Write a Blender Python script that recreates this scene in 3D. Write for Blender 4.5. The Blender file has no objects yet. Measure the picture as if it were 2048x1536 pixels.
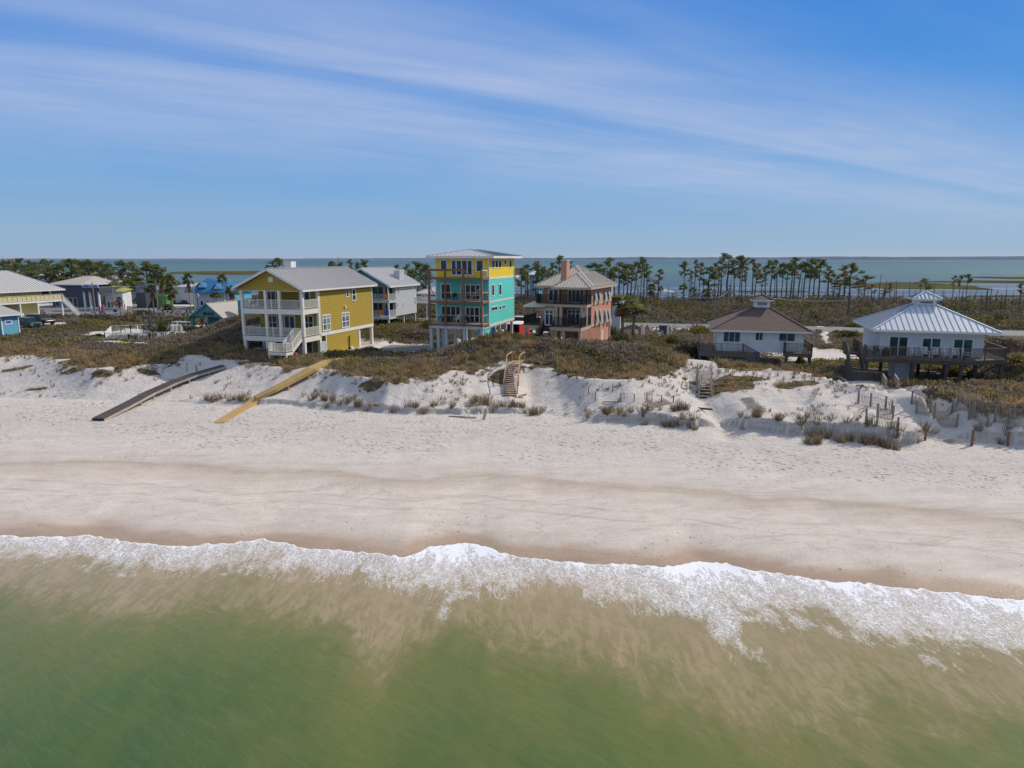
import bpy, math, random
import numpy as np
from mathutils import Vector, Matrix
R = math.radians
random.seed(7)
rng = np.random.default_rng(11)
SC = bpy.context.scene
COL = SC.collection
# ------------------------------------------------------------------ camera
CAMZ = 16.0; FPX = 1365.0; PITCH = R(10.42)
cam = bpy.data.cameras.new('camera'); camo = bpy.data.objects.new('camera', cam); COL.objects.link(camo)
cam.sensor_width = 36; cam.lens = 36 * FPX / 2048; cam.clip_start = .5; cam.clip_end = 60000
camo.location = (0, 0, CAMZ); camo.rotation_euler = (R(90) - PITCH, 0, 0); SC.camera = camo
cP, sP = math.cos(PITCH), math.sin(PITCH)
def ray(px, py):
    u = (px - 1024) / FPX; v = (py - 768) / FPX
    return u, cP - v * sP, -sP - v * cP
def at(px, py, z):                    # point of the horizontal plane z seen at a photo position
    a, b, c = ray(px, py); t = (z - CAMZ) / c
    return Vector((a * t, b * t, z))
def aty(px, py, Y):                   # point at distance Y seen at a photo position
    a, b, c = ray(px, py); t = Y / b
    return Vector((a * t, Y, CAMZ + c * t))
def topx(x, y, z):
    dz = z - CAMZ; d = y * cP - dz * sP
    return 1024 + FPX * x / d, 768 - FPX * (y * sP + dz * cP) / d
# ------------------------------------------------------------------ light
SUN_AZ = 61; SUN_EL = 40
SC.view_settings.view_transform = 'Standard'; SC.view_settings.look = 'None'
SC.view_settings.exposure = 0.06; SC.view_settings.gamma = 1.0
W = bpy.data.worlds.new('World'); SC.world = W; W.use_nodes = True
wt = W.node_tree; wn = wt.nodes; wl = wt.links; wn.clear()
def N(nt, t, **kw):
    n = nt.nodes.new(t)
    for k, v in kw.items():
        if k.startswith('_'): n.inputs[k[1:]].default_value = v
        else: setattr(n, k, v)
    return n
def math_(nt, op, a, b=None, c=None, clamp=False):
    n = nt.nodes.new('ShaderNodeMath'); n.operation = op; n.use_clamp = clamp
    for i, s in enumerate((a, b, c)):
        if s is None: continue
        if isinstance(s, (int, float)): n.inputs[i].default_value = s
        else: nt.links.new(s, n.inputs[i])
    return n.outputs[0]
def ramp(nt, fac, stops, interp='LINEAR'):
    n = nt.nodes.new('ShaderNodeValToRGB'); n.color_ramp.interpolation = interp
    e = n.color_ramp.elements
    while len(e) < len(stops): e.new(.5)
    for i, (p, c) in enumerate(stops):
        e[i].position = p
        e[i].color = (c, c, c, 1) if isinstance(c, (int, float)) else (*c, 1)
    nt.links.new(fac, n.inputs[0]); return n.outputs[0]
def mixc(nt, fac, a, b, mode='MIX'):
    n = nt.nodes.new('ShaderNodeMix'); n.data_type = 'RGBA'; n.blend_type = mode; n.clamp_result = False
    for i, s in ((0, fac), (6, a), (7, b)):
        if isinstance(s, (int, float)): n.inputs[i].default_value = s
        elif isinstance(s, tuple): n.inputs[i].default_value = (*s, 1)
        else: nt.links.new(s, n.inputs[i])
    return n.outputs[2]
def noise(nt, vec, scale, detail=3, rough=.5, dist=0, dim='3D'):
    n = nt.nodes.new('ShaderNodeTexNoise'); n.noise_dimensions = dim
    n.inputs['Scale'].default_value = scale; n.inputs['Detail'].default_value = detail
    n.inputs['Roughness'].default_value = rough; n.inputs['Distortion'].default_value = dist
    if vec is not None: nt.links.new(vec, n.inputs['Vector'])
    return n.outputs['Fac']
def mapping(nt, vec, loc=(0, 0, 0), rot=(0, 0, 0), scl=(1, 1, 1)):
    n = nt.nodes.new('ShaderNodeMapping'); nt.links.new(vec, n.inputs[0])
    n.inputs[1].default_value = loc; n.inputs[2].default_value = rot; n.inputs[3].default_value = scl
    return n.outputs[0]
sky = N(wt, 'ShaderNodeTexSky', sky_type='NISHITA', sun_disc=False)
sky.sun_elevation = R(SUN_EL); sky.sun_rotation = R(SUN_AZ)
sky.altitude = 0; sky.air_density = 1.0; sky.dust_density = .3; sky.ozone_density = 3.0
tc = N(wt, 'ShaderNodeTexCoord')
sp = N(wt, 'ShaderNodeSeparateXYZ'); wl.new(tc.outputs['Generated'], sp.inputs[0])
zc = math_(wt, 'MAXIMUM', sp.outputs[2], 0.0)
# muted blue horizon, deeper above; unseen zenith paled and brightened as added fill light
pal = ramp(wt, zc, [(0, (3.1, 4.7, 6.5)), (.03, (2.8, 4.6, 6.7)), (.10, (1.6, 4.0, 7.4)), (.2, (.35, 2.8, 7.6)), (.33, (.0, 2.1, 7.2)), (.55, (2.6, 3.6, 5.6)), (1, (4.2, 4.7, 5.8))])
skyc = mixc(wt, .94, sky.outputs[0], pal)
# cirrus: directions projected on a high cloud sheet, long streaks running north-east
zz = math_(wt, 'ADD', zc, .03)
cx = math_(wt, 'DIVIDE', sp.outputs[0], zz); cy = math_(wt, 'DIVIDE', sp.outputs[1], zz)
cv = N(wt, 'ShaderNodeCombineXYZ'); wl.new(cx, cv.inputs[0]); wl.new(cy, cv.inputs[1])
al = mapping(wt, cv.outputs[0], rot=(0, 0, R(-40)))
alf = mapping(wt, cv.outputs[0], rot=(0, 0, R(-30)))
sa = N(wt, 'ShaderNodeSeparateXYZ'); wl.new(al, sa.inputs[0])
wcx = math_(wt, 'ADD', sa.outputs[1], math_(wt, 'MULTIPLY', sa.outputs[0], .09))
n1 = noise(wt, mapping(wt, al, loc=(.6, 2.35, 0), scl=(.22, 1.1, 1)), 1.0, 4, .5, .3)
n2 = noise(wt, mapping(wt, alf, loc=(3.1, 1.0, 0), scl=(.5, 3.0, 1)), 1.0, 7, .6, .9)
n3 = noise(wt, mapping(wt, al, loc=(0, 4.0, 0), scl=(.45, .5, 1)), 1.0, 4, .55, .4)
wcx = math_(wt, 'ADD', wcx, math_(wt, 'MULTIPLY', math_(wt, 'SUBTRACT', n1, .5), .5))
dens = ramp(wt, math_(wt, 'DIVIDE', wcx, 10.0), [(0, .8), (.07, .6), (.13, .15), (.16, .2), (.20, .42), (.25, .75), (.31, 1.0), (.328, .92), (.343, .52), (.354, .5), (.385, .85), (.43, .95), (.52, .75), (.62, .45), (.75, .25), (1, .2)])  # first stops: thick cirrus added overhead and behind the camera for neutral fill
n2f = ramp(wt, n2, [(.3, .68), (.5, .88), (.68, 1.06)])
clf = math_(wt, 'MULTIPLY', math_(wt, 'MULTIPLY', dens, n2f), ramp(wt, n3, [(.25, .55), (.65, 1.05)]))
clf = math_(wt, 'MULTIPLY', clf, ramp(wt, zc, [(.0, .15), (.03, .4), (.08, .8), (.14, 1.0)]))
clf = math_(wt, 'MULTIPLY', clf, .80, clamp=True)
skyf = mixc(wt, clf, skyc, (5.3, 6.1, 8.1))
bg = N(wt, 'ShaderNodeBackground'); bg.inputs[1].default_value = .09
wl.new(skyf, bg.inputs[0])
wo = N(wt, 'ShaderNodeOutputWorld'); wl.new(bg.outputs[0], wo.inputs[0])
sl = bpy.data.lights.new('sun', 'SUN'); sl.energy = 3.6; sl.angle = R(.5); sl.color = (1, .90, .78)
so = bpy.data.objects.new('sun', sl); COL.objects.link(so)
sdir = Vector((math.sin(R(SUN_AZ)) * math.cos(R(SUN_EL)), math.cos(R(SUN_AZ)) * math.cos(R(SUN_EL)), math.sin(R(SUN_EL))))
so.rotation_euler = sdir.to_track_quat('Z', 'Y').to_euler(); so.location = (60, 60, 80)
# ------------------------------------------------------------------ object helpers
def tag(o, label=None, cat=None, group=None, kind=None):
    if label: o['label'] = label
    if cat: o['category'] = cat
    if group: o['group'] = group
    if kind: o['kind'] = kind
    return o
def empty(name, loc=(0, 0, 0), rz=0, label=None, cat=None, group=None):
    o = bpy.data.objects.new(name, None); COL.objects.link(o); o.location = loc; o.rotation_euler = (0, 0, rz)
    o.empty_display_size = .2
    return tag(o, label, cat, group)
def children(o): return [c for c in bpy.data.objects if c.parent == o]
def copy_tree(o, parent=None):
    c = o.copy(); COL.objects.link(c); c.parent = parent
    for ch in KIDS.get(o.name, []): copy_tree(ch, c)
    return c
KIDS = {}
class MB:
    def __init__(s): s.v = []; s.f = []
    def add(s, vs, fs):
        n = len(s.v); s.v += [tuple(p) for p in vs]; s.f += [tuple(i + n for i in f) for f in fs]; return s
    def box(s, x0, x1, y0, y1, z0, z1):
        if x0 > x1: x0, x1 = x1, x0
        if y0 > y1: y0, y1 = y1, y0
        if z0 > z1: z0, z1 = z1, z0
        return s.add([(x0, y0, z0), (x1, y0, z0), (x1, y1, z0), (x0, y1, z0), (x0, y0, z1), (x1, y0, z1), (x1, y1, z1), (x0, y1, z1)],
                     [(0, 3, 2, 1), (4, 5, 6, 7), (0, 1, 5, 4), (1, 2, 6, 5), (2, 3, 7, 6), (3, 0, 4, 7)])
    def bar(s, p, q, w, h=None, up=(0, 0, 1)):
        h = w if h is None else h
        p = Vector(p); q = Vector(q); d = (q - p)
        if d.length < 1e-6: return s
        d.normalize(); up = Vector(up)
        if abs(d.dot(up)) > .98: up = Vector((1, 0, 0))
        a = d.cross(up).normalized() * w / 2; b = a.normalized().cross(d).normalized() * h / 2
        vs = [p - a - b, p + a - b, p + a + b, p - a + b, q - a - b, q + a - b, q + a + b, q - a + b]
        return s.add(vs, [(0, 1, 2, 3), (7, 6, 5, 4), (0, 4, 5, 1), (1, 5, 6, 2), (2, 6, 7, 3), (3, 7, 4, 0)])
    def tube(s, pts, rad, n=8, caps=True):
        pts = [Vector(p) for p in pts]; rings = []
        base = len(s.v)
        for i, p in enumerate(pts):
            d = (pts[min(i + 1, len(pts) - 1)] - pts[max(i - 1, 0)]).normalized()
            up = Vector((0, 0, 1)) if abs(d.z) < .9 else Vector((1, 0, 0))
            a = d.cross(up).normalized(); b = d.cross(a).normalized()
            r = rad[i] if isinstance(rad, (list, tuple)) else rad
            for k in range(n):
                t = 2 * math.pi * k / n
                s.v.append(tuple(p + a * math.cos(t) * r + b * math.sin(t) * r))
        for i in range(len(pts) - 1):
            for k in range(n):
                a0 = base + i * n + k; a1 = base + i * n + (k + 1) % n
                s.f.append((a0, a1, a1 + n, a0 + n))
        if caps:
            s.f.append(tuple(base + k for k in range(n))[::-1]); e = base + (len(pts) - 1) * n
            s.f.append(tuple(e + k for k in range(n)))
        return s
    def poly(s, pts, nrm, th):          # a flat slab: polygon pts, thickness th along -nrm
        n = len(pts); nv = Vector(nrm).normalized() * th
        a = [Vector(p) for p in pts]; b = [p - nv for p in a]
        return s.add(a + b, [tuple(range(n)), tuple(range(2 * n - 1, n - 1, -1))] + [(i, i + n, (i + 1) % n + n, (i + 1) % n) for i in range(n)])
    def build(s, name, mat, parent=None, smooth=False):
        me = bpy.data.meshes.new(name); me.from_pydata(s.v, [], s.f); me.update()
        if smooth: me.shade_smooth()
        o = bpy.data.objects.new(name, me); COL.objects.link(o)
        if mat is not None: me.materials.append(mat)
        if parent is not None:
            o.parent = parent; KIDS.setdefault(parent.name, []).append(o)
        return o
def npmesh(name, V, F, mat, parent=None, cols=None, attrs=None, smooth=False):
    """V (n,3), F (m,k) uniform polygons; cols per-face colour"""
    me = bpy.data.meshes.new(name); n = len(V); m, k = F.shape
    me.vertices.add(n); me.vertices.foreach_set('co', np.ascontiguousarray(V, dtype=np.float32).ravel())
    me.loops.add(m * k); me.loops.foreach_set('vertex_index', np.ascontiguousarray(F, dtype=np.int32).ravel())
    me.polygons.add(m); me.polygons.foreach_set('loop_start', np.arange(0, m * k, k, dtype=np.int32))
    me.polygons.foreach_set('loop_total', np.full(m, k, dtype=np.int32))
    me.update(calc_edges=True)
    if cols is not None:
        a = me.attributes.new('tone', 'FLOAT_COLOR', 'FACE')
        c4 = np.ones((m, 4), dtype=np.float32); c4[:, :3] = cols; a.data.foreach_set('color', c4.ravel())
    for nm, arr in (attrs or {}).items():
        a = me.attributes.new(nm, 'FLOAT', 'POINT'); a.data.foreach_set('value', np.ascontiguousarray(arr, dtype=np.float32).ravel())
    if smooth: me.shade_smooth()
    me.materials.append(mat)
    o = bpy.data.objects.new(name, me); COL.objects.link(o)
    if parent is not None:
        o.parent = parent; KIDS.setdefault(parent.name, []).append(o)
    return o
# numpy value noise
_perm = np.random.default_rng(3).random((256, 256))
def vnoise(x, y):
    xi = np.floor(x).astype(int); yi = np.floor(y).astype(int); fx = x - xi; fy = y - yi
    fx = fx * fx * (3 - 2 * fx); fy = fy * fy * (3 - 2 * fy)
    g = lambda a, b: _perm[a & 255, b & 255]
    return (g(xi, yi) * (1 - fx) + g(xi + 1, yi) * fx) * (1 - fy) + (g(xi, yi + 1) * (1 - fx) + g(xi + 1, yi + 1) * fx) * fy
def fbm(x, y, o=4, g=.5):
    s = 0; a = 1; t = 0
    for i in range(o):
        s = s + a * vnoise(x + 17.3 * i, y + 9.1 * i); t += a; a *= g; x = x * 2.03; y = y * 2.03
    return s / t
def sstep(a, b, x):
    t = np.clip((x - a) / (b - a), 0, 1); return t * t * (3 - 2 * t)
# ------------------------------------------------------------------ materials
def new_mat(name):
    m = bpy.data.materials.new(name); m.use_nodes = True; nt = m.node_tree
    return m, nt, nt.nodes['Principled BSDF']
def bump(nt, b, h, strength, dist=.05):
    n = nt.nodes.new('ShaderNodeBump'); n.inputs['Strength'].default_value = strength; n.inputs['Distance'].default_value = dist
    nt.links.new(h, n.inputs['Height']); nt.links.new(n.outputs[0], b.inputs['Normal'])
def paint(name, col, rough=.6, var=.12, scale=1.5, metal=0, dirt=None, siding=0, vert=0, spec=.4):
    """painted / weathered surface: colour variation, optional lap siding (z bands) or vertical boards"""
    m, nt, b = new_mat(name)
    t = nt.nodes.new('ShaderNodeTexCoord'); o = t.outputs['Object']
    n = noise(nt, o, scale, 5, .6); n2 = noise(nt, o, scale * 7, 3, .6)
    f = math_(nt, 'ADD', math_(nt, 'MULTIPLY', n, .7), math_(nt, 'MULTIPLY', n2, .3))
    lo = tuple(max(0, c * (1 - var * 1.6)) for c in col); hi = tuple(min(1, c * (1 + var)) for c in col)
    c = ramp(nt, f, [(.3, lo), (.7, hi)])
    if dirt:
        c = mixc(nt, ramp(nt, noise(nt, o, scale * .6, 6, .7), [(.5, 0.0), (.75, .75)]), c, dirt)
    b.inputs['Roughness'].default_value = rough; b.inputs['Metallic'].default_value = metal
    b.inputs['Specular IOR Level'].default_value = spec
    if siding or vert:
        s = nt.nodes.new('ShaderNodeSeparateXYZ'); nt.links.new(o, s.inputs[0])
        if siding:
            fr = math_(nt, 'FRACT', math_(nt, 'DIVIDE', s.outputs[2], siding))
            c = mixc(nt, ramp(nt, fr, [(0, .6), (.22, .0), (1, 0.0)]), c, tuple(x * .35 for x in col))
            bump(nt, b, math_(nt, 'SUBTRACT', 1.0, fr), .8, .03)
        else:
            xy = math_(nt, 'ADD', s.outputs[0], s.outputs[1])
            fr = math_(nt, 'FRACT', math_(nt, 'DIVIDE', xy, vert))
            c = mixc(nt, ramp(nt, fr, [(0, .6), (.10, .0), (1, 0.0)]), c, tuple(x * .4 for x in col))
            bump(nt, b, fr, .4, .02)
    nt.links.new(c, b.inputs['Base Color'])
    return m
def glass(name, col=(.015, .03, .035), rough=.06):
    m, nt, b = new_mat(name); t = nt.nodes.new('ShaderNodeTexCoord')
    c = ramp(nt, noise(nt, t.outputs['Object'], .9, 2), [(.35, tuple(x * .5 for x in col)), (.65, tuple(x * 1.6 for x in col))])
    nt.links.new(c, b.inputs['Base Color']); b.inputs['Roughness'].default_value = rough
    b.inputs['Specular IOR Level'].default_value = .5
    return m
def wood(name, col, var=.35, rough=.85, ax=0, plank=.14):
    m, nt, b = new_mat(name); t = nt.nodes.new('ShaderNodeTexCoord'); o = t.outputs['Object']
    n = noise(nt, o, 1.2, 6, .65); n2 = noise(nt, o, 9, 4, .6)
    f = math_(nt, 'ADD', math_(nt, 'MULTIPLY', n, .55), math_(nt, 'MULTIPLY', n2, .45))
    c = ramp(nt, f, [(.3, tuple(x * (1 - var) for x in col)), (.5, col), (.7, tuple(min(1, x * (1 + var)) for x in col))])
    nt.links.new(c, b.inputs['Base Color']); b.inputs['Roughness'].default_value = rough
    bump(nt, b, n2, .3, .02)
    return m
def foliage_mat(name, trans=.38):
    m, nt, b = new_mat(name)
    a = nt.nodes.new('ShaderNodeAttribute'); a.attribute_name = 'tone'
    g = nt.nodes.new('ShaderNodeNewGeometry')
    c = mixc(nt, ramp(nt, noise(nt, g.outputs['Position'], .35, 3), [(.35, 0.0), (.65, .6)]), a.outputs['Color'],
             mixc(nt, 1.0, a.outputs['Color'], (1.25, .95, .85), 'MULTIPLY'))
    nt.links.new(c, b.inputs['Base Color']); b.inputs['Roughness'].default_value = .8
    b.inputs['Specular IOR Level'].default_value = .15
    tr = nt.nodes.new('ShaderNodeBsdfTranslucent'); nt.links.new(c, tr.inputs[0])
    mx = nt.nodes.new('ShaderNodeMixShader'); mx.inputs[0].default_value = trans
    out = nt.nodes['Material Output']
    nt.links.new(b.outputs[0], mx.inputs[1]); nt.links.new(tr.outputs[0], mx.inputs[2]); nt.links.new(mx.outputs[0], out.inputs[0])
    return m
M = dict(
    yellow=paint('mustard_siding', (.40, .28, .030), .65, .06, siding=.28),
    yellow_trim=paint('cream_trim', (.74, .71, .62), .6, .05),
    white=paint('white_paint', (.74, .74, .72), .55, .05, dirt=(.5, .49, .45)),
    greywhite=paint('pale_grey_paint', (.50, .52, .52), .6, .06),
    turq=paint('turquoise_siding', (.10, .64, .57), .6, .04, siding=.26),
    bright=paint('bright_yellow_boards', (.86, .62, .015), .6, .04, vert=.4),
    peach=paint('peach_siding', (.56, .25, .155), .7, .06, siding=.22),
    peach_plain=paint('peach_stucco', (.56, .27, .18), .75, .08),
    tan=paint('tan_trim', (.52, .40, .27), .65, .06),
    metal=paint('pale_metal_roof', (.47, .455, .44), .42, .06, metal=.0),
    metal_tan=paint('tan_metal_roof', (.54, .49, .41), .45, .06),
    metal_white=paint('white_metal_roof', (.58, .575, .56), .42, .04),
    metal_blue=paint('bluish_metal_roof', (.56, .60, .63), .38, .05),
    metal_dk=paint('roof_seam_metal', (.17, .21, .27), .4, .05),
    shingle=paint('brown_shingles', (.135, .095, .08), .9, .35, 6, siding=.12),
    shingle_g=paint('grey_shingles', (.34, .34, .34), .9, .12, 4),
    beige_roof=paint('beige_shingles', (.40, .37, .33), .9, .10, 4),
    bwhite=paint('white_board_wall', (.66, .68, .68), .6, .05, vert=.3),
    greyside=paint('grey_shingle_wall', (.46, .48, .49), .75, .08, siding=.2),
    blueside=paint('blue_siding', (.10, .36, .50), .6, .05, siding=.2),
    tealside=paint('teal_siding', (.07, .24, .26), .6, .06, siding=.2),
    creamside=paint('cream_yellow_siding', (.60, .52, .22), .6, .05, siding=.2),
    blue_roof=paint('bright_blue_roof', (.012, .15, .33), .4, .06),
    lime=paint('lime_roof', (.40, .42, .08), .5, .06),
    green=paint('green_roof', (.12, .27, .07), .5, .06),
    dkgrey=paint('charcoal_wall', (.055, .065, .08), .6, .1),
    black=paint('black_paint', (.012, .012, .014), .5, .1),
    iron=paint('black_railing', (.014, .014, .016), .5, .1),
    red=paint('red_paint', (.55, .03, .03), .45, .06),
    bluep=paint('blue_paint', (.02, .10, .55), .45, .06),
    orange=paint('orange_paint', (.75, .22, .05), .5, .06),
    pink=paint('pink_paint', (.65, .25, .32), .5, .06),
    kayak=paint('yellow_green_plastic', (.55, .70, .03), .35, .04),
    teal_fab=paint('blue_canvas', (.012, .07, .16), .8, .1),
    concrete=paint('concrete', (.38, .37, .34), .85, .12, dirt=(.22, .21, .19)),
    wood_new=wood('new_timber', (.46, .30, .11), .18),
    wood_deck=wood('brown_timber', (.20, .115, .072), .3),
    wood_raw=wood('raw_timber', (.48, .32, .19), .2),
    wood_grey=wood('weathered_timber', (.235, .20, .17), .35),
    wood_brown=wood('brown_weathered_timber', (.125, .100, .080), .35), wood_dk=wood('dark_weathered_timber', (.075, .060, .052), .35),
    wood_pale=wood('pale_weathered_timber', (.36, .31, .25), .25),
    brick=paint('reddish_brick', (.36, .13, .075), .9, .12, 3, siding=.08),
    glass=glass('dark_window_glass'), glass_t=glass('teal_window_glass', (.02, .055, .06), .05),
    glass_l=glass('pale_window_glass', (.16, .20, .22), .12),
    rubber=paint('black_rubber', (.015, .015, .015), .8, .1),
    carwhite=paint('white_car_paint', (.75, .76, .77), .25, .02), carblack=paint('black_car_paint', (.012, .013, .015), .2, .05),
    cargreen=paint('dark_green_car_paint', (.012, .045, .03), .25, .05), carsilver=paint('silver_car_paint', (.42, .44, .46), .25, .03, metal=.4),
    carnavy=paint('navy_car_paint', (.01, .03, .14), .25, .05), chrome=paint('chrome', (.6, .6, .6), .2, .02, metal=1),
    lamp_r=paint('red_lamp_lens', (.5, .01, .01), .2, .02),
    bark=wood('pine_bark', (.105, .075, .058), .35), bark_pale=wood('grey_dead_wood', (.095, .08, .072), .3),
    palmbark=wood('palm_bark', (.20, .16, .12), .3),
    leaf=foliage_mat('foliage'), )
# ------------------------------------------------------------------ terrain curves from the photograph
def curve(pts, z):
    P = sorted(((at(px, py, z).x, at(px, py, z).y) for px, py in pts))
    xs = np.array([p[0] for p in P]); ys = np.array([p[1] for p in P])
    return lambda X: np.interp(X, xs, ys)
C_shore = curve([(-600, 1048), (0, 1069), (100, 1074), (180, 1066), (260, 1080), (380, 1092), (520, 1078), (620, 1092), (760, 1108), (800, 1112),
                 (850, 1098), (920, 1085), (960, 1088), (1010, 1106), (1130, 1118), (1250, 1128), (1330, 1132), (1400, 1118),
                 (1440, 1124), (1490, 1136), (1580, 1148), (1650, 1156), (1740, 1164), (1860, 1178), (2048, 1196), (2700, 1270)], .25)
C_scarp = curve([(-600, 770), (0, 795), (380, 806), (460, 806), (600, 812), (700, 822), (860, 829), (960, 828), (1060, 824), (1170, 842), (1300, 848),
                 (1390, 858), (1445, 845), (1500, 862), (1650, 874), (1790, 890), (1850, 872), (2048, 895), (2700, 960)], 1.9)
C_veg = curve([(-600, 690), (0, 716), (60, 714), (130, 730), (200, 741), (330, 732), (400, 722), (470, 728), (560, 738), (650, 742), (680, 752), (760, 765), (860, 757),
               (980, 742), (1060, 740), (1110, 746), (1170, 764), (1250, 769), (1320, 758), (1370, 742), (1410, 744), (1440, 748), (1540, 748), (1620, 758), (1700, 776),
               (1790, 772), (1850, 800), (1950, 816), (2048, 822), (2700, 850)], 4.3)
def scarp_h(X):
    k = [(-60, 0), (-36, 0), (-28, .35), (-20, .45), (-8, .55), (0, .5), (2.6, .15), (6.0, .1), (8.0, .75), (15.0, 1.0), (16.8, .9), (17.8, .15), (19.5, 1.05), (30, 1.35), (32.5, 1.3), (33.8, .2), (35.2, .3), (37, 1.3), (46, 1.3), (80, 1.2)]
    return np.interp(X, [a for a, b in k], [b for a, b in k])
MOUNDS = [  # x, y, amp, rx, ry, rot
    (10.5, 77.5, 1.65, 8.5, 4.2, -14), (4.5, 76.2, .9, 4, 3, 0), (-1.5, 76.5, 2.3, 4.6, 3.4, -16), (-6.0, 75.8, .5, 5, 3.2, -10),
    (-35, 92, 3.3, 6.5, 10, 0), (-46, 88, .35, 12, 8, 10), (-60, 92, .2, 18, 8, 0), (-27, 112, 1.8, 14, 14, 0), (-12, 103, 1.7, 6.5, 8, 0),
    (-74, 118, 1.4, 14, 9, 0), (52, 66, 1.7, 10, 6, -20), (27, 84, -.4, 12, 10, 0), (20.5, 73.5, .2, 5, 3, 0), (-50, 78.5, .2, 14, 3, 0),
    (-30, 140, .6, 20, 10, 0), (30, 190, .8, 30, 14, 0)]
def scy(X):
    return C_scarp(X) + ((fbm(X * .45, X * 0 + 3.3, 3) - .5) * 1.9 + (fbm(X * 1.5, X * 0 + 7.1, 3) - .5) * 1.1) * sstep(-42, -25, X)
def gz(X, Y, detail=True):
    X = np.asarray(X, dtype=float); Y = np.asarray(Y, dtype=float)
    a = C_shore(X); b = scy(X); c = np.maximum(C_veg(X), b + 3)
    z = np.full(np.broadcast(X, Y).shape, 0.0)
    hs = scarp_h(X) * (.45 + 1.0 * fbm(X * .33 + 11, X * 0 + 2, 3))
    zb = 1.9
    f1 = np.interp((Y - a) / (b - a), [-1, -.25, 0, .15, .35, .6, 1], [-2.2, -.35, .10, .75, 1.25, 1.6, zb])
    f2 = zb + (4.4 - zb) * np.clip((Y - b) / (c - b), 0, 1) ** 1.35
    st = sstep(0, .26, Y - b) * hs * np.clip(1 - (Y - b) / (c - b) * .6, 0, 1)
    f3 = np.interp(Y - c, [0, 5, 24, 40, 60, 80, 110, 160, 185, 200, 260], [4.4, 4.7, 4.6, 3.7, 3.0, 2.8, 2.1, 1.1, .35, -.6, -1.5])
    z = np.where(Y < b, f1, np.where(Y < c, f2 + st, f3))
    for (mx, my, am, rx, ry, ro) in MOUNDS:
        cr, sr = math.cos(R(ro)), math.sin(R(ro)); dx = X - mx; dy = Y - my
        u = (dx * cr + dy * sr) / rx; v = (-dx * sr + dy * cr) / ry
        z = z + am * np.exp(-(u * u + v * v))
    if detail:
        dune = sstep(0, 2.5, Y - b) * (1 - sstep(118, 130, Y))
        z = z + dune * ((fbm(X * .16, Y * .22) - .5) * .7 * (.25 + .75 * sstep(-4, 4, Y - c)) + (fbm(X * .7 + 5, Y * .9, 3) - .5) * .15 * (1 - sstep(6, 12, Y - c)))
        # wind-cut hollows in the scarp on the right
        z = z + (fbm(X * .9, Y * .9, 2) - .5) * .14 * sstep(-.4, .4, Y - b) * (1 - sstep(2, 4, Y - b))
        z = z + (fbm(X * .12, Y * .3, 3) - .5) * .18 * sstep(3, 8, Y - a) * (1 - dune)
        # paths cut through the dune
    for (x0, y0, x1, y1, w, dep) in PATHS:
        dx, dy = x1 - x0, y1 - y0; L = dx * dx + dy * dy
        t = np.clip(((X - x0) * dx + (Y - y0) * dy) / L, 0, 1)
        dd = np.hypot(X - x0 - t * dx, Y - y0 - t * dy)
        z = z - dep * np.exp(-(dd / w) ** 2)
    # flat pads under road and houses
    for (px, py, rx, ry, ro, zl) in PADS:
        cr, sr = math.cos(R(ro)), math.sin(R(ro)); dx = X - px; dy = Y - py
        u = np.abs(dx * cr + dy * sr) / rx; v = np.abs(-dx * sr + dy * cr) / ry
        k = 1 - sstep(1.0, 1.35, np.maximum(u, v))
        z = z * (1 - k) + zl * k
    return z
def drop(px, py, off=0, lo=25, hi=330):      # where the line of sight through a photo position meets the ground
    a, b_, c_ = ray(px, py); Y = np.linspace(lo, hi, 1600); X = a / b_ * Y; Zr = CAMZ + c_ / b_ * Y
    below = np.nonzero(Zr < gz(X, Y) + off)[0]; i = int(below[0]) if len(below) else len(Y) - 1
    return Vector((X[i], Y[i], float(gz(X[i:i + 1], Y[i:i + 1])[0]) + off))
def gz1(x, y): return float(gz(np.array([x]), np.array([y]))[0])
RD = at(1300, 651, 3.0); RD_A = R(-13)        # coast road centre line
def road_t(X, Y):    # along, across
    dx = X - RD.x; dy = Y - RD.y
    return dx * math.cos(RD_A) + dy * math.sin(RD_A), -dx * math.sin(RD_A) + dy * math.cos(RD_A)
PATHS = [(at(1800, 890, 2).x, at(1800, 890, 2).y, at(1775, 785, 4).x, at(1775, 785, 4).y, 1.0, .35),
         (at(1455, 868, 2).x, at(1455, 868, 2).y, at(1440, 820, 2.6).x, at(1440, 820, 2.6).y, .9, .3),
         (at(1070, 800, 2.6).x, at(1070, 800, 2.6).y, at(1062, 752, 4).x, at(1062, 752, 4).y, 1.2, .25)]
c17, s17 = math.cos(R(-17)), math.sin(R(-17))
def hpt(o, x, y):   # local house coordinates -> world (rotation -17 deg)
    return o[0] + x * c17 - y * s17, o[1] + x * s17 + y * c17
PADS = []
def pad(o, x0, x1, y0, y1, z):
    cx_, cy_ = hpt(o, (x0 + x1) / 2, (y0 + y1) / 2); PADS.append((cx_, cy_, abs(x1 - x0) / 2, abs(y1 - y0) / 2, -17, z))
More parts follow.
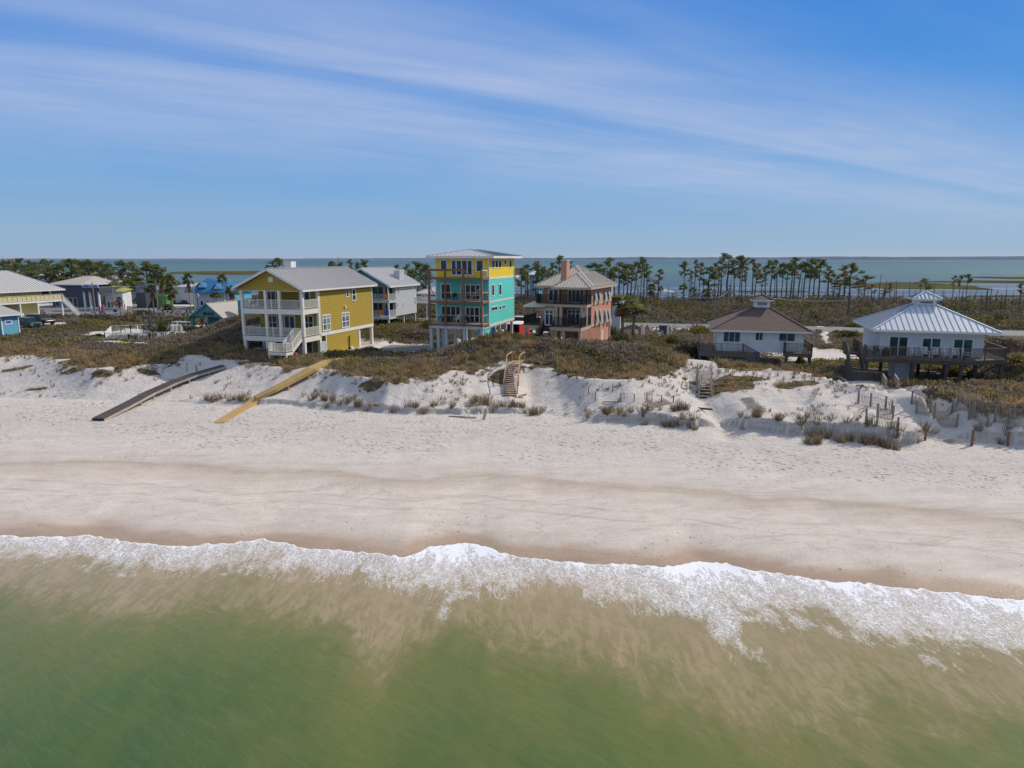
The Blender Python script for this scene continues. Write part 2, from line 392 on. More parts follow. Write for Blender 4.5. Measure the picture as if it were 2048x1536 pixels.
# house front-right corners (the corner the camera sees nearest)
H_Y = (aty(607, 640, 78.5).x, 78.5); H_T = (aty(966, 640, 81.4).x, 81.4); H_P = (aty(1168, 640, 82.0).x, 82.0)
pad(H_Y, -8.6, .4, 3, 17, 4.4); pad(H_Y, 3.0, 14, 8, 20, 4.3); pad(H_T, -7.4, .2, 0, 13, 4.6); pad(H_P, -6, 6, 2, 14, 5.0)
H_B = (aty(1606.8, 690, 75).x, 75.0); H_L = (aty(1964.8, 700, 64).x, 64.0)
pad(H_B, -12.5, 3.5, -2.6, 11, 3.95); pad(H_L, -11, 2.5, -2.6, 9, 4.2); pad(H_B, 3.5, 11, 3, 14, 3.95)
PADS.append((RD.x + 40 * math.cos(RD_A), RD.y + 40 * math.sin(RD_A), 220, 6.5, -13, 3.0))
GST = at(150, 615, 3.0); PADS.append((GST.x, GST.y + 3, 45, 14, -13, 3.0))
XS = np.concatenate([np.linspace(-900, -160, 25)[:-1], np.linspace(-160, -75, 110)[:-1], np.arange(-75, 75, .3), np.linspace(75, 160, 110), np.linspace(160, 900, 25)[1:]])
YS = np.concatenate([np.linspace(-60, 20, 20)[:-1], np.arange(20, 30, .6), np.arange(30, 47, .25), np.arange(47, 70, .125), np.arange(70, 90, .25), np.arange(90, 150, .6), np.linspace(150, 330, 90), [400, 600]])
GX, GY = np.meshgrid(XS, YS); GZ = gz(GX, GY)
def veg_mask(X, Y, Z=None):
    c = C_veg(X); w = (fbm(X * .5 + 40, Y * .8, 4) - .5)
    m = sstep(-.6, .8, Y - c + w * 5.0)
    for (x, y, rx, ry, ro, k) in CLEAR:
        cr, sr = math.cos(R(ro)), math.sin(R(ro)); dx = X - x; dy = Y - y
        u = (dx * cr + dy * sr) / rx; v = (-dx * sr + dy * cr) / ry
        d = np.sqrt(u ** 4 + v ** 4) ** .5 + w * .7
        m = m * (1 - k * (1 - sstep(.85, 1.1, d)))
    for (x, y, rx, ry) in PATCH:
        u = (X - x) / rx; v = (Y - y) / ry
        m = np.maximum(m, 1 - sstep(.7, 1.1, np.sqrt(u * u + v * v) + w * 1.3))
    a, t = road_t(X, Y)
    m = m * sstep(4.0, 5.2, np.abs(t))
    return m
def W2(px, py, z): p = at(px, py, z); return p.x, p.y
def clr(px, py, z, rx, ry, ro=-15, k=1.0): x, y = W2(px, py, z); return (x, y, rx, ry, ro, k)
CLEAR = [clr(800, 700, 4.3, 6.0, 7.0), clr(820, 655, 4.3, 5, 4.5), clr(930, 700, 4.6, 3, 2.5), clr(690, 700, 4.3, 3, 3),
         (H_T[0] + 1, 92, 6, 9, -17, 1), (H_Y[0] + 1, 90, 5, 8, -17, 1), (H_P[0] + 0, 92, 5, 7, -22, 1), clr(1040, 660, 4.0, 6, 9),
         clr(1320, 655, 3.2, 6, 7, -12), clr(60, 668, 3.8, 6, 3.5, 0), clr(1672, 712, 4.0, 6.5, 5.5, -15), clr(1640, 700, 4.0, 4, 6, -15), clr(1650, 668, 3.4, 1.0, 18, -22), clr(1560, 705, 4.0, 5, 4, -17, .8),
         clr(1066, 748, 4.2, .9, 1.6, 0), clr(70, 650, 3.6, 7, 4.5, 0), clr(290, 676, 4, 9, 7, 0), clr(300, 692, 4.2, 4.5, 2.2, 0), clr(420, 655, 3.6, 7, 6, 0),
         clr(1785, 800, 3.6, .9, 7, 10), clr(1960, 772, 4.4, 6, .8, -20, .8), clr(950, 712, 4.6, 2.5, 1.0, 0, .8), clr(1540, 590, 1.5, .1, .1),
         (GST.x + 20, GST.y + 3, 62, 15, -13, 1), clr(400, 600, 3, 12, 12), clr(1700, 780, 4.0, 3, 1.5, -10, .9), clr(1850, 790, 4, 2, .7), (20.2, 71, 1.6, 4, 0, 1)]
def ptc(px, py, z, rx, ry): x, y = W2(px, py, z); return (x, y, rx, ry)
PATCH = [ptc(1460, 776, 3.6, 3.6, 2.4), ptc(1590, 790, 3.2, 2.2, .8), ptc(1100, 735, 4.4, 3, 1), ptc(1240, 768, 3.8, 1.2, .5), ptc(150, 748, 3.6, 2.4, .5), ptc(300, 755, 3.3, 1.2, .4),
         ptc(1000, 755, 4, 1.3, 2), ptc(850, 765, 3.8, 1.6, .8), ptc(770, 770, 3.6, 1.5, .8), ptc(1880, 822, 3.0, 2.2, .5), ptc(30, 730, 4, 2.5, .6), ptc(70, 760, 3.4, 1.5, .3)]
VEG = veg_mask(GX, GY)
SA = C_shore(GX); SB = C_scarp(GX)
TT = np.clip((GY - SA) / (SB - SA), -1, 3)
nY, nX = GX.shape
idx = np.arange(nY * nX).reshape(nY, nX)
F = np.stack([idx[:-1, :-1], idx[:-1, 1:], idx[1:, 1:], idx[1:, :-1]], -1).reshape(-1, 4)
# ground material ------------------------------------------------------------
def attr(nt, n):
    a = nt.nodes.new('ShaderNodeAttribute'); a.attribute_name = n; return a.outputs['Fac']
m, nt, b = new_mat('sand_and_soil')
g = nt.nodes.new('ShaderNodeNewGeometry'); P = g.outputs['Position']
flat = mapping(nt, P, scl=(1, 1, 0))
tt = attr(nt, 'beach'); sd = attr(nt, 'inland'); vg = attr(nt, 'cover')
wob = noise(nt, mapping(nt, P, scl=(.16, .30, 0)), 1.0, 5, .6, .5)
tw = math_(nt, 'ADD', tt, math_(nt, 'MULTIPLY', math_(nt, 'SUBTRACT', wob, .5), .12))
grain = noise(nt, flat, 5.5, 6, .75); mid = noise(nt, mapping(nt, P, scl=(.5, 1.0, 0)), 1.0, 5, .6)
sand = ramp(nt, math_(nt, 'ADD', math_(nt, 'MULTIPLY', grain, .5), math_(nt, 'MULTIPLY', mid, .5)),
            [(.3, (.47, .445, .415)), (.5, (.60, .575, .545)), (.7, (.70, .68, .655))])
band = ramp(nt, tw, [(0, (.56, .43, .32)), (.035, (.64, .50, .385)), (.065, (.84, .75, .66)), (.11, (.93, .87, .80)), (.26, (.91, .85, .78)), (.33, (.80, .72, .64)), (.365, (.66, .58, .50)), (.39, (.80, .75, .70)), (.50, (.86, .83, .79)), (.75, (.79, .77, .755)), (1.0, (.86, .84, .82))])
sandc = mixc(nt, 1.0, mixc(nt, 1.0, sand, (1.13, 1.11, 1.085), 'MULTIPLY'), band, 'MULTIPLY')
# thin wavy wrack and tyre lines
ln = noise(nt, mapping(nt, P, loc=(4, 2, 0), rot=(0, 0, R(9)), scl=(.05, .9, 0)), 1.0, 2, .4, .35)
lf = ramp(nt, math_(nt, 'ABSOLUTE', math_(nt, 'SUBTRACT', ln, .5)), [(0, .3), (.006, .2), (.014, 0.0)])
lz = ramp(nt, tt, [(.1, 0.0), (.16, 1.0), (.45, 1.0), (.5, 0.0)])
sandc = mixc(nt, math_(nt, 'MULTIPLY', lf, lz), sandc, (.36, .29, .22))
# footprints and debris
def voro(nt, vec, sc, rnd=1):
    v = nt.nodes.new('ShaderNodeTexVoronoi'); nt.links.new(vec, v.inputs['Vector']); v.inputs['Scale'].default_value = sc
    v.inputs['Randomness'].default_value = rnd; return v
vd = voro(nt, mapping(nt, P, rot=(0, 0, R(20)), scl=(1.0, 1.7, 0)), 1.05)
foot = ramp(nt, vd.outputs['Distance'], [(0.0, 1.0), (.14, .9), (.30, 0.0)])
vd2 = voro(nt, mapping(nt, P, rot=(0, 0, R(-32)), scl=(1.0, 1.9, 0)), 1.9)
foot2 = ramp(nt, vd2.outputs['Distance'], [(0.0, 1.0), (.12, .8), (.26, 0.0)])
ftz = ramp(nt, math_(nt, 'ADD', tt, math_(nt, 'MULTIPLY', math_(nt, 'SUBTRACT', noise(nt, flat, .16, 3), .5), .8)), [(.42, 0.0), (.62, 1.0), (1.0, .85), (1.25, .25)])
ftp = ramp(nt, noise(nt, flat, .22, 4, .6), [(.42, .15), (.56, 1.0)])
fmask = math_(nt, 'MULTIPLY', math_(nt, 'MULTIPLY', math_(nt, 'MAXIMUM', foot, foot2), ftz), ftp)
sandc = mixc(nt, math_(nt, 'MULTIPLY', fmask, .45), sandc, (.33, .31, .30))
vs = voro(nt, flat, 1.1); vsp = ramp(nt, vs.outputs['Distance'], [(0, 1.0), (.06, 1.0), (.10, 0.0)])
vc = ramp(nt, voro(nt, flat, 2.3).outputs['Distance'], [(0, 1.0), (.09, .9), (.15, 0.0)])
dbz = ramp(nt, tw, [(.02, 0.0), (.05, 1.0), (.10, .8), (.18, .25), (.45, .25), (.6, .6), (1.0, .2), (1.2, 0.0)])
dbn = ramp(nt, noise(nt, flat, .35, 4, .7), [(.45, 0.0), (.6, 1.0)])
deb = math_(nt, 'MULTIPLY', math_(nt, 'MULTIPLY', math_(nt, 'MAXIMUM', vsp, vc), dbz), dbn)
sandc = mixc(nt, deb, sandc, (.06, .04, .03))
mot = math_(nt, 'ADD', math_(nt, 'MULTIPLY', noise(nt, mapping(nt, P, scl=(1.2, 2.2, 0)), 1.0, 6, .75, .4), .6), math_(nt, 'MULTIPLY', noise(nt, flat, 9.0, 3, .8), .4))
sandc = mixc(nt, ramp(nt, mot, [(.36, .30), (.5, .06), (.6, 0.0)]), sandc, (.36, .32, .285))
# cusp shaped swash marks
cu = noise(nt, mapping(nt, P, loc=(9, 1, 0), scl=(.13, .42, 0)), 1.0, 3, .5, 1.1)
cuf = ramp(nt, math_(nt, 'ABSOLUTE', math_(nt, 'SUBTRACT', math_(nt, 'FRACT', math_(nt, 'MULTIPLY', cu, 5.0)), .5)), [(0, .55), (.02, .35), (.055, 0.0)])
sandc = mixc(nt, math_(nt, 'MULTIPLY', cuf, ramp(nt, tt, [(.06, 0.0), (.1, .8), (.28, .8), (.36, 0.0)])), sandc, (.38, .31, .25))
# faint tyre tracks running along the beach
tr = math_(nt, 'ADD', tt, math_(nt, 'MULTIPLY', math_(nt, 'SUBTRACT', noise(nt, mapping(nt, P, scl=(.03, .03, 0)), 1.0, 2, .5), .5), .12))
for c0 in (.185, .235):
    tk = ramp(nt, math_(nt, 'ABSOLUTE', math_(nt, 'SUBTRACT', tr, c0)), [(0, .5), (.0025, .4), (.006, 0.0)])
    sandc = mixc(nt, math_(nt, 'MULTIPLY', tk, ramp(nt, noise(nt, flat, .5, 3), [(.35, 0.0), (.6, 1.0)])), sandc, (.33, .29, .25))
# litter under the scrub
lit = ramp(nt, noise(nt, flat, 1.6, 6, .7), [(.3, (.055, .05, .03)), (.5, (.11, .09, .055)), (.72, (.20, .165, .11))])
far = ramp(nt, noise(nt, flat, .08, 5, .6), [(.35, (.035, .035, .018)), (.5, (.055, .055, .025)), (.7, (.09, .08, .04))])
lit = mixc(nt, ramp(nt, sd, [(0, 0.0), (1, 1.0)]), lit, far)
vgn = math_(nt, 'ADD', vg, math_(nt, 'MULTIPLY', math_(nt, 'SUBTRACT', noise(nt, flat, 1.3, 5, .7), .5), .6))
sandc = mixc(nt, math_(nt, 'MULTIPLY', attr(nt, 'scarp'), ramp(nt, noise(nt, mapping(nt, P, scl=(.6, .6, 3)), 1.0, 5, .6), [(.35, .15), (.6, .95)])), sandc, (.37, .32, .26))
col = mixc(nt, ramp(nt, vgn, [(.38, 0.0), (.62, 1.0)]), sandc, lit)
nt.links.new(col, b.inputs['Base Color'])
wet = ramp(nt, tw, [(0.0, .28), (.08, .45), (.13, .9)])
nt.links.new(wet, b.inputs['Roughness']); b.inputs['Specular IOR Level'].default_value = .12
hh = math_(nt, 'SUBTRACT', math_(nt, 'ADD', math_(nt, 'MULTIPLY', noise(nt, flat, 2.2, 5, .7), math_(nt, 'MULTIPLY', ramp(nt, tt, [(.12, .08), (.5, .35), (.7, 1.0)]), .9)),
           math_(nt, 'MULTIPLY', grain, .12)), math_(nt, 'MULTIPLY', fmask, .8))
bump(nt, b, hh, 1.0, .16)
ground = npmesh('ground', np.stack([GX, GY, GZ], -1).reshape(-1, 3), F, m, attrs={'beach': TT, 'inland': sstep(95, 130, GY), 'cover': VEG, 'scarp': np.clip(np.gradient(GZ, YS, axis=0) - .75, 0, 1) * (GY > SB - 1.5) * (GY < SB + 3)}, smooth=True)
tag(ground, kind='structure')
# ------------------------------------------------------------------ sea in front
SX = np.concatenate([np.linspace(-300, -50, 60)[:-1], np.arange(-50, 50, .12), np.linspace(50, 300, 60)])
SS = np.concatenate([[0, .04, .10, .2, .35, .5], np.arange(.75, 20, .35), np.linspace(20, 60, 40), [80, 120, 200, 600]])
edge = C_shore(SX)
ker = np.hanning(9); ker /= ker.sum()
edge = np.convolve(np.pad(edge, 4, mode='edge'), ker, 'valid')
edge = edge + (fbm(SX * .7, SX * 0 + 1, 4) - .5) * .55 + np.abs(fbm(SX * 2.2 + 9, SX * 0 + 4, 3) - .5) * .55
EX, ES = np.meshgrid(SX, SS); EY = edge[None, :] - ES
gbed = gz(EX, EY, False)
lipz = np.interp(SS, [0, .04, .1, .25, .6, 2, 5], [.02, .05, .07, .07, .05, .03, .02])[:, None]
EZ = np.maximum(gbed + lipz, 0.0 + np.interp(SS, [0, 6, 12], [0, .0, .02])[:, None])
EZ = EZ + (fbm(EX * .5, EY * .25, 3) - .5) * .10 * sstep(3, 12, ES)
# breadth of the foam belt by place along the shore
fk = [(-300, 3.6), (-30, 3.4), (-24, 3.8), (-19, 3.6), (-15, 4.1), (-11, 3.7), (-8, 3.4), (-6, 3.6), (-3.5, 6.8), (-1, 5.4), (.8, 3.8), (3, 3.8), (5.9, 5.0), (7.5, 4.8), (9.8, 8.0), (11.3, 6.0), (13.7, 4.8), (16, 6.0), (19, 5.6), (21.5, 6.2), (24, 6.6), (300, 7)]
fw = np.interp(SX, [a for a, c in fk], [c for a, c in fk]); FW = np.broadcast_to(fw[None, :], EX.shape)
dk = [(-300, 6), (-33, 6), (-24, 6.6), (-16, 7.4), (-10, 6.6), (-7, 7.6), (-5.2, 10.5), (-3, 8.4), (2, 8.2), (6, 10.0), (9, 12.5), (11, 12.0), (14, 9.8), (20, 9.2), (26, 9), (300, 9)]
DW = np.broadcast_to(np.interp(SX, [a for a, c in dk], [c for a, c in dk])[None, :], EX.shape)
dense = np.broadcast_to(np.interp(SX, [-40, -20, -8, -3, 2, 7, 9, 12, 24], [.0, .0, -.03, .09, -.02, .04, .13, .04, .07])[None, :], EX.shape)
nY2, nX2 = EX.shape; id2 = np.arange(nY2 * nX2).reshape(nY2, nX2)
F2 = np.stack([id2[1:, :-1], id2[1:, 1:], id2[:-1, 1:], id2[:-1, :-1]], -1).reshape(-1, 4)
m, nt, b = new_mat('gulf_water')
g = nt.nodes.new('ShaderNodeNewGeometry'); P = g.outputs['Position']
s = attr(nt, 'seaward'); w = attr(nt, 'foam_reach'); dd = attr(nt, 'silt_reach'); dn = attr(nt, 'foam_dense')
q = math_(nt, 'DIVIDE', s, w)
cv = nt.nodes.new('ShaderNodeCombineXYZ'); spx = nt.nodes.new('ShaderNodeSeparateXYZ'); nt.links.new(P, spx.inputs[0])
nt.links.new(spx.outputs[0], cv.inputs[0]); nt.links.new(s, cv.inputs[1])
strk = mapping(nt, cv.outputs[0], scl=(1.5, .42, 1)); stf = mapping(nt, cv.outputs[0], scl=(5.0, 2.6, 1))
ns = noise(nt, strk, 1.0, 5, .6, .6); nf = noise(nt, stf, 1.0, 6, .72, .9)
big = noise(nt, mapping(nt, cv.outputs[0], scl=(.5, .45, 1)), 1.0, 4, .55, .6)
# lace of thin bubbles: edges of warped cells
wv = nt.nodes.new('ShaderNodeVectorMath'); wv.operation = 'ADD'
nz = nt.nodes.new('ShaderNodeTexNoise'); nt.links.new(cv.outputs[0], nz.inputs['Vector']); nz.inputs['Scale'].default_value = 1.8; nz.inputs['Detail'].default_value = 4
sc_ = nt.nodes.new('ShaderNodeVectorMath'); sc_.operation = 'SCALE'; nt.links.new(nz.outputs['Color'], sc_.inputs[0]); sc_.inputs['Scale'].default_value = 1.1
nt.links.new(mapping(nt, cv.outputs[0], scl=(1.0, .5, 1)), wv.inputs[0]); nt.links.new(sc_.outputs[0], wv.inputs[1])
v1 = nt.nodes.new('ShaderNodeTexVoronoi'); v1.feature = 'DISTANCE_TO_EDGE'; nt.links.new(wv.outputs[0], v1.inputs['Vector']); v1.inputs['Scale'].default_value = 3.4
v2 = nt.nodes.new('ShaderNodeTexVoronoi'); v2.feature = 'DISTANCE_TO_EDGE'; nt.links.new(wv.outputs[0], v2.inputs['Vector']); v2.inputs['Scale'].default_value = 8.5
lace = math_(nt, 'MAXIMUM', ramp(nt, v1.outputs['Distance'], [(0, 1.0), (.05, .8), (.13, 0.0)]), math_(nt, 'MULTIPLY', ramp(nt, v2.outputs['Distance'], [(0, 1.0), (.08, .6), (.2, 0.0)]), .8))
# amount of foam: solid at the leading edge, lacy and streaked further out
amt = math_(nt, 'SUBTRACT', .92, math_(nt, 'MULTIPLY', q, .95))
amt = math_(nt, 'ADD', amt, math_(nt, 'MULTIPLY', math_(nt, 'SUBTRACT', ns, .5), 1.3))
amt = math_(nt, 'ADD', amt, math_(nt, 'MULTIPLY', math_(nt, 'SUBTRACT', nf, .5), .7))
amt = math_(nt, 'ADD', amt, math_(nt, 'MULTIPLY', math_(nt, 'SUBTRACT', big, .5), 1.0))
amt = math_(nt, 'ADD', amt, math_(nt, 'MULTIPLY', dn, 2.4))
lam = ramp(nt, amt, [(.16, 0.0), (.38, .6), (.8, 1.0)])
solid = ramp(nt, math_(nt, 'ADD', amt, math_(nt, 'MULTIPLY', math_(nt, 'SUBTRACT', nf, .5), .9)), [(.86, 0.0), (1.12, .7), (1.5, 1.0)])
lead = ramp(nt, math_(nt, 'ADD', s, math_(nt, 'MULTIPLY', math_(nt, 'SUBTRACT', nf, .5), .7)), [(0.0, 1.0), (.10, .9), (.26, .0)])
foam = math_(nt, 'MAXIMUM', math_(nt, 'MAXIMUM', math_(nt, 'MULTIPLY', lace, lam), solid), lead)
film = ramp(nt, amt, [(.2, 0.0), (.7, .22), (1.2, .45)])
f1_ = noise(nt, mapping(nt, cv.outputs[0], scl=(2.2, .55, 1)), 1.0, 4, .6, 1.0)
fil = math_(nt, 'MULTIPLY', ramp(nt, math_(nt, 'ABSOLUTE', math_(nt, 'SUBTRACT', f1_, .5)), [(0, .8), (.012, .5), (.03, 0.0)]), math_(nt, 'MULTIPLY', ramp(nt, q, [(.5, .9), (1.0, .6), (1.5, 0.0)]), ramp(nt, big, [(.40, 0.0), (.58, 1.0)])))
film = math_(nt, 'MAXIMUM', film, fil)
foam = math_(nt, 'MAXIMUM', foam, film)
# silt stirred up behind the break, then green water
silt = math_(nt, 'DIVIDE', s, dd)
cld = noise(nt, mapping(nt, cv.outputs[0], scl=(.5, .28, 1)), 1.0, 5, .6, 1.2)
silt = math_(nt, 'ADD', silt, math_(nt, 'MULTIPLY', math_(nt, 'SUBTRACT', cld, .5), .55))
silt = math_(nt, 'ADD', silt, math_(nt, 'MULTIPLY', math_(nt, 'SUBTRACT', ns, .5), .22))
bil = noise(nt, mapping(nt, cv.outputs[0], loc=(2, 5, 0), scl=(1.1, .9, 1)), 1.0, 5, .55, 1.6)
silt = math_(nt, 'ADD', silt, math_(nt, 'MULTIPLY', math_(nt, 'SUBTRACT', bil, .5), .42))
wc = ramp(nt, math_(nt, 'DIVIDE', silt, 3.0), [(.03, (.40, .30, .19)), (.15, (.33, .25, .135)), (.27, (.27, .215, .10)), (.345, (.20, .178, .065)), (.42, (.13, .150, .036)), (.6, (.082, .125, .030)), (1.0, (.024, .078, .024))])
rgh = noise(nt, mapping(nt, cv.outputs[0], rot=(0, 0, R(8)), scl=(2.4, .7, 1)), 1.0, 5, .65, .9)
wc = mixc(nt, math_(nt, 'MULTIPLY', ramp(nt, rgh, [(.44, 0.0), (.56, 1.0)]), ramp(nt, math_(nt, 'DIVIDE', silt, 3.0), [(.1, .45), (.3, .45), (.36, 0.0)])), wc, (.42, .32, .20))
# paler clouds of silt drifting seaward
pc = noise(nt, mapping(nt, cv.outputs[0], loc=(7, 3, 0), scl=(.16, .12, 1)), 1.0, 4, .6, .5)
wc = mixc(nt, ramp(nt, pc, [(.40, 0.0), (.75, .55)]), wc, (.165, .158, .045))
rip = noise(nt, mapping(nt, mapping(nt, P, rot=(0, 0, R(35))), scl=(.5, 2.4, 1)), 1.0, 6, .7, .6)
wc = mixc(nt, ramp(nt, rip, [(.48, 0.0), (.72, .22)]), wc, (.15, .21, .10))
col = mixc(nt, foam, wc, (.82, .82, .84))
nt.links.new(col, b.inputs['Base Color'])
nt.links.new(ramp(nt, foam, [(0, .22), (.5, .75)]), b.inputs['Roughness']); b.inputs['IOR'].default_value = 1.33
rp2 = noise(nt, mapping(nt, mapping(nt, P, rot=(0, 0, R(35))), scl=(.9, 2.6, 1)), 1.0, 6, .65, .5)
hw = math_(nt, 'ADD', math_(nt, 'MULTIPLY', rp2, 1.1), math_(nt, 'MULTIPLY', foam, .9))
bump(nt, b, hw, .6, .06)
sea = npmesh('sea', np.stack([EX, EY, EZ], -1).reshape(-1, 3), F2, m, attrs={'seaward': ES, 'foam_reach': FW, 'silt_reach': DW, 'foam_dense': dense}, smooth=True)
tag(sea, kind='structure')
# ------------------------------------------------------------------ bay behind, marsh and the far shore
m, nt, b = new_mat('bay_water')
g = nt.nodes.new('ShaderNodeNewGeometry'); P = g.outputs['Position']
spx = nt.nodes.new('ShaderNodeSeparateXYZ'); nt.links.new(P, spx.inputs[0])
yy = math_(nt, 'MULTIPLY', spx.outputs[1], .0003)
c = ramp(nt, yy, [(.07, (.065, .105, .165)), (.14, (.065, .115, .16)), (.24, (.085, .165, .165)), (.4, (.07, .155, .165)), (.75, (.04, .115, .16)), (1, (.03, .09, .15))])
pt = noise(nt, mapping(nt, P, scl=(.0016, .007, 1)), 1.0, 5, .6, .3)
c = mixc(nt, ramp(nt, pt, [(.45, 0.0), (.7, .45)]), c, (.10, .19, .17))
sb = noise(nt, mapping(nt, P, loc=(0, 5, 0), scl=(.012, .06, 1)), 1.0, 4, .6, .5)
c = mixc(nt, math_(nt, 'MULTIPLY', ramp(nt, sb, [(.48, 0.0), (.62, .75)]), ramp(nt, yy, [(.08, 1.0), (.2, 0.0)])), c, (.26, .32, .38))  # pale streaks painted in as glints on the nearer bay
nt.links.new(c, b.inputs['Base Color']); b.inputs['Roughness'].default_value = .5; b.inputs['Specular IOR Level'].default_value = .16; b.inputs['IOR'].default_value = 1.33
bump(nt, b, noise(nt, mapping(nt, P, scl=(.35, .9, 1)), 1.0, 5, .6), 1.0, .5)
mb = MB()
xs = np.linspace(-30000, 30000, 5)
mb.add([(-40000, 200, 0), (40000, 200, 0), (40000, 45000, 0), (-40000, 45000, 0)], [(0, 1, 2, 3)])
tag(mb.build('bay', m), kind='structure')
def blob_ring(cx_, cy_, rx, ry, n, seed, amp=.35):
    r = random.Random(seed); ph = [r.uniform(0, 6.28) for _ in range(6)]; out = []
    for i in range(n):
        t = 2 * math.pi * i / n
        k = 1 + amp * sum(math.sin((j + 2) * t + ph[j]) / (j + 1.5) for j in range(6))
        out.append((cx_ + rx * k * math.cos(t), cy_ + ry * k * math.sin(t)))
    return out
m, nt, b = new_mat('marsh_grass_ground'); g = nt.nodes.new('ShaderNodeNewGeometry')
cc = ramp(nt, noise(nt, mapping(nt, g.outputs['Position'], scl=(.02, .06, 1)), 1.0, 5, .6), [(.35, (.05, .04, .028)), (.5, (.085, .075, .035)), (.62, (.10, .12, .03))])
nt.links.new(cc, b.inputs['Base Color']); b.inputs['Roughness'].default_value = 1; b.inputs['Specular IOR Level'].default_value = 0
def marsh(x0, x1, py, dep, z, seed):
    p = at((x0 + x1) / 2, py, 0); rx = (x1 - x0) / 2 / FPX * p.y
    ring = blob_ring(p.x, p.y, rx, dep, 64, seed, .28); mb = MB()
    n = len(ring); vs = [(x, y, -.2) for x, y in ring] + [(p.x + (x - p.x) * .96, p.y + (y - p.y) * .9, z) for x, y in ring] + [(p.x, p.y, z + .1)]
    fs = [(i, (i + 1) % n, n + (i + 1) % n, n + i) for i in range(n)] + [(n + i, n + (i + 1) % n, 2 * n) for i in range(n)]
    mb.add(vs, fs); tag(mb.build('marsh_island', m), kind='structure')
marsh(1706, 1930, 572, 55, .5, 1); marsh(1850, 2080, 564, 26, .4, 2); marsh(1955, 2120, 593, 8, .3, 3); marsh(2000, 2200, 557, 50, .6, 4)
marsh(330, 600, 546, 75, .9, 5); marsh(1460, 1640, 583, 7, .12, 6)
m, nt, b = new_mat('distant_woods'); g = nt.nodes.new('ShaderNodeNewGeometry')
cc = ramp(nt, noise(nt, mapping(nt, g.outputs['Position'], scl=(.004, .004, .03)), 1.0, 5, .6), [(.35, (.06, .11, .16)), (.7, (.10, .15, .20))])  # air haze painted into the woods as a bluish colour
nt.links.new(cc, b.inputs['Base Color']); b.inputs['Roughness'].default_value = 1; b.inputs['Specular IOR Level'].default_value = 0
mb = MB(); vs = []; fs = []
n = 700
for i in range(n):
    x = -12000 + 24000 * i / (n - 1)
    y = 9000 - 2600 * float(sstep(-2000, 7000, x)); h = (13 + 22 * float(sstep(-6000, 5500, x))) * (.72 + .5 * float(fbm(np.array([x * .002]), np.array([2.])) [0]) + .12 * random.random())
    vs += [(x, y, -1), (x, y + 40, h * .9), (x, y + 120, h), (x, y + 1200, h * .7), (x, y + 1500, -1)]
for i in range(n - 1):
    for k in range(4): fs.append((i * 5 + k, (i + 1) * 5 + k, (i + 1) * 5 + k + 1, i * 5 + k + 1))
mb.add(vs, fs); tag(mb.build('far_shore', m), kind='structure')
# ------------------------------------------------------------------ road
m, nt, b = new_mat('asphalt'); g = nt.nodes.new('ShaderNodeNewGeometry')
cc = ramp(nt, noise(nt, g.outputs['Position'], .8, 6, .7), [(.3, (.13, .13, .135)), (.7, (.20, .20, .20))])
nt.links.new(cc, b.inputs['Base Color']); b.inputs['Roughness'].default_value = .85; M['asphalt'] = m
def strip(name, mat, u0, u1, t0, t1, dz, step=2.0, kind=True):
    mb = MB(); n = max(2, int((u1 - u0) / step)); vs = []; fs = []
    for i in range(n + 1):
        u = u0 + (u1 - u0) * i / n
        for t in (t0, t1):
            x = RD.x + u * math.cos(RD_A) - t * math.sin(RD_A); y = RD.y + u * math.sin(RD_A) + t * math.cos(RD_A)
            vs.append((x, y, 3.0 + dz))
    for i in range(n): fs.append((2 * i, 2 * i + 2, 2 * i + 3, 2 * i + 1))
    mb.add(vs, fs); o = mb.build(name, mat)
    return tag(o, kind='structure')
tag_lot = strip('parking_lot', M['asphalt'], -165, -88, 5.5, 27, .05)
strip('road', M['asphalt'], -175, 250, -4.2, 4.2, .06)
for t in (-3.9, 3.9): strip('road_line', M['white'], -175, 250, t - .07, t + .07, .066)
for t in (-.14, .10): strip('road_line', M['bright'], -175, 250, t - .05, t + .05, .066)
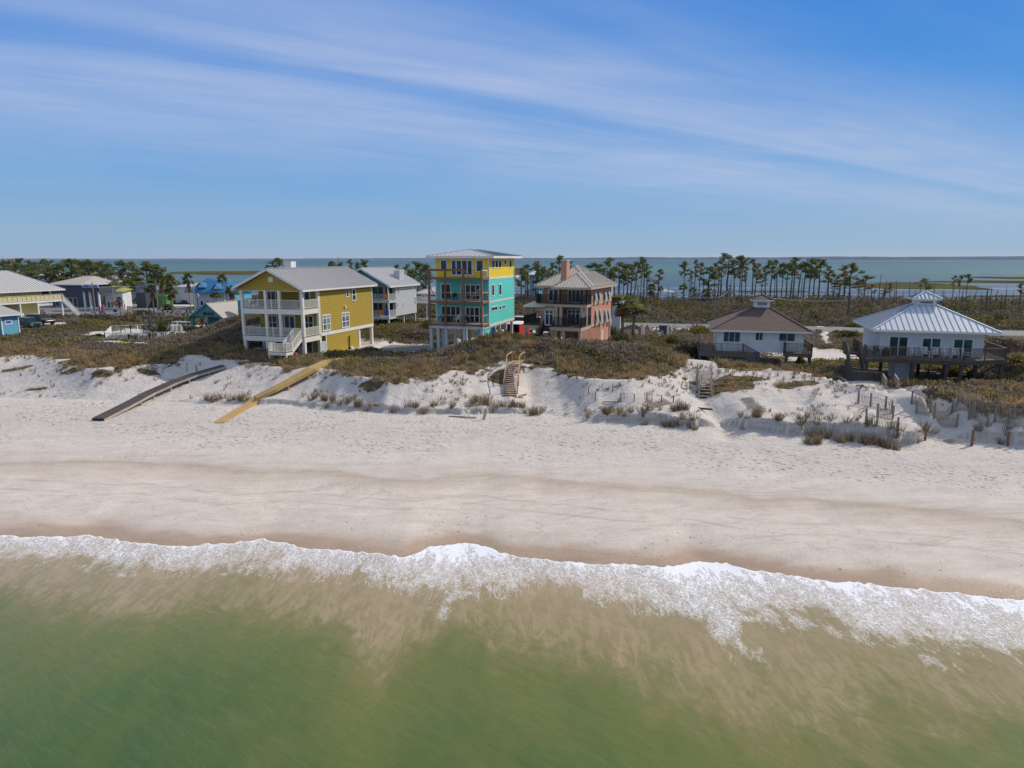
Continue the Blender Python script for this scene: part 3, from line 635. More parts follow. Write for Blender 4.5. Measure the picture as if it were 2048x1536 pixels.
# ------------------------------------------------------------------ house kit
class House:
    def __init__(s, name, px, Y, base, rot, label, cat='house', group=None, py=640):
        p = aty(px, py, Y); s.x, s.y, s.base, s.rot = p.x, p.y, base, R(rot)
        s.c, s.s = math.cos(s.rot), math.sin(s.rot)
        s.e = empty(name, (s.x, s.y, base), s.rot, label, cat, group)
    def hit(s, face, c, px, py):
        """where the line of sight through a photo position meets the wall plane: (along, height) in house coordinates"""
        a, b, d = ray(px, py)
        ox, oy = -s.x * s.c - s.y * s.s, s.x * s.s - s.y * s.c          # camera in local frame
        dx, dy = a * s.c + b * s.s, -a * s.s + b * s.c
        if face == 'F': t = (c - oy) / dy; return ox + t * dx, CAMZ + t * d - s.base
        t = (c - ox) / dx; return oy + t * dy, CAMZ + t * d - s.base
    def ground(s, x, y):
        return gz1(s.x + x * s.c - y * s.s, s.y + x * s.s + y * s.c) - s.base
    def opening(s, face, c, r, name='window', frame=.11, cols=1, rows=(), fm=None, gm=None, proud=.05, parent=None):
        (u0, za), (u1, zb) = s.hit(face, c, r[0], r[1]), s.hit(face, c, r[2], r[3])
        cu, _ = s.hit(face, c, (r[0] + r[2]) / 2, (r[1] + r[3]) / 2)
        _, z1 = s.hit(face, c, (r[0] + r[2]) / 2, r[1]); _, z0 = s.hit(face, c, (r[0] + r[2]) / 2, r[3])
        return s.window(face, c, min(u0, u1), max(u0, u1), z0, z1, name, frame, cols, rows, fm, gm, proud, parent)
    def window(s, face, c, u0, u1, z0, z1, name='window', frame=.11, cols=1, rows=(), fm=None, gm=None, proud=.05, parent=None):
        sg = -1 if face == 'F' else 1
        def bx(mb, a0, a1, h0, h1, d0, d1):
            if face == 'F': mb.box(a0, a1, c - d1, c - d0, h0, h1)
            else: mb.box(c + d0, c + d1, a0, a1, h0, h1)
        m = MB(); f = frame
        bx(m, u0, u0 + f, z0, z1, .004, proud); bx(m, u1 - f, u1, z0, z1, .004, proud)
        bx(m, u0 + f, u1 - f, z1 - f, z1, .004, proud + .003); bx(m, u0 + f, u1 - f, z0, z0 + f, .004, proud + .003)
        for k in range(1, cols):
            u = u0 + (u1 - u0) * k / cols; bx(m, u - f * .4, u + f * .4, z0 + f, z1 - f, .012, proud - .006)
        for fr in rows:
            z = z0 + (z1 - z0) * fr; bx(m, u0 + f, u1 - f, z - f * .3, z + f * .3, .012, proud - .010)
        w = m.build(name, fm or M['white'], parent or s.e)
        g = MB(); bx(g, u0 + f * .9, u1 - f * .9, z0 + f * .9, z1 - f * .9, .002, .018); g.build('pane', gm or M['glass'], w)
        return w
    def part(s, name, mat, mb): return mb.build(name, mat, s.e)
def railing(h, path, z, hgt=1.0, mat=None, gap=.14, post=2.0, name='railing', th=.05, top=.09, midrails=0, parent=None, cap=None):
    """path of (x, y) or (x, y, z)"""
    m = MB()
    for (a, b_) in zip(path[:-1], path[1:]):
        za = z if len(a) == 2 else a[2]; zb = z if len(b_) == 2 else b_[2]
        A = Vector((a[0], a[1], za)); B = Vector((b_[0], b_[1], zb)); L = (B - A).length
        U = Vector((0, 0, 1))
        m.bar(A + U * hgt, B + U * hgt, top, .05); m.bar(A + U * .12, B + U * .12, .05, .05)
        for k in range(midrails): m.bar(A + U * (.12 + (hgt - .12) * (k + 1) / (midrails + 1)), B + U * (.12 + (hgt - .12) * (k + 1) / (midrails + 1)), .04, .04)
        n = max(1, int(L / post))
        for i in range(n + 1):
            p = A.lerp(B, i / n); m.bar(p, p + U * (hgt + .06), .09, .09)
        if gap:
            nb = int(L / gap)
            for i in range(1, nb):
                p = A.lerp(B, i / nb); m.bar(p + U * .14, p + U * (hgt - .02), th, th * .7)
    return m.build(name, mat or M['white'], (parent or (h.e if h else None)))
def stair(h, a, b_, w, mat, rail=None, steps=None, name='stair', rmat=None, sides=(1, 1), parent=None, treadmat=None):
    """flight from a (top) to b_ (bottom), width w across; returns the stair object"""
    A = Vector(a); B = Vector(b_); d = Vector((B.x - A.x, B.y - A.y, 0)); L = d.length; d.normalize(); n_ = Vector((-d.y, d.x, 0))
    n = steps or max(3, int(abs(A.z - B.z) / .19)); m = MB()
    for sgn in (-1, 1): m.bar(A + n_ * sgn * w / 2 - Vector((0, 0, .12)), B + n_ * sgn * w / 2 - Vector((0, 0, .12)), .06, .28)
    for i in range(n):
        p = A.lerp(B, (i + .6) / n); m.bar(p - n_ * (w / 2 - .03), p + n_ * (w / 2 - .03), .27, .045)
    o = m.build(name, mat, parent or h.e)
    if rail:
        for sgn, on in zip((-1, 1), sides):
            if on: railing(h, [tuple(A + n_ * sgn * w / 2), tuple(B + n_ * sgn * w / 2)], 0, rail, rmat or mat, gap=.16, post=1.6, name='handrail', parent=o)
    return o
def slab_face(m, rib, pts, sp, th=.10, rh=.06, rw=.05):
    """roof plane: pts[0]->pts[1] is the eave; ribs run straight up the slope every sp metres"""
    P = [Vector(p) for p in pts]; e = (P[1] - P[0]); L = e.length; e.normalize()
    nrm = e.cross(P[-1] - P[0]); nrm.normalize()
    if nrm.z < 0: nrm = -nrm
    up = nrm.cross(e); up.normalize()
    if up.z < 0: up = -up
    m.poly([tuple(p) for p in P] if (P[1] - P[0]).cross(P[2] - P[0]).z > 0 else [tuple(p) for p in P[::-1]], nrm, th)
    if not sp: return
    q = [((p - P[0]).dot(e), (p - P[0]).dot(up)) for p in P]
    k = int(L / sp); off = (L - k * sp) / 2
    xs_ = [off + sp * i for i in range(k + 1)]
    for x in xs_:
        ys = []
        for (a, b_) in zip(q, q[1:] + q[:1]):
            if (a[0] - x) * (b_[0] - x) < 0:
                t = (x - a[0]) / (b_[0] - a[0]); ys.append(a[1] + t * (b_[1] - a[1]))
        if len(ys) >= 2 and max(ys) - min(ys) > .1:
            A = P[0] + e * x + up * min(ys) + nrm * (rh / 2 + .003); B = P[0] + e * x + up * max(ys) + nrm * (rh / 2 + .003)
            rib.bar(A, B, rw, rh, up=nrm)
def hip_roof(h, x0, x1, y0, y1, ze, ridge, zr, mat, sp=.45, trim=None, ribmat=None, name='roof', parent=None, sides='FRBL', fascia=.22):
    (ra, rb) = ridge     # ((x, y), (x, y)) front / rear ridge ends or left / right ends
    A = (x0, y0, ze); B = (x1, y0, ze); C_ = (x1, y1, ze); D = (x0, y1, ze)
    a = (*ra, zr); b_ = (*rb, zr); m = MB(); rib = m if ribmat is None else MB()
    along_y = abs(ra[1] - rb[1]) >= abs(ra[0] - rb[0])
    if along_y:
        faces = [[A, B, a], [B, C_, b_, a], [C_, D, b_], [D, A, a, b_]]
    else:
        faces = [[A, B, b_, a], [B, C_, b_], [C_, D, a, b_], [D, A, a]]
    for f in faces:
        g = [f[0]]
        for p in f[1:]:
            if (Vector(p) - Vector(g[-1])).length > .05: g.append(p)
        if (Vector(g[0]) - Vector(g[-1])).length < .05: g.pop()
        slab_face(m, rib, g, sp, .08)
    for p, q in ((A, a), (B, a if along_y else b_), (C_, b_), (D, b_ if along_y else a), (a, b_)):
        u = Vector((0, 0, .04)); (m).bar(Vector(p) + u, Vector(q) + u, .16, .06)
    o = m.build(name, mat, parent or h.e)
    if ribmat is not None: rib.build('roof_seams', ribmat, o)
    if trim:
        t = MB(); z1 = ze - .012; z0 = ze - fascia
        t.box(x0, x1, y0, y0 + .05, z0, z1); t.box(x0, x1, y1 - .05, y1, z0, z1); t.box(x0, x0 + .05, y0 + .05, y1 - .05, z0, z1); t.box(x1 - .05, x1, y0 + .05, y1 - .05, z0, z1)
        t.box(x0 + .06, x1 - .06, y0 + .06, y1 - .06, z0 + .02, z0 + .06)
        t.build('fascia', trim, o)
    return o
def gable_roof(h, x0, x1, y0, y1, ze, xr, zr, mat, sp=.45, trim=None, name='roof', zeL=None):
    zL = ze if zeL is None else zeL
    m = MB()
    slab_face(m, m, [(x1, y0, ze), (x1, y1, ze), (xr, y1, zr), (xr, y0, zr)], sp)
    slab_face(m, m, [(x0, y1, zL), (x0, y0, zL), (xr, y0, zr), (xr, y1, zr)], sp)
    m.bar((xr, y0, zr + .04), (xr, y1, zr + .04), .3, .05)
    o = m.build(name, mat, h.e)
    if trim:
        t = MB()
        for y in (y0 - .02, y1 + .02):
            t.bar((x0, y, zL - .12), (xr, y, zr - .12), .05, .24); t.bar((x1, y, ze - .12), (xr, y, zr - .12), .05, .24)
        t.box(x1 - .03, x1 + .03, y0, y1, ze - .30, ze - .09); t.box(x0 - .03, x0 + .03, y0, y1, zL - .30, zL - .09)
        t.build('fascia', trim, o)
    return o
def pile(h, x, y, top, w=.3, mat=None, name='pile', bot=None):
    g = h.ground(x, y) - .3 if bot is None else bot
    m = MB().box(x - w / 2, x + w / 2, y - w / 2, y + w / 2, g, top); return m.build(name, mat or M['greywhite'], h.e)
def block(h, name, mat, x0, x1, y0, y1, z0, z1, parent=None): return MB().box(x0, x1, y0, y1, z0, z1).build(name, mat, parent or h.e)
def deck(h, x0, x1, y0, y1, z, fm, dm, th=.30, name='deck'):
    """boards on a rim"""
    m = MB(); m.box(x0, x1, y0, y0 + .08, z - th, z - .03); m.box(x0, x1, y1 - .08, y1, z - th, z - .03)
    m.box(x0, x0 + .08, y0 + .08, y1 - .08, z - th, z - .03); m.box(x1 - .08, x1, y0 + .08, y1 - .08, z - th, z - .03)
    o = m.build(name, fm, h.e); b_ = MB(); n = int((y1 - y0) / .16)
    for i in range(n):
        ya = y0 + (y1 - y0) * i / n; b_.box(x0 - .02, x1 + .02, ya, ya + (y1 - y0) / n - .012, z - .026, z + .012)
    b_.build('deck_boards', dm, o); return o
# ------------------------------------------------------------------ mustard yellow house
h = House('beach_house', 607, 78.5, 4.2, -17, 'three storey mustard yellow beach house with white double decks on stilts')
F0 = lambda px, py, y=0: h.hit('F', y, px, py)
zd2 = F0(603, 619)[1]; zd1 = F0(607, 675)[1]; ze = F0(603, 579, -.5)[1]; W_, D_ = 8.45, 16.4; d1 = 3.4
xr, zr = F0(532, 537, -.7)
XL = -W_
block(h, 'wall', M['yellow'], XL, 0, d1, D_, zd1 - .12, ze - .12)
m = MB(); m.poly([(XL, .02, ze - .18), (0, .02, ze - .18), (0, .02, ze + .05), (xr, .02, zr - .15), (XL, .02, ze + .05)], (0, -1, 0), .2); m.build('gable', M['yellow'], h.e)
m = MB(); m.poly([(XL, D_ - .01, ze - .12), (0, D_ - .01, ze - .12), (xr, D_ - .01, zr - .15)], (0, -1, 0), .2); m.build('gable', M['yellow'], h.e)
block(h, 'ceiling', M['yellow_trim'], XL, 0, .22, d1 - .01, ze - .30, ze - .2)
gable_roof(h, XL - .55, .55, -.7, D_ + .6, ze + .02, xr, zr, M['metal'], .42, M['white'], zeL=ze + .1)
h.window('F', .015, xr - .3, xr + .3, zr - 1.55, zr - 1.0, 'vent', .08, 1, (.3, .6), gm=M['white'])
for z in (zd2, zd1):
    deck(h, XL, 0, 0, d1 - .01, z, M['yellow_trim'], M['wood_grey'], .62)
    railing(h, [(XL + .05, d1 - .1), (XL + .05, .07), (-.05, .07), (-.05, d1 - .1)], z, 1.02, M['yellow_trim'], .15, 3.0)
px_posts = [482, 530, 557.5, 603.5]
for i, px in enumerate(px_posts):
    x = F0(px, 600)[0]; x = min(max(x, XL + .15), -.15)
    block(h, 'post', M['yellow_trim'], x - .16, x + .16, -.02, .30, zd1 + .02, ze - .19)
block(h, 'post', M['yellow_trim'], -.28, .02, d1 - .30, d1 - .02, zd1 + .02, ze - .19)
t = MB(); t.box(-.12, .035, d1 - .01, d1 + .12, zd1 + .18, ze - .3); t.box(.002, .035, D_ - .14, D_ + .02, zd1 + .18, ze - .3); t.box(.002, .05, d1 + .0, D_ + .02, zd1 - .22, zd1 + .17)
t.build('corner_trim', M['white'], h.e)
for r in ((644, 628.7, 661.7, 661.9), (682.2, 624.4, 699.4, 655.6)): h.opening('S', 0, r, cols=2, rows=(.42, .78), frame=.15, gm=M['glass_l'])
for r in ((691, 577.3, 697.8, 594.5), (703.3, 577.3, 711.9, 601.7)): h.opening('S', 0, r, rows=(.5,), frame=.13)
h.opening('F', d1, (531.8, 581, 553.3, 607), 'door', cols=2, frame=.16, gm=M['glass_t']); h.opening('F', d1, (597, 581, 621.6, 606), 'door', cols=2, frame=.16, gm=M['glass_t'])
h.opening('F', d1, (533.8, 629.6, 556, 657), cols=2, rows=(.45,), frame=.13); h.opening('F', d1, (567, 629.6, 592, 662), 'door', cols=2, frame=.18); h.opening('F', d1, (606, 630, 628, 658), cols=2, rows=(.45,), frame=.13)
block(h, 'lamp', M['white'], .0, .18, F0(0, 0)[0] * 0 + h.hit('S', 0, 688.4, 613.6)[0], h.hit('S', 0, 688.4, 613.6)[0] + .22, h.hit('S', 0, 688.4, 613.6)[1] - .15, h.hit('S', 0, 688.4, 613.6)[1] + .15)
ya = h.hit('S', 0, 652, 690)[0]; yb = h.hit('S', 0, 719, 690)[0]
block(h, 'lower_wall', M['yellow'], -6.2, 0, ya, yb, -.5, zd1 - .23)
block(h, 'lower_wall', M['yellow'], -4.0, -.9, d1 + .35, ya - .02, -.5, zd1 - .23)
h.window('F', d1 + .35, -3.3, -1.4, -.2, zd1 - .75, 'garage_door', .14, 1, (), M['yellow_trim'], M['wood_dk'])
h.window('S', 0, ya - 1.3, ya - .1, -.2, zd1 - .9, 'storage_door', .1, 1, (), M['white'], M['greywhite'])
for q_ in (ya - .02, yb - .14): MB().box(.002, .06, q_, q_ + .14, -.3, zd1 - .24).build('corner_trim', M['white'], h.e)
for x, y in ((XL + .2, .2), (XL + 3.3, .2), (-5.0, 3.1), (-.2, .2), (-.2, d1), (XL + .2, d1 + .3), (XL + .2, 8), (-4.6, 3.2), (-.2, D_ - .2), (XL + .2, D_ - .2), (-4.2, D_ - .2), (-.35, yb + .5), (-4.2, 7.5)):
    pile(h, x, y, zd1 - .62 if y < d1 else zd1 - .25, .36, M['yellow_trim'])
# outside stair: deck down to a landing at the left
xs = F0(597, 675)[0]; lz = F0(562, 705, -3.3)[1]; lx0 = F0(537, 705, -3.3)[0]; lx1 = xs + .62
deck(h, lx0, lx1, -3.4, -2.1, lz, M['yellow_trim'], M['wood_grey'], .34, 'landing')
railing(h, [(lx0 + .05, -2.15), (lx0 + .05, -3.35), (lx1 - .05, -3.35), (lx1 - .05, -2.15)], lz, 1.0, M['yellow_trim'], .15, 1.8)
stair(h, (xs, -.02, zd1), (xs, -2.1, lz + .05), 1.15, M['yellow_trim'], 1.0, rmat=M['yellow_trim'], sides=(1, 1))
for x, y in ((lx0 + .1, -3.25), (lx1 - .1, -3.25), (lx0 + .1, -2.25), (lx1 - .1, -2.25)): pile(h, x, y, lz - .3, .16, M['yellow_trim'])
block(h, 'lattice_panel', M['wood_grey'], F0(598, 700)[0] - .1, F0(607, 700)[0], .05, .12, -.6, zd1 - 1.1)
block(h, 'utility_box', M['yellow_trim'], .0, .3, h.hit('S', 0, 699, 700)[0], h.hit('S', 0, 703, 700)[0], -.35, .55)
t = MB(); yy_ = h.hit('S', 0, 698, 690)[0]; t.bar((.12, yy_, -.3), (.12, yy_, 2.0), .1); t.build('pipe', M['black'], h.e)
rk = MB(); yk = D_ * .62; rk.box(xr - .6, xr + .6, yk, yk + .12, zr - .1, zr + 1.5)
cw = MB(); cx0, cz0 = F0(566.5, 524, 10.5)[0], 0; z1 = F0(570, 523, 10.5)[1]
cw.box(cx0, cx0 + 1.15, 10.5, 10.62, zr - .6, z1); cw.box(cx0, cx0 + .1, 10.62, 11.5, zr - .6, z1); cw.box(cx0 + 1.05, cx0 + 1.15, 10.62, 11.5, zr - .6, z1); cw.box(cx0, cx0 + 1.15, 11.5, 11.6, zr - .6, z1); cw.build('chimney', M['white'], h.e)
HY = h
# things on and under the deck
def lchair(loc, rz, mat, label, group=None, name='deck_chair', s=1.0):
    e = empty(name, loc, rz, label, 'chair', group); e.scale = (s, s, s)
    MB().box(-.28, .28, -.25, .28, .38, .43).build('seat', mat, e)
    m = MB()
    for k in range(5): m.bar((-.24 + .12 * k, .27, .42), (-.24 + .12 * k, .42, 1.0), .09, .03)
    m.build('backrest', mat, e)
    for sx in (-1, 1):
        for y in (-.22, .27): MB().bar((sx * .28, y, 0), (sx * .28, y, .62), .05).build('leg', mat, e)
        MB().box(sx * .28 - .05, sx * .28 + .05, -.3, .32, .62, .66).build('armrest', mat, e)
    return e
def hp(h, x, y, z): return (h.x + x * h.c - y * h.s, h.y + x * h.s + y * h.c, h.base + z)
xx, _ = h.hit('F', 1.8, 507, 612)
lchair(hp(h, xx, 1.8, zd2 + .02), h.rot + .4, M['black'], 'dark chair on the upper left deck of the mustard house')
xx, _ = h.hit('F', 1.2, 585, 612)
lchair(hp(h, xx, 1.2, zd2 + .02), h.rot - .3, M['wood_pale'], 'pale timber chair on the upper right deck of the mustard house')
# ------------------------------------------------------------------ turquoise and yellow tower house
h = House('tower_house', 966, 81.4, 4.4, -17, 'tall turquoise house with bright yellow top storey and unfinished timber decks')
F0 = lambda px, py, y=0: h.hit('F', y, px, py); S0 = lambda px, py: h.hit('S', 0, px, py)
d1 = h.hit('S', 0, 978.5, 600)[0]; D_ = h.hit('S', 0, 1028, 600)[0]; XL = F0(857, 620)[0]
zc3 = F0(963, 555)[1]; zc2 = F0(964, 603)[1]; zc1 = F0(965, 649)[1]
ze = h.hit('F', d1, 977, 513.8)[1]; zr = h.hit('F', 7, 945, 500.5)[1]
def ban(u0, u1, z0, z1, nm, mat): return block(h, nm, mat, XL, 0, d1, D_, z0, z1)
zb = h.hit('F', d1, 978, 557)[1]; za = h.hit('F', d1, 978, 604)[1]; zw = h.hit('F', d1, 978, 649)[1]
block(h, 'upper_wall', M['bright'], XL, 0, d1, D_, zb, ze); block(h, 'wall', M['turq'], XL, 0, d1, D_, zw, zb - .004)
t = MB()
t.box(XL - .03, .04, d1 - .04, D_ + .03, zb - .12, zb + .12); t.box(XL - .03, .04, d1 - .04, D_ + .03, za - .12, za + .08); t.box(XL - .04, .05, d1 - .05, D_ + .04, zw - .25, zw + .0)
t.box(-.10, .032, d1 - .032, d1 + .1, zw, ze); t.box(-.1, .032, D_ - .1, D_ + .032, zw, ze); t.box(XL - .032, XL + .1, d1 - .032, d1 + .1, zw, ze)
t.build('trim', M['white'], h.e)
xa = h.hit('F', 7, 944.6, 503)[0]
hip_roof(h, XL - .85, .9, d1 - .9, D_ + .9, ze + .12, ((xa - .0, d1 + 4.2), (xa + .0, d1 + 6.2)), zr + .1, M['metal_white'], .55, M['white'], M['metal_dk'], fascia=.28)
for r in ((982.9, 519.4, 1002.7, 536.5),):
    (a, _), (b_, _) = S0(r[0], 528), S0(r[2], 528); z1 = S0(993, 519.4)[1]; z0 = S0(993, 536.6)[1]
    for k in range(3):
        w = (b_ - a) / 3; h.window('S', 0, a + w * k + .08, a + w * (k + 1) - .08, z0, z1, frame=.12)
h.opening('S', 0, (1007.9, 519.4, 1012.6, 529), frame=.1); h.opening('S', 0, (1018.2, 519.1, 1023.2, 535.8), frame=.12)
h.opening('S', 0, (982.9, 568, 988.6, 592.5), frame=.13); h.opening('S', 0, (997.2, 567, 1002.9, 591.2), frame=.13)
h.opening('S', 0, (982.9, 612.4, 994.5, 622), frame=.1, cols=2); h.opening('S', 0, (998, 611.4, 1002.7, 619.6), frame=.1); h.opening('S', 0, (1005.2, 609.4, 1009.8, 617.8), frame=.1)
h.opening('F', d1, (880, 519, 895.1, 541.3), frame=.13, gm=M['glass_t']); h.opening('F', d1, (951.4, 519, 967.8, 544), frame=.13, gm=M['glass_t'])
h.opening('F', d1, (901.3, 519, 946, 551.5), 'sliding_door', cols=4, frame=.16)
h.opening('F', d1, (881, 566.6, 902.9, 600), 'sliding_door', cols=2, frame=.15); h.opening('F', d1, (920.7, 568, 961.7, 600), 'sliding_door', cols=4, frame=.15)
h.opening('F', d1, (881.7, 611, 922, 646.5), 'sliding_door', cols=4, frame=.15); h.opening('F', d1, (930.2, 613, 968.5, 646.5), 'sliding_door', cols=4, frame=.15)
for z in (zc3, zc2, zc1): deck(h, XL, 0, 0, d1 - .05, z, M['wood_deck'], M['wood_raw'], .28)
block(h, 'beam', M['greywhite'], XL, 0, .0, .4, zc1 - .62, zc1 - .3); block(h, 'beam', M['greywhite'], -.35, .02, .42, D_, zc1 - .62, zw - .26); block(h, 'beam', M['greywhite'], XL, XL + .35, .42, D_, zc1 - .62, zw - .26)
for px in (857.5, 890.6, 926.8, 963):
    x = min(max(F0(px, 600)[0], XL + .14), -.14); block(h, 'post', M['wood_deck'], x - .11, x + .11, -.10, .12, zc1 - .32, F0(963, 539)[1])
for z in (zc2, zc1):
    m = MB(); m.bar((XL + .1, .1, z + 1.0), (-.1, .1, z + 1.0), .05, .1); m.bar((-.1, .1, z + 1.0), (-.1, d1 - .1, z + 1.0), .05, .1); m.bar((-.1, d1 - .5, z), (-.1, d1 - .5, z + 1), .06); m.build('guard_rail', M['wood_raw'], h.e)
m = MB(); m.bar((XL + .1, .1, zc3 + .85), (-2.1, .1, zc3 + .85), .05, .28); m.build('guard_rail', M['wood_deck'], h.e)
m = MB(); zt = F0(963, 541)[1]; m.bar((-.1, .1, zt), (-.1, d1 - .5, zt - .02), .05, .1); m.bar((-.1, d1 - .45, zc3), (-.1, d1 - .45, zt), .06, .06); m.build('guard_rail', M['white'], h.e)
for (p, q) in (((926.8, 540), (942, 557)), ((963, 540), (975, 556)), ((856.5, 540), (862, 549)), ((962, 572), (938, 602)), ((856, 568), (868, 590))):
    a = F0(*p); b_ = h.hit('F', .9, *q); MB().bar((a[0], .2, a[1]), (b_[0], .9, b_[1]), .05, .1).build('brace', M['wood_pale'], h.e)
for i, px in enumerate((858.5, 875.5, 891.5, 928, 963)):
    x = min(max(F0(px, 670)[0], XL + .22), -.22); pile(h, x, .25, zc1 - .62, .36, M['greywhite'])
for x, y in ((XL + .25, 4), (XL + .25, 8), (XL + .25, 12), (-3.6, 5), (-3.6, 9), (-1.9, 5.2), (-5.2, 6.5), (-2.9, D_ - .3)): pile(h, x, y, zc1 - .6, .3, M['greywhite'])
for px in (991.8, 1001.3, 1013.6, 1026):
    y = S0(px, 655)[0]; pile(h, -.2, min(y, D_ - .2), zc1 - .6, .34, M['greywhite'])
block(h, 'store_room', M['turq'], -1.0, -.05, .8, 3.2, -.2, zc1 - .63)
m = MB(); yq = S0(984.5, 660)[0]; m.box(.02, .08, yq - .2, yq + .7, zc1 - 1.5, zc1 - .8); m.build('notice_board', M['bluep'], h.e)
# rear balcony at the far corner
block(h, 'balcony', M['white'], -1.5, .25, D_ + .03, D_ + 1.6, zb - .15, zb + .1); railing(h, [(.2, D_ + .1), (.2, D_ + 1.5)], zb + .1, 1.0, M['wood_deck'], .14, 1.4)
HT = h
for (px, z, y, lab, mt) in ((907, zc2, 1.6, 'black bar stool by the wall on the middle timber deck of the tower house', 'black'), (881, zc1, 1.5, 'grey patio chair at the left end of the lowest timber deck', 'metal_dk'),
                            (896, zc1, 1.3, 'black patio chair near the left door on the lowest timber deck', 'black'), (913, zc1, 1.4, 'white cushioned chair between the posts on the lowest timber deck', 'white'),
                            (934, zc1, 1.3, 'black patio chair right of the middle post on the lowest timber deck', 'black'), (970, zc2, 1.4, 'slim dark chair at the right end of the middle timber deck', 'metal_dk')):
    x = h.hit('F', y, px, 620)[0]; lchair(hp(h, x, y, z + .02), h.rot + random.uniform(-.8, .8), M[mt], lab)
e = empty('patio_table', hp(h, h.hit('F', 1.4, 951, 620)[0], 1.4, zc2 + .02), h.rot, 'low pale table piled with things on the middle timber deck', 'table')
MB().box(-.9, .9, -.4, .4, .6, .66).build('table_top', M['wood_pale'], e)
for sx in (-.8, .8):
    for sy in (-.3, .3): MB().box(sx - .03, sx + .03, sy - .03, sy + .03, 0, .6).build('leg', M['wood_dk'], e)
m = MB().box(-.14, .14, -.14, .14, 0, .4); o = m.build('bucket', M['white']); o.location = hp(h, -.6, 1.0, zc2 + .02)
tag(o, 'white bucket near the right corner of the middle timber deck', 'bucket')
# ------------------------------------------------------------------ peach house
h = House('beach_house', 1174, 83.5, 4.8, -22, 'peach two storey house with tan metal hip roof, tall chimney and black railings', py=600)
F0 = lambda px, py, y=0: h.hit('F', y, px, py); S0 = lambda px, py: h.hit('S', 0, px, py)
d1 = S0(1183, 600)[0]; D_ = S0(1222.5, 600)[0]; XL = F0(1087, 600, d1)[0]
zu = F0(1174, 610)[1]; zl = h.hit('F', -2.4, 1166, 656)[1]; ze = h.hit('F', -.6, 1178.5, 576.5)[1]
XM = F0(1108, 600)[0]
block(h, 'wall', M['peach'], XL, 0, d1, D_, zl - .1, ze - .05)
block(h, 'wall', M['peach_plain'], F0(1081, 630, .4)[0], XM + .2, .4, d1 - .01, zl - .1, zu - .9)
t = MB(); t.box(-.06, .03, d1 - .03, d1 + .1, zl, ze - .1); t.box(.002, .05, d1 + .1, D_ + .02, zu - .22, zu + .15); t.box(.002, .05, d1 - .03, D_ + .03, zl - .35, zl + .0)
t.box(XL - .5, XM + .2, .34, .39, zu - .9, zu - .45); t.build('trim', M['tan'], h.e)
deck(h, XM, 0, 0, d1 - .03, zu, M['tan'], M['wood_grey'], .34, 'balcony'); deck(h, XL - .35, XM - .02, .4, d1 - .03, zu + .0, M['tan'], M['wood_grey'], .34, 'balcony')
railing(h, [(XM, 0.05), (-.05, .05), (-.05, d1 - .1)], zu, 1.15, M['iron'], .11, 1.5, th=.05); railing(h, [(XL - .3, d1 - .1), (XL - .3, .45), (XM, .45)], zu, 1.15, M['iron'], .11, 1.5, th=.05)
deck(h, XM + .3, .02, -2.4, d1 - .03, zl, M['tan'], M['wood_dk'], .45); 
xw = F0(1048, 655, -1)[0]
deck(h, xw, F0(1078, 655, -1)[0], -1.2, 3.4, zl, M['tan'], M['wood_dk'], .4); deck(h, F0(1078, 655, -1)[0] + .02, XM + .28, -.9, d1 - .5, zl - .35, M['wood_dk'], M['wood_dk'], .4)
railing(h, [(XM + .35, -2.35), (-.05, -2.35), (-.05, d1 - .1)], zl, 1.15, M['iron'], .11, 1.5, th=.05)
railing(h, [(xw + .05, 3.3), (xw + .05, -1.1), (F0(1078, 655, -1)[0], -1.1)], zl, 1.15, M['iron'], .10, 1.5, th=.06)
for px in (1112, 1121, 1163.5):
    x = F0(px, 640)[0]; block(h, 'column', M['tan'], x - .17, x + .17, .02, .34, zl + .02, zu - .35)
block(h, 'column', M['tan'], -.3, 0.02, .02, .34, zl + .02, zu - .35)
for px in (1111.5, 1121, 1163, 1174): 
    x = F0(px, 590)[0]; block(h, 'post', M['black'], x - .12, x + .02, .08, .2, zu + .02, ze - .1)
h.opening('F', d1, (1096.3, 577.4, 1117.9, 604), 'sliding_door', cols=2, frame=.18, fm=M['yellow_trim'], gm=M['glass_t']); h.opening('F', d1, (1135.2, 578.6, 1168.6, 606), 'sliding_door', cols=4, frame=.15, fm=M['yellow_trim'], gm=M['glass_t'])
h.opening('F', .4, (1089.5, 618.5, 1107.5, 651), 'sliding_door', cols=2, rows=(.72,), frame=.15, fm=M['white'], gm=M['glass_t']); h.opening('F', d1, (1134.6, 618.2, 1168, 650), 'sliding_door', cols=4, rows=(.72,), frame=.15, fm=M['yellow_trim'], gm=M['glass_t'])
def bahama(y, z1, hh, w):
    wdw = h.window('S', 0, y - w / 2, y + w / 2, z1 - hh, z1, frame=.08, gm=M['glass'])
    m = MB(); a = Vector((.07, y, z1)); b_ = Vector((.40, y, z1 - hh * .98)); m.bar(a, b_, w, .04, up=(1, 0, .3))
    m.bar((.08, y - w / 2 + .05, z1 - hh * .8), (.34, y - w / 2 + .05, z1 - hh * .9), .03); m.build('shutter', M['shingle_g'], wdw)
for px in (1189, 1197.5, 1209, 1216.5): 
    y, z = S0(px, 579.5); bahama(y, z, 1.5, .85)
for px in (1191.5, 1200, 1210, 1216.8):
    y, z = S0(px, 619); bahama(y, z, 1.75, .9)
A0 = F0(1101.8, 574, -.6)[0]
hip_roof(h, A0, .65, -.6, D_ + .7, ze + .05, (((A0 + .65) / 2, 2.3), ((A0 + .65) / 2, D_ - 1.8)), h.hit('F', 2.3, 1149, 546)[1], M['metal_tan'], .38, M['tan'], fascia=.24)
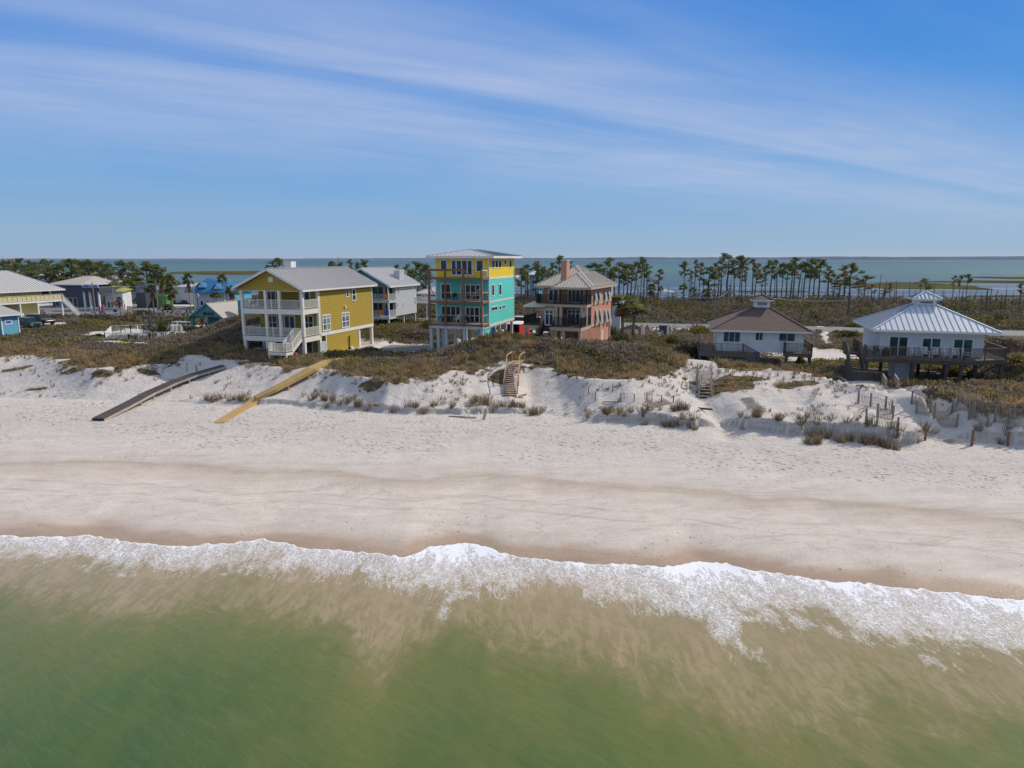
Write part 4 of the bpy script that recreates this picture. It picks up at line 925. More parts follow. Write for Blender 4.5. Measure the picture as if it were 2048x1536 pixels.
hip_roof(h, XL - .95, .5, d1 - .9, D_ - 2.0, ze + .16, ((XL / 2 + .1, 5.2), (XL / 2 + .1, 6.6)), h.hit('F', 5.2, 1146, 532)[1], M['metal_tan'], .38, M['tan'], fascia=.24)
xa = h.hit('F', .9, 1121.6, 540)[0]; xb = h.hit('F', .9, 1133.2, 540)[0]; zt = h.hit('F', .9, 1127, 522.5)[1]
c_ = block(h, 'chimney', M['peach_plain'], xa, xb, .9, 2.2, ze, zt); block(h, 'chimney_cap', M['greywhite'], xa - .06, xb + .06, .84, 2.26, zt + .003, zt + .14, parent=c_)
m = MB(); yb = S0(1200, 650)[0]; n = 16
for i in range(n):
    y = -2.2 + (yb + 2.2) * i / n; m.box(-.10, 0, y, y + (yb + 2.2) / n * .6, -.4, zl - .47)
m.build('slatted_screen', M['peach_plain'], h.e)
block(h, 'lower_wall', M['peach'], -5.0, -.02, yb + .1, D_ - 1.2, -.4, zl - .36); h.window('S', -.02, S0(1203, 650)[0], S0(1206.5, 650)[0], -.2, 1.8, 'door', .12, 1, (), M['white'], M['white'])
for x, y in ((-.15, -2.2), (XM + .5, -2.2), (XM + .5, .5), (-2.2, -2.2), (xw + .2, -1.0), (xw + .2, 3.2), (XL, .6), (XL, 5), (XL, 9), (-3, 3.5), (-1.6, 3.2), (-.15, D_ - .2), (XL, D_ - .2)): pile(h, x, y, zl - .45, .28, M['tan'])
sx_ = F0(1092, 660, -1.4)[0]
stair(h, (sx_ + .2, -.95, zl - .35), (sx_ + .2, -3.0, .9), 1.3, M['wood_dk'], 1.0, rmat=M['iron'])
zlan = h.hit('F', -3.8, 1080, 686)[1]; xl_, xr_ = h.hit('F', -3.8, 1068.6, 680)[0], h.hit('F', -3.8, 1088, 680)[0]
deck(h, xl_, xr_ + .6, -3.9, -2.6, zlan, M['wood_grey'], M['wood_dk'], .25, 'landing'); railing(h, [(xl_ + .05, -2.7), (xl_ + .05, -3.85), (xr_ - .1, -3.85)], zlan, 1.0, M['wood_dk'], .12, 1.5)
q = h.hit('F', -4.4, 1112, 686)
stair(h, (xr_ + .6, -3.2, zlan), (q[0], -3.2, zlan - 1.4), 1.1, M['wood_pale'], .9, rmat=M['wood_pale'])
for k, px in enumerate((1083, 1113, 1130.5)):
    x, z = h.hit('F', d1 if k != 1 else .36, px, 624); block(h, 'wall_lamp', M['black'], x - .09, x + .09, (d1 if k != 1 else .4) - .2, (d1 if k != 1 else .4) - .005, z - .2, z + .1)
HP = h
e = empty('patio_umbrella', hp(h, h.hit('F', 1.0, 1068, 640)[0], 1.0, zl + .02), 0, 'square grey patio umbrella on the dark side deck of the peach house', 'umbrella')
MB().tube([(0, 0, 0), (0, 0, 2.5)], .04, 6).build('pole', M['wood_dk'], e)
m = MB(); m.add([(-1.4, -1.4, 2.15), (1.4, -1.4, 2.15), (1.4, 1.4, 2.15), (-1.4, 1.4, 2.15), (0, 0, 2.8), (0, 0, 2.7)], [(0, 1, 4), (1, 2, 4), (2, 3, 4), (3, 0, 4), (1, 0, 5), (2, 1, 5), (3, 2, 5), (0, 3, 5)]); m.build('canopy', M['metal_tan'], e)
for i, (px, y) in enumerate(((1139, .9), (1150, 1.0), (1130, .3))):
    x = h.hit('F', y, px, 650)[0]; lchair(hp(h, x, y, zl + .02), h.rot + i, M['black'], ['black chair left of the glass door on the peach house lower deck', 'black chair in front of the glass door on the peach house lower deck', 'black chair nearest the column on the peach house lower deck'][i])
lchair(hp(h, F0(1165, 600, .9)[0], .9, zu + .02), h.rot, M['wood_pale'], 'pale chair on the peach house upper balcony')
# ------------------------------------------------------------------ two pavilion houses with cupolas
def cupola(h, x0, x1, y0, y1, z0, z1, zr, wm, rm, rib=None, tm=None):
    c_ = block(h, 'cupola', wm, x0, x1, y0, y1, z0, z1)
    w = x1 - x0; h.window('F', y0, x0 + w * .14, x1 - w * .14, z0 + (z1 - z0) * .38, z1 - .12, 'window', .07, 1, (), M['white'], M['glass_l'], .04, c_)
    h.window('S', x1, y0 + w * .14, y1 - w * .14, z0 + (z1 - z0) * .38, z1 - .12, 'window', .07, 1, (), M['white'], M['glass_l'], .04, c_)
    xm, ym = (x0 + x1) / 2, (y0 + y1) / 2
    hip_roof(h, x0 - .42, x1 + .42, y0 - .42, y1 + .42, z1 + .10, ((xm, ym - .02), (xm, ym + .02)), zr, rm, .36 if rib else 0, M['white'], rib, 'cupola_roof', c_, fascia=.14)
    return c_
def pyramid_frustum(h, x0, x1, y0, y1, ze, a0, a1, b0, b1, zt, mat, sp, ribmat=None, trim=M['white']):
    m = MB(); rib = MB() if ribmat else m
    A, B, C_, D = (x0, y0, ze), (x1, y0, ze), (x1, y1, ze), (x0, y1, ze); a, b_, c_, d = (a0, b0, zt), (a1, b0, zt), (a1, b1, zt), (a0, b1, zt)
    for f in ([A, B, b_, a], [B, C_, c_, b_], [C_, D, d, c_], [D, A, a, d]): slab_face(m, rib, f, sp, .08, .04, .04)
    for p, q in ((A, a), (B, b_), (C_, c_), (D, d)):
        u = Vector((0, 0, .04)); m.bar(Vector(p) + u, Vector(q) + u, .18, .06)
    o = m.build('roof', mat, h.e)
    if ribmat: rib.build('roof_seams', ribmat, o)
    t = MB(); z1 = ze - .01; z0 = ze - .2
    t.box(x0, x1, y0, y0 + .05, z0, z1); t.box(x0, x1, y1 - .05, y1, z0, z1); t.box(x0, x0 + .05, y0 + .05, y1 - .05, z0, z1); t.box(x1 - .05, x1, y0 + .05, y1 - .05, z0, z1)
    t.box(x0 + .06, x1 - .06, y0 + .06, y1 - .06, z0 + .02, z0 + .06); t.build('fascia', trim, o)
    return o
h = House('pavilion_house', 1606.8, 75, 3.9, -14, 'white single storey house with brown shingle pyramid roof and small cupola', py=690)
F0 = lambda px, py, y=0: h.hit('F', y, px, py)
XL = F0(1433.2, 690)[0]; Wd = -XL; zf = F0(1520, 704.5)[1]; zt = F0(1520, 660)[1]; ze = F0(1619.6, 665, -.75)[1] + .05
block(h, 'wall', M['white'], XL, 0, 0, Wd, zf, zt + .1)
cb = Wd / 2; x0, zc0 = h.hit('F', cb - .95, 1508.4, 614.7); x1 = h.hit('F', cb - .95, 1539.9, 614.7)[0]; cw = x1 - x0
pyramid_frustum(h, XL - .75, .75, -.75, Wd + .75, ze, x0, x1, cb - cw / 2, cb + cw / 2, zc0, M['shingle'], 0)
z1 = h.hit('F', cb - .95, 1524, 601.5)[1]; zr = h.hit('F', cb, 1525, 588.5)[1]
cupola(h, x0 + .03, x1 - .03, cb - cw / 2 + .03, cb + cw / 2 - .03, zc0 - .2, z1, zr, M['white'], M['shingle'])
h.opening('F', 0, (1447.1, 660.7, 1480.3, 684.3), cols=3, frame=.07, gm=M['glass_t']); h.opening('F', 0, (1511.1, 662.5, 1525.7, 680.9), cols=2, frame=.06, gm=M['glass_t']); h.opening('F', 0, (1557.8, 664, 1590, 683), cols=2, frame=.07, gm=M['glass_t'])
zk = h.hit('F', -1.9, 1440, 706)[1]; xa = h.hit('F', -1.9, 1397.5, 700)[0]; xb = h.hit('F', -1.9, 1487, 700)[0]; zf2 = zk
deck(h, xa, xb, -1.9, -.02, zk, M['wood_brown'], M['wood_brown'], .4); deck(h, xa, XL - .02, .0, 6.0, zk, M['wood_brown'], M['wood_brown'], .4)
railing(h, [(xa + .05, 5.9), (xa + .05, -1.85), (xb, -1.85)], zk, 1.05, M['wood_brown'], .13, 2.0, midrails=0)
xs0 = h.hit('F', -1.9, 1544, 722)[0]
stair(h, (xb, -1.3, zk), (xs0, -1.3, h.ground(xs0, -1.3)), 1.15, M['wood_brown'], 1.0, rmat=M['wood_brown'])
xc = h.hit('F', -1.4, 1570, 700)[0]; xd = h.hit('F', -1.4, 1625.5, 700)[0]; zk2 = h.hit('F', -1.4, 1600, 707)[1]
deck(h, xc, xd, -1.4, -.02, zk2, M['wood_brown'], M['wood_brown'], .4); deck(h, .02, xd, 0, 6.0, zk2, M['wood_brown'], M['wood_brown'], .4)
railing(h, [(xc + .05, -.1), (xc + .05, -1.35), (xd - .05, -1.35), (xd - .05, 5.9)], zk2, 1.05, M['wood_brown'], .13, 2.0)
for x, y in ((xa + .15, -1.7), (xa + 1.6, -1.7), (xa + .15, 2), (xb - .15, -1.7), (XL + .3, .3), (XL + .3, Wd - .4), (XL / 2, .3), (-.3, .3), (-.3, Wd - .4), (xc + .2, -1.2), (xd - .2, -1.2), (xd - .2, 5.7), (XL / 2, Wd / 2)): pile(h, x, y, zf - .04, .26, M['wood_dk'])
m = MB()
for i in range(26): m.box(XL + .3 + i * .17, XL + .42 + i * .17, .1, .14, -.2, zf - .1)
m.build('lattice_screen', M['blueside'], h.e)
stair(h, (xd - .5, 2.0, zk2), (xd - .5, -1.0, .3), .9, M['wood_brown'], .9, rmat=M['wood_brown'], sides=(0, 1))
HB = h
m = MB(); x0_ = h.hit('F', -3.0, 1436, 730)[0]; x1_ = h.hit('F', -3.0, 1622, 735)[0]; n = 46
for i in range(n):
    xa_ = x0_ + (x1_ - x0_) * i / n; g = h.ground(xa_, -3.0); m.box(xa_, xa_ + (x1_ - x0_) / n * .86, -3.03, -2.97, g - .2, g + .62)
o = m.build('low_timber_fence', M['wood_dk']); o.location = h.e.location; o.rotation_euler = h.e.rotation_euler
tag(o, 'low dark board fence in front of the brown roofed house', 'fence')
e = empty('deck_table', hp(h, h.hit('F', -1.0, 1415, 695)[0], -.9, zk + .02), h.rot, 'small dark table on the left deck corner of the brown roofed house', 'table')
MB().box(-.7, .7, -.35, .35, .7, .74).build('table_top', M['wood_dk'], e)
for sx in (-.6, .6): MB().box(sx - .04, sx + .04, -.3, .3, 0, .7).build('leg', M['wood_dk'], e)
h = House('pavilion_house', 1964.8, 64, 4.4, -17, 'white board house on stilts with bluish standing seam pyramid roof and cupola', py=700)
F0 = lambda px, py, y=0: h.hit('F', y, px, py)
XL = F0(1759, 700)[0]; Wd = -XL; zk = h.hit('F', -2.4, 1850, 719)[1]; ze = h.hit('F', -1.1, 1870, 663.5)[1] + .06; zw1 = F0(1860, 664)[1]
block(h, 'wall', M['bwhite'], XL, 0, 0, Wd, zk - .1, ze - .05)
cb = Wd / 2; x0, zc0 = h.hit('F', cb - 1.0, 1833, 609.5); x1 = h.hit('F', cb - 1.0, 1873.9, 609.5)[0]; cw = x1 - x0
ov = .95
pyramid_frustum(h, XL - ov, ov + .1, -1.05, Wd + 1.0, ze, x0, x1, cb - cw / 2, cb + cw / 2, zc0, M['metal_blue'], .52, M['metal_dk'])
z1 = h.hit('F', cb - 1.0, 1853, 599)[1]; zr = h.hit('F', cb, 1854, 583)[1]
cupola(h, x0 + .03, x1 - .03, cb - cw / 2 + .03, cb + cw / 2 - .03, zc0 - .2, z1, zr, M['white'], M['metal_blue'], M['metal_dk'])
for i, r in enumerate(((1778.2, 671.7, 1814.4, 713), (1844, 674.8, 1879.8, 716), (1906.7, 676.9, 1943.5, 718))): h.opening('F', 0, r, 'sliding_door', cols=2, frame=.12, gm=M['glass_t'] if i else M['glass'])
t = MB(); t.box(XL - .03, XL + .06, -.03, .06, zk, ze - .2); t.box(-.06, .03, -.03, .06, zk, ze - .2); t.build('corner_trim', M['white'], h.e)
# chamfered deck
yf = -2.4; xa = h.hit('F', yf, 1731, 712)[0]; xb = h.hit('F', yf, 1928, 720)[0]; xe, ye = 1.9, -.3
ring = [(xa, yf), (xb, yf), (xe, ye), (xe, 5.0), (.02, 5.0), (.02, -.02), (XL - .02, -.02), (XL - .02, 4), (xa, 4)]
m = MB(); m.poly([(x, y, zk) for x, y in [(xa, yf), (xb, yf), (xe, ye), (xe, -.02), (xa, -.02)]], (0, 0, 1), .08); m.poly([(x, y, zk - .001) for x, y in [(.02, -.01), (xe, -.01), (xe, 5), (.02, 5)]], (0, 0, 1), .08); m.poly([(x, y, zk - .001) for x, y in [(xa, -.01), (XL - .02, -.01), (XL - .02, 5), (xa, 5)]], (0, 0, 1), .08)
dk_ = m.build('deck_boards', M['wood_brown'], h.e)
m = MB()
for p, q in (((xa, yf), (xb, yf)), ((xb, yf), (xe, ye)), ((xe, ye), (xe, 5)), ((xa, yf), (xa, 5))): m.bar((*p, zk - .26), (*q, zk - .26), .08, .34)
for i in range(8): m.bar((xa + (xb - xa) * i / 7, yf + .1, zk - .24), (xa + (xb - xa) * i / 7, -.1, zk - .24), .06, .26)
m.build('deck_frame', M['wood_dk'], h.e)
railing(h, [(xa + .05, -1.2), (xa + .05, yf + .05), (xb, yf + .05), (xe - .05, ye), (xe - .05, 5)], zk, 1.08, M['wood_brown'], .13, 2.0, top=.14)
railing(h, [(xa + .05, 4.8), (xa + .05, .2)], zk, 1.08, M['wood_brown'], .13, 2.0)
for x, y in ((xa + .2, yf + .2), (-6.2, yf + .2), (-3.4, yf + .2), (xb - .1, yf + .2), (XL + .3, .3), (-5.6, .5), (-2.8, .5), (-.3, .3), (XL + .3, Wd - .3), (-4.2, Wd - .3), (-.3, Wd - .3), (xe - .2, ye + .2), (-4.2, 4)): pile(h, x, y, zk - .3, .26, M['wood_dk'])
for (p, q) in (((xe, .2, zk - .3), (-.3, .3, zk - 1.9)), ((xe, 2.5, zk - .3), (-.3, 2.5, zk - 1.9))): MB().bar(p, q, .12).build('brace', M['wood_dk'], h.e)
sx0 = h.hit('F', .6, 1790, 740)[0]; sx1 = h.hit('F', .6, 1822, 740)[0]
block(h, 'store_room', M['bwhite'], sx0, sx1, .6, 3.4, -.3, zk - .1)
# stair to the left of the deck, down to a landing in front
sxa = h.hit('F', -2.6, 1716, 730)[0] ; zl_ = h.hit('F', -4.4, 1735, 765)[1]
xl_, xr_ = h.hit('F', -4.4, 1704.5, 750)[0], h.hit('F', -4.4, 1763, 750)[0]
stair(h, (xa - .62, .6, zk), (xa - .62, -3.0, zl_), 1.15, M['wood_brown'], 1.05, rmat=M['wood_brown'])
block(h, 'landing', M['wood_brown'], xa - 1.3, xa - .02, .65, 2.2, zk - .2, zk - .01)
railing(h, [(xa - 1.3, .7), (xa - 1.3, 2.2), (xa - .1, 2.2)], zk, 1.08, M['wood_brown'], .13, 2.0)
deck(h, xl_, xr_ + 1.2, -4.45, -3.0, zl_, M['wood_dk'], M['wood_brown'], .3, 'landing'); railing(h, [(xl_ + .05, -3.1), (xl_ + .05, -4.4), (xr_, -4.4)], zl_, 1.0, M['wood_brown'], .13, 1.5)
xq = (xr_ + xr_ + 1.2) / 2
stair(h, (xq, -4.45, zl_), (xq, -6.1, h.ground(xq, -6.1)), 1.0, M['wood_brown'], .9, rmat=M['wood_pale'])
for x in (xl_ + .1, xr_, xr_ + 1.1):
    for y in (-4.3, -3.1): pile(h, x, y, zl_ - .2, .16, M['wood_dk'])
block(h, 'side_screen', M['wood_dk'], xl_ - .02, xl_ + .06, -4.3, 0, -.4, zk - .6)
HBL = h
for i, (px, rr) in enumerate(((1828, 0), (1851, .1), (1872, -.1), (1893, .2), (1935, .9), (1912, -.2))):
    x = h.hit('F', -1.2, px, 700)[0]
    lchair(hp(h, x, -1.2, zk + .01), h.rot + rr, M['white'], f"{['first', 'second', 'third', 'fourth', 'sixth and last', 'fifth'][i]} white lounge chair from the left on the blue roofed house deck", 'white chairs along the deck', s=1.0)
x = h.hit('F', -1.3, 1756, 700)[0]
lchair(hp(h, x, -1.3, zk + .01), h.rot + .3, M['black'], 'dark chair at the left end of the blue roofed house deck')
o = MB().tube([(0, 0, 0), (0, 0, .55), (0, 0, .8), (0, 0, .85)], [.3, .34, .2, .02], 12).build('kettle_grill', M['black']); o.location = hp(h, h.hit('F', -1.0, 1772, 700)[0], -1.0, zk + .01)
tag(o, 'dark kettle grill on the left of the blue roofed house deck', 'grill')
e = empty('picnic_table', hp(h, h.hit('F', 3, 1872, 745)[0], 3, 0), h.rot, 'dark picnic table in the shade beneath the blue roofed house', 'table')
e.location.z = gz1(e.location.x, e.location.y)
MB().box(-1, 1, -.4, .4, .72, .77).build('table_top', M['wood_dk'], e)
for sy in (-.75, .75): MB().box(-1, 1, sy - .13, sy + .13, .42, .46).build('bench', M['wood_dk'], e)
for sx in (-.7, .7): MB().bar((sx, -.75, 0), (sx, .2, .72), .08).bar((sx, .75, 0), (sx, -.2, .72), .08).build('leg', M['wood_dk'], e)
# ------------------------------------------------------------------ grey house behind the mustard one
h = House('beach_house', 791.4, 108, 5.0, -17, 'pale grey shingled house with cream metal roof and screened porches', py=600)
F0 = lambda px, py, y=0: h.hit('F', y, px, py); S0 = lambda px, py: h.hit('S', 0, px, py)
D_ = S0(832.7, 590)[0]; XL = -9.0; ze = F0(791, 570)[1]; zf = F0(791, 632)[1]; zm = F0(791, 600)[1]
block(h, 'wall', M['greyside'], XL, 0, .0, D_, zf, ze)
dpp = -2.4
xr, zr = h.hit('F', dpp - .5, 728, 536)
xr = XL / 2 + 0.1
t = MB(); t.poly([(XL, dpp, ze - .1), (0, dpp, ze - .1), (xr, dpp, zr - .1)], (0, -1, 0), .15); t.build('gable', M['tealside'], h.e)
gable_roof(h, XL - .5, .5, dpp - .5, D_ + .5, ze, xr, zr, M['metal_white'], .45, M['white'])
for z in (zf, zm):
    block(h, 'porch_floor', M['greywhite'], XL, 0, dpp, -.01, z - .35, z); railing(h, [(XL, dpp + .05), (-.05, dpp + .05), (-.05, -.1)], z, 1.0, M['greywhite'], .14, 2.2)
for x in (XL + .1, -6, -3, -.1): block(h, 'post', M['white'], x - .1, x + .1, dpp, dpp + .2, zf, ze - .11)
h.window('F', 0, -4.0, -2.2, zf + .05, zf + 2.1, 'door', .1, 2, (), M['white'], M['glass']); h.window('F', 0, -4.2, -2.0, zm + .05, zm + 2.1, 'door', .1, 2, (), M['white'], M['glass'])
h.window('F', 0, -1.8, -.4, zm + .05, zm + 2.1, 'screen', .06, 1, (), M['white'], M['black']); h.window('F', 0, -1.8, -.4, zf + .05, zf + 2.1, 'screen', .06, 1, (), M['white'], M['black'])
for r in ((795.5, 573.7, 799, 587), (793.5, 605, 796.3, 615.5), (805.5, 604, 808.2, 615), (823.5, 572.5, 826, 581), (828.3, 571.8, 831.5, 581), (828.5, 593, 831.5, 610)): h.opening('S', 0, r, rows=(.5,), frame=.12)
xc = h.hit('S', -1.2, 797, 550)[0]; zc_ = F0(797, 542, 3)[1]
ch = block(h, 'chimney', M['greyside'], -1.7, -.7, 3.0, 4.6, ze, F0(797, 541.5, 3)[1]); block(h, 'chimney_cap', M['white'], -1.76, -.64, 2.94, 4.66, F0(797, 541.5, 3)[1] + .003, F0(797, 541.5, 3)[1] + .12, parent=ch)
for x in (XL + .2, -4.5, -.2):
    for y in (dpp + .2, 3, D_ - .3): pile(h, x, y, zf - .3, .25, M['greywhite'])
for (mt, px, z, lab) in (('orange', 772, zm, 'orange beach towel hung over the upper porch rail of the grey house'), ('bluep', 771, zf, 'blue beach towel hung over the lower porch rail of the grey house'), ('orange', 763, zf, 'orange beach towel hung over the lower porch rail of the grey house')):
    x = h.hit('F', dpp, px, 600)[0]; o = MB().box(x - .45, x + .45, dpp - .06, dpp - .035, z + .35, z + 1.06).box(x - .45, x + .45, dpp + .13, dpp + .15, z + .5, z + 1.06).box(x - .45, x + .45, dpp - .06, dpp + .15, z + 1.063, z + 1.08).build('beach_towel', M[mt]); o.location = h.e.location; o.rotation_euler = h.e.rotation_euler
    tag(o, lab, 'towel')
# small house between grey and tower
h = House('beach_house', 885, 122, 4.2, -17, 'small grey brown house with pale hip roof, half hidden left of the tower', py=590)
F0 = lambda px, py, y=0: h.hit('F', y, px, py)
XL = F0(838, 590)[0]; zf = F0(850, 603)[1]; ze = F0(850, 586)[1]; Wd = 9
block(h, 'wall', M['wood_grey'], XL, 0, 0, Wd, zf, ze); hip_roof(h, XL - .5, .5, -.5, Wd + .5, ze, ((XL / 2, 4), (XL / 2, 5)), F0(869, 570, 4)[1], M['metal'], .5, M['white'])
h.opening('F', 0, (843.5, 589.5, 854.5, 598), frame=.12, cols=2, gm=M['glass_t']); block(h, 'porch_floor', M['white'], XL - .4, 0, -2, -.01, zf - .2, zf); railing(h, [(XL - .4, -1.95), (0, -1.95)], zf, 1.0, M['white'], .14)
for x in (XL, XL / 2, -.2): pile(h, x, -1.8, zf - .1, .2); pile(h, x, 8, zf - .1, .2)
# ------------------------------------------------------------------ teal gabled bungalow
h = House('bungalow', 440, 112, 3.8, -17, 'low teal bungalow with pale roof and open front gable behind the dune', py=630)
F0 = lambda px, py, y=0: h.hit('F', y, px, py)
XL = F0(383, 640)[0]; ze = F0(441, 634)[1]; zeL = F0(383, 633)[1]; xr, zr = F0(412, 606, -.3)
D_ = 11
block(h, 'wall', M['tealside'], XL + 1.2, 0, 2.6, D_, -.5, ze)
gable_roof(h, XL - .4, .9, -.4, D_ + .5, ze - .15, xr, zr, M['beige_roof'], 0, M['tealside'])
t = MB(); t.poly([(XL, 0, ze - .05), (0, 0, ze - .05), (xr, 0, zr - .2)], (0, -1, 0), .15); t.build('gable', M['tealside'], h.e)
for x in (XL + .15, XL * .45): block(h, 'post', M['tealside'], x - .15, x + .15, 0, .3, -.5, ze - .06)
h.window('F', 2.6, XL * .42, XL * .05, .3, ze - .3, 'window', .1, 2, (.6,), M['white'], M['glass']); h.window('F', -.14 + .0, xr - 1.0, xr + 1.0, ze + .15, ze + .8, 'window', .08, 2, (), M['tealside'], M['glass'])
block(h, 'chimney', M['tealside'], 1.2, 2.5, 3.0, 4.2, -.5, F0(481, 601, 3)[1])
block(h, 'wing', M['tealside'], .02, 6, 5, D_, -.5, ze + .2)
hip_roof(h, -.5, 6.8, 3.6, D_ + 1, ze + .1, ((1, 7), (5.5, 7)), zr - .3, M['beige_roof'], 0, M['white'])
# ------------------------------------------------------------------ vegetation
def leaf_quads(C_, size, col, up=0.0, r=None, aspect=1.0):
    """random small quads centred at C_ (n,3), size (n,), col (n,3)"""
    r = r or rng; n = len(C_)
    a = r.normal(size=(n, 3)); a /= np.linalg.norm(a, axis=1, keepdims=True) + 1e-9
    b = r.normal(size=(n, 3)); b[:, 2] += up * np.sign(r.normal(size=n)); b -= (a * b).sum(1, keepdims=True) * a; b /= np.linalg.norm(b, axis=1, keepdims=True) + 1e-9
    s = size[:, None] * .5
    V = np.stack([C_ - a * s - b * s * aspect, C_ + a * s - b * s * aspect, C_ + a * s + b * s * aspect, C_ - a * s + b * s * aspect], 1).reshape(-1, 3)
    F = np.arange(n * 4).reshape(n, 4); return V, F, col
def tufts(X, Y, H, Wd, k, col, blade=.05, lean=.5, z=None):
    """upright blades (triangles as thin quads)"""
    n = len(X); Z = gz(X, Y) if z is None else z
    bx = np.repeat(X, k); by = np.repeat(Y, k); bz = np.repeat(Z, k); h = np.repeat(H, k) * rng.uniform(.55, 1.1, n * k); w = np.repeat(Wd, k)
    t = rng.uniform(0, 2 * np.pi, n * k); rr = np.sqrt(rng.random(n * k)) * w
    px = bx + np.cos(t) * rr * .6; py = by + np.sin(t) * rr * .6
    lx = np.cos(t) * rr * lean * 1.3 + rng.normal(size=n * k) * .10 * h; ly = np.sin(t) * rr * lean * 1.3 + rng.normal(size=n * k) * .10 * h
    t2 = rng.uniform(0, np.pi, n * k); bw = blade * rng.uniform(.6, 1.3, n * k) * .5; dx = np.cos(t2) * bw; dy = np.sin(t2) * bw
    V = np.stack([np.stack([px - dx, py - dy, bz - .05], -1), np.stack([px + dx, py + dy, bz - .05], -1),
                  np.stack([px + lx + dx * .35, py + ly + dy * .35, bz + h], -1), np.stack([px + lx - dx * .35, py + ly - dy * .35, bz + h], -1)], 1).reshape(-1, 3)
    F = np.arange(n * k * 4).reshape(-1, 4)
    c = np.repeat(col, k, axis=0) * rng.uniform(.65, 1.35, (n * k, 1)); return V, F, c
def join(parts):
    off = 0; VV = []; FF = []; CC = []
    for V, F, c in parts: VV.append(V); FF.append(F + off); CC.append(c); off += len(V)
    return np.concatenate(VV), np.concatenate(FF), np.concatenate(CC)
def bushes(X, Y, Rr, Hh, k, leaf, col, z=None, twig=True):
    n = len(X); Z = gz(X, Y) if z is None else z
    N_ = n * k
    d = rng.normal(size=(N_, 3)); d[:, 2] = np.abs(d[:, 2]) * .9; d /= np.linalg.norm(d, axis=1, keepdims=True)
    rad = rng.uniform(.55, 1.05, N_); ir = np.repeat(Rr, k); ih = np.repeat(Hh, k)
    lump = 1 + .25 * np.sin(np.arctan2(d[:, 1], d[:, 0]) * 3 + np.repeat(rng.uniform(0, 6, n), k)) * .8
    C_ = np.stack([np.repeat(X, k) + d[:, 0] * ir * rad * lump, np.repeat(Y, k) + d[:, 1] * ir * rad * lump, np.repeat(Z, k) + d[:, 2] * ih * rad], -1)
    c = np.repeat(col, k, axis=0) * rng.uniform(.6, 1.4, (N_, 1))
    return leaf_quads(C_, np.repeat(leaf, k) * rng.uniform(.6, 1.3, N_), c, up=.6)
def scatter(x0, x1, y0, y1, n):
    return rng.uniform(x0, x1, n), rng.uniform(y0, y1, n)
GREY = np.array([.235, .205, .165]); OLIVE = np.array([.185, .17, .085]); YG = np.array([.25, .225, .07]); GOLD = np.array([.42, .32, .16]); BRN = np.array([.235, .195, .13]); GRN = np.array([.085, .11, .04])
def vis(X, Y, pad=1.15):     # inside the photographed sector, with a margin for side views
    return (np.abs(X) < Y * .75 * pad + 6)
def palette(X, Y, far=0):
    t = fbm(X * .10 + 3, Y * .14 + 8, 4); u = fbm(X * .05 + 30, Y * .08 + 3, 3); w_ = rng.random(len(X))
    c = np.where((t > .52)[:, None], OLIVE, GREY); c = np.where(((t > .47) & (t <= .52) & (w_ < .5))[:, None], OLIVE, c)
    c = np.where(((u > .58) & (w_ < .55))[:, None], YG, c); c = np.where(((t < .42) & (w_ < .35))[:, None], BRN, c)
    c = np.where((w_ > .96)[:, None], GRN, c)
    return c * rng.uniform(.8, 1.2, (len(X), 1))
occ = [(H_Y[0] - 3, 87, 7, 9)]
def house_free(X, Y):
    ok = np.ones(len(X), bool)
    for hh_, x0, x1, y0, y1 in ((HY, -8.6, .3, -.0, 16.5), (HT, -7.2, .2, -.1, 13), (HP, -8, .2, -2.4, 12.5), (HB, -12.5, 2.2, -2.9, 10), (HBL, -10.5, 2.2, -2.6, 9), (HBL, -13, -8.5, -5, 3), (HY, -4.5, .2, -1.7, .1)):
        dx = X - hh_.x; dy = Y - hh_.y; u = dx * hh_.c + dy * hh_.s; v = -dx * hh_.s + dy * hh_.c
        ok &= ~((u > x0) & (u < x1) & (v > y0) & (v < y1))
    return ok
def walk_free(X, Y, segs, w=1.0):
    ok = np.ones(len(X), bool)
    for (x0, y0, x1, y1) in segs:
        dx, dy = x1 - x0, y1 - y0; t = np.clip(((X - x0) * dx + (Y - y0) * dy) / (dx * dx + dy * dy), 0, 1)
        ok &= np.hypot(X - x0 - t * dx, Y - y0 - t * dy) > w
    return ok
BW = [(440, 846, 2.0, 668, 720, 4.6), (196, 837, 2.0, 450, 731, 4.3)]   # boardwalk centre lines
SEG = []
for (a, b_, z0, c_, d_, z1) in BW: p = at(a, b_, z0); q = at(c_, d_, z1); SEG.append((p.x, p.y, q.x, q.y))
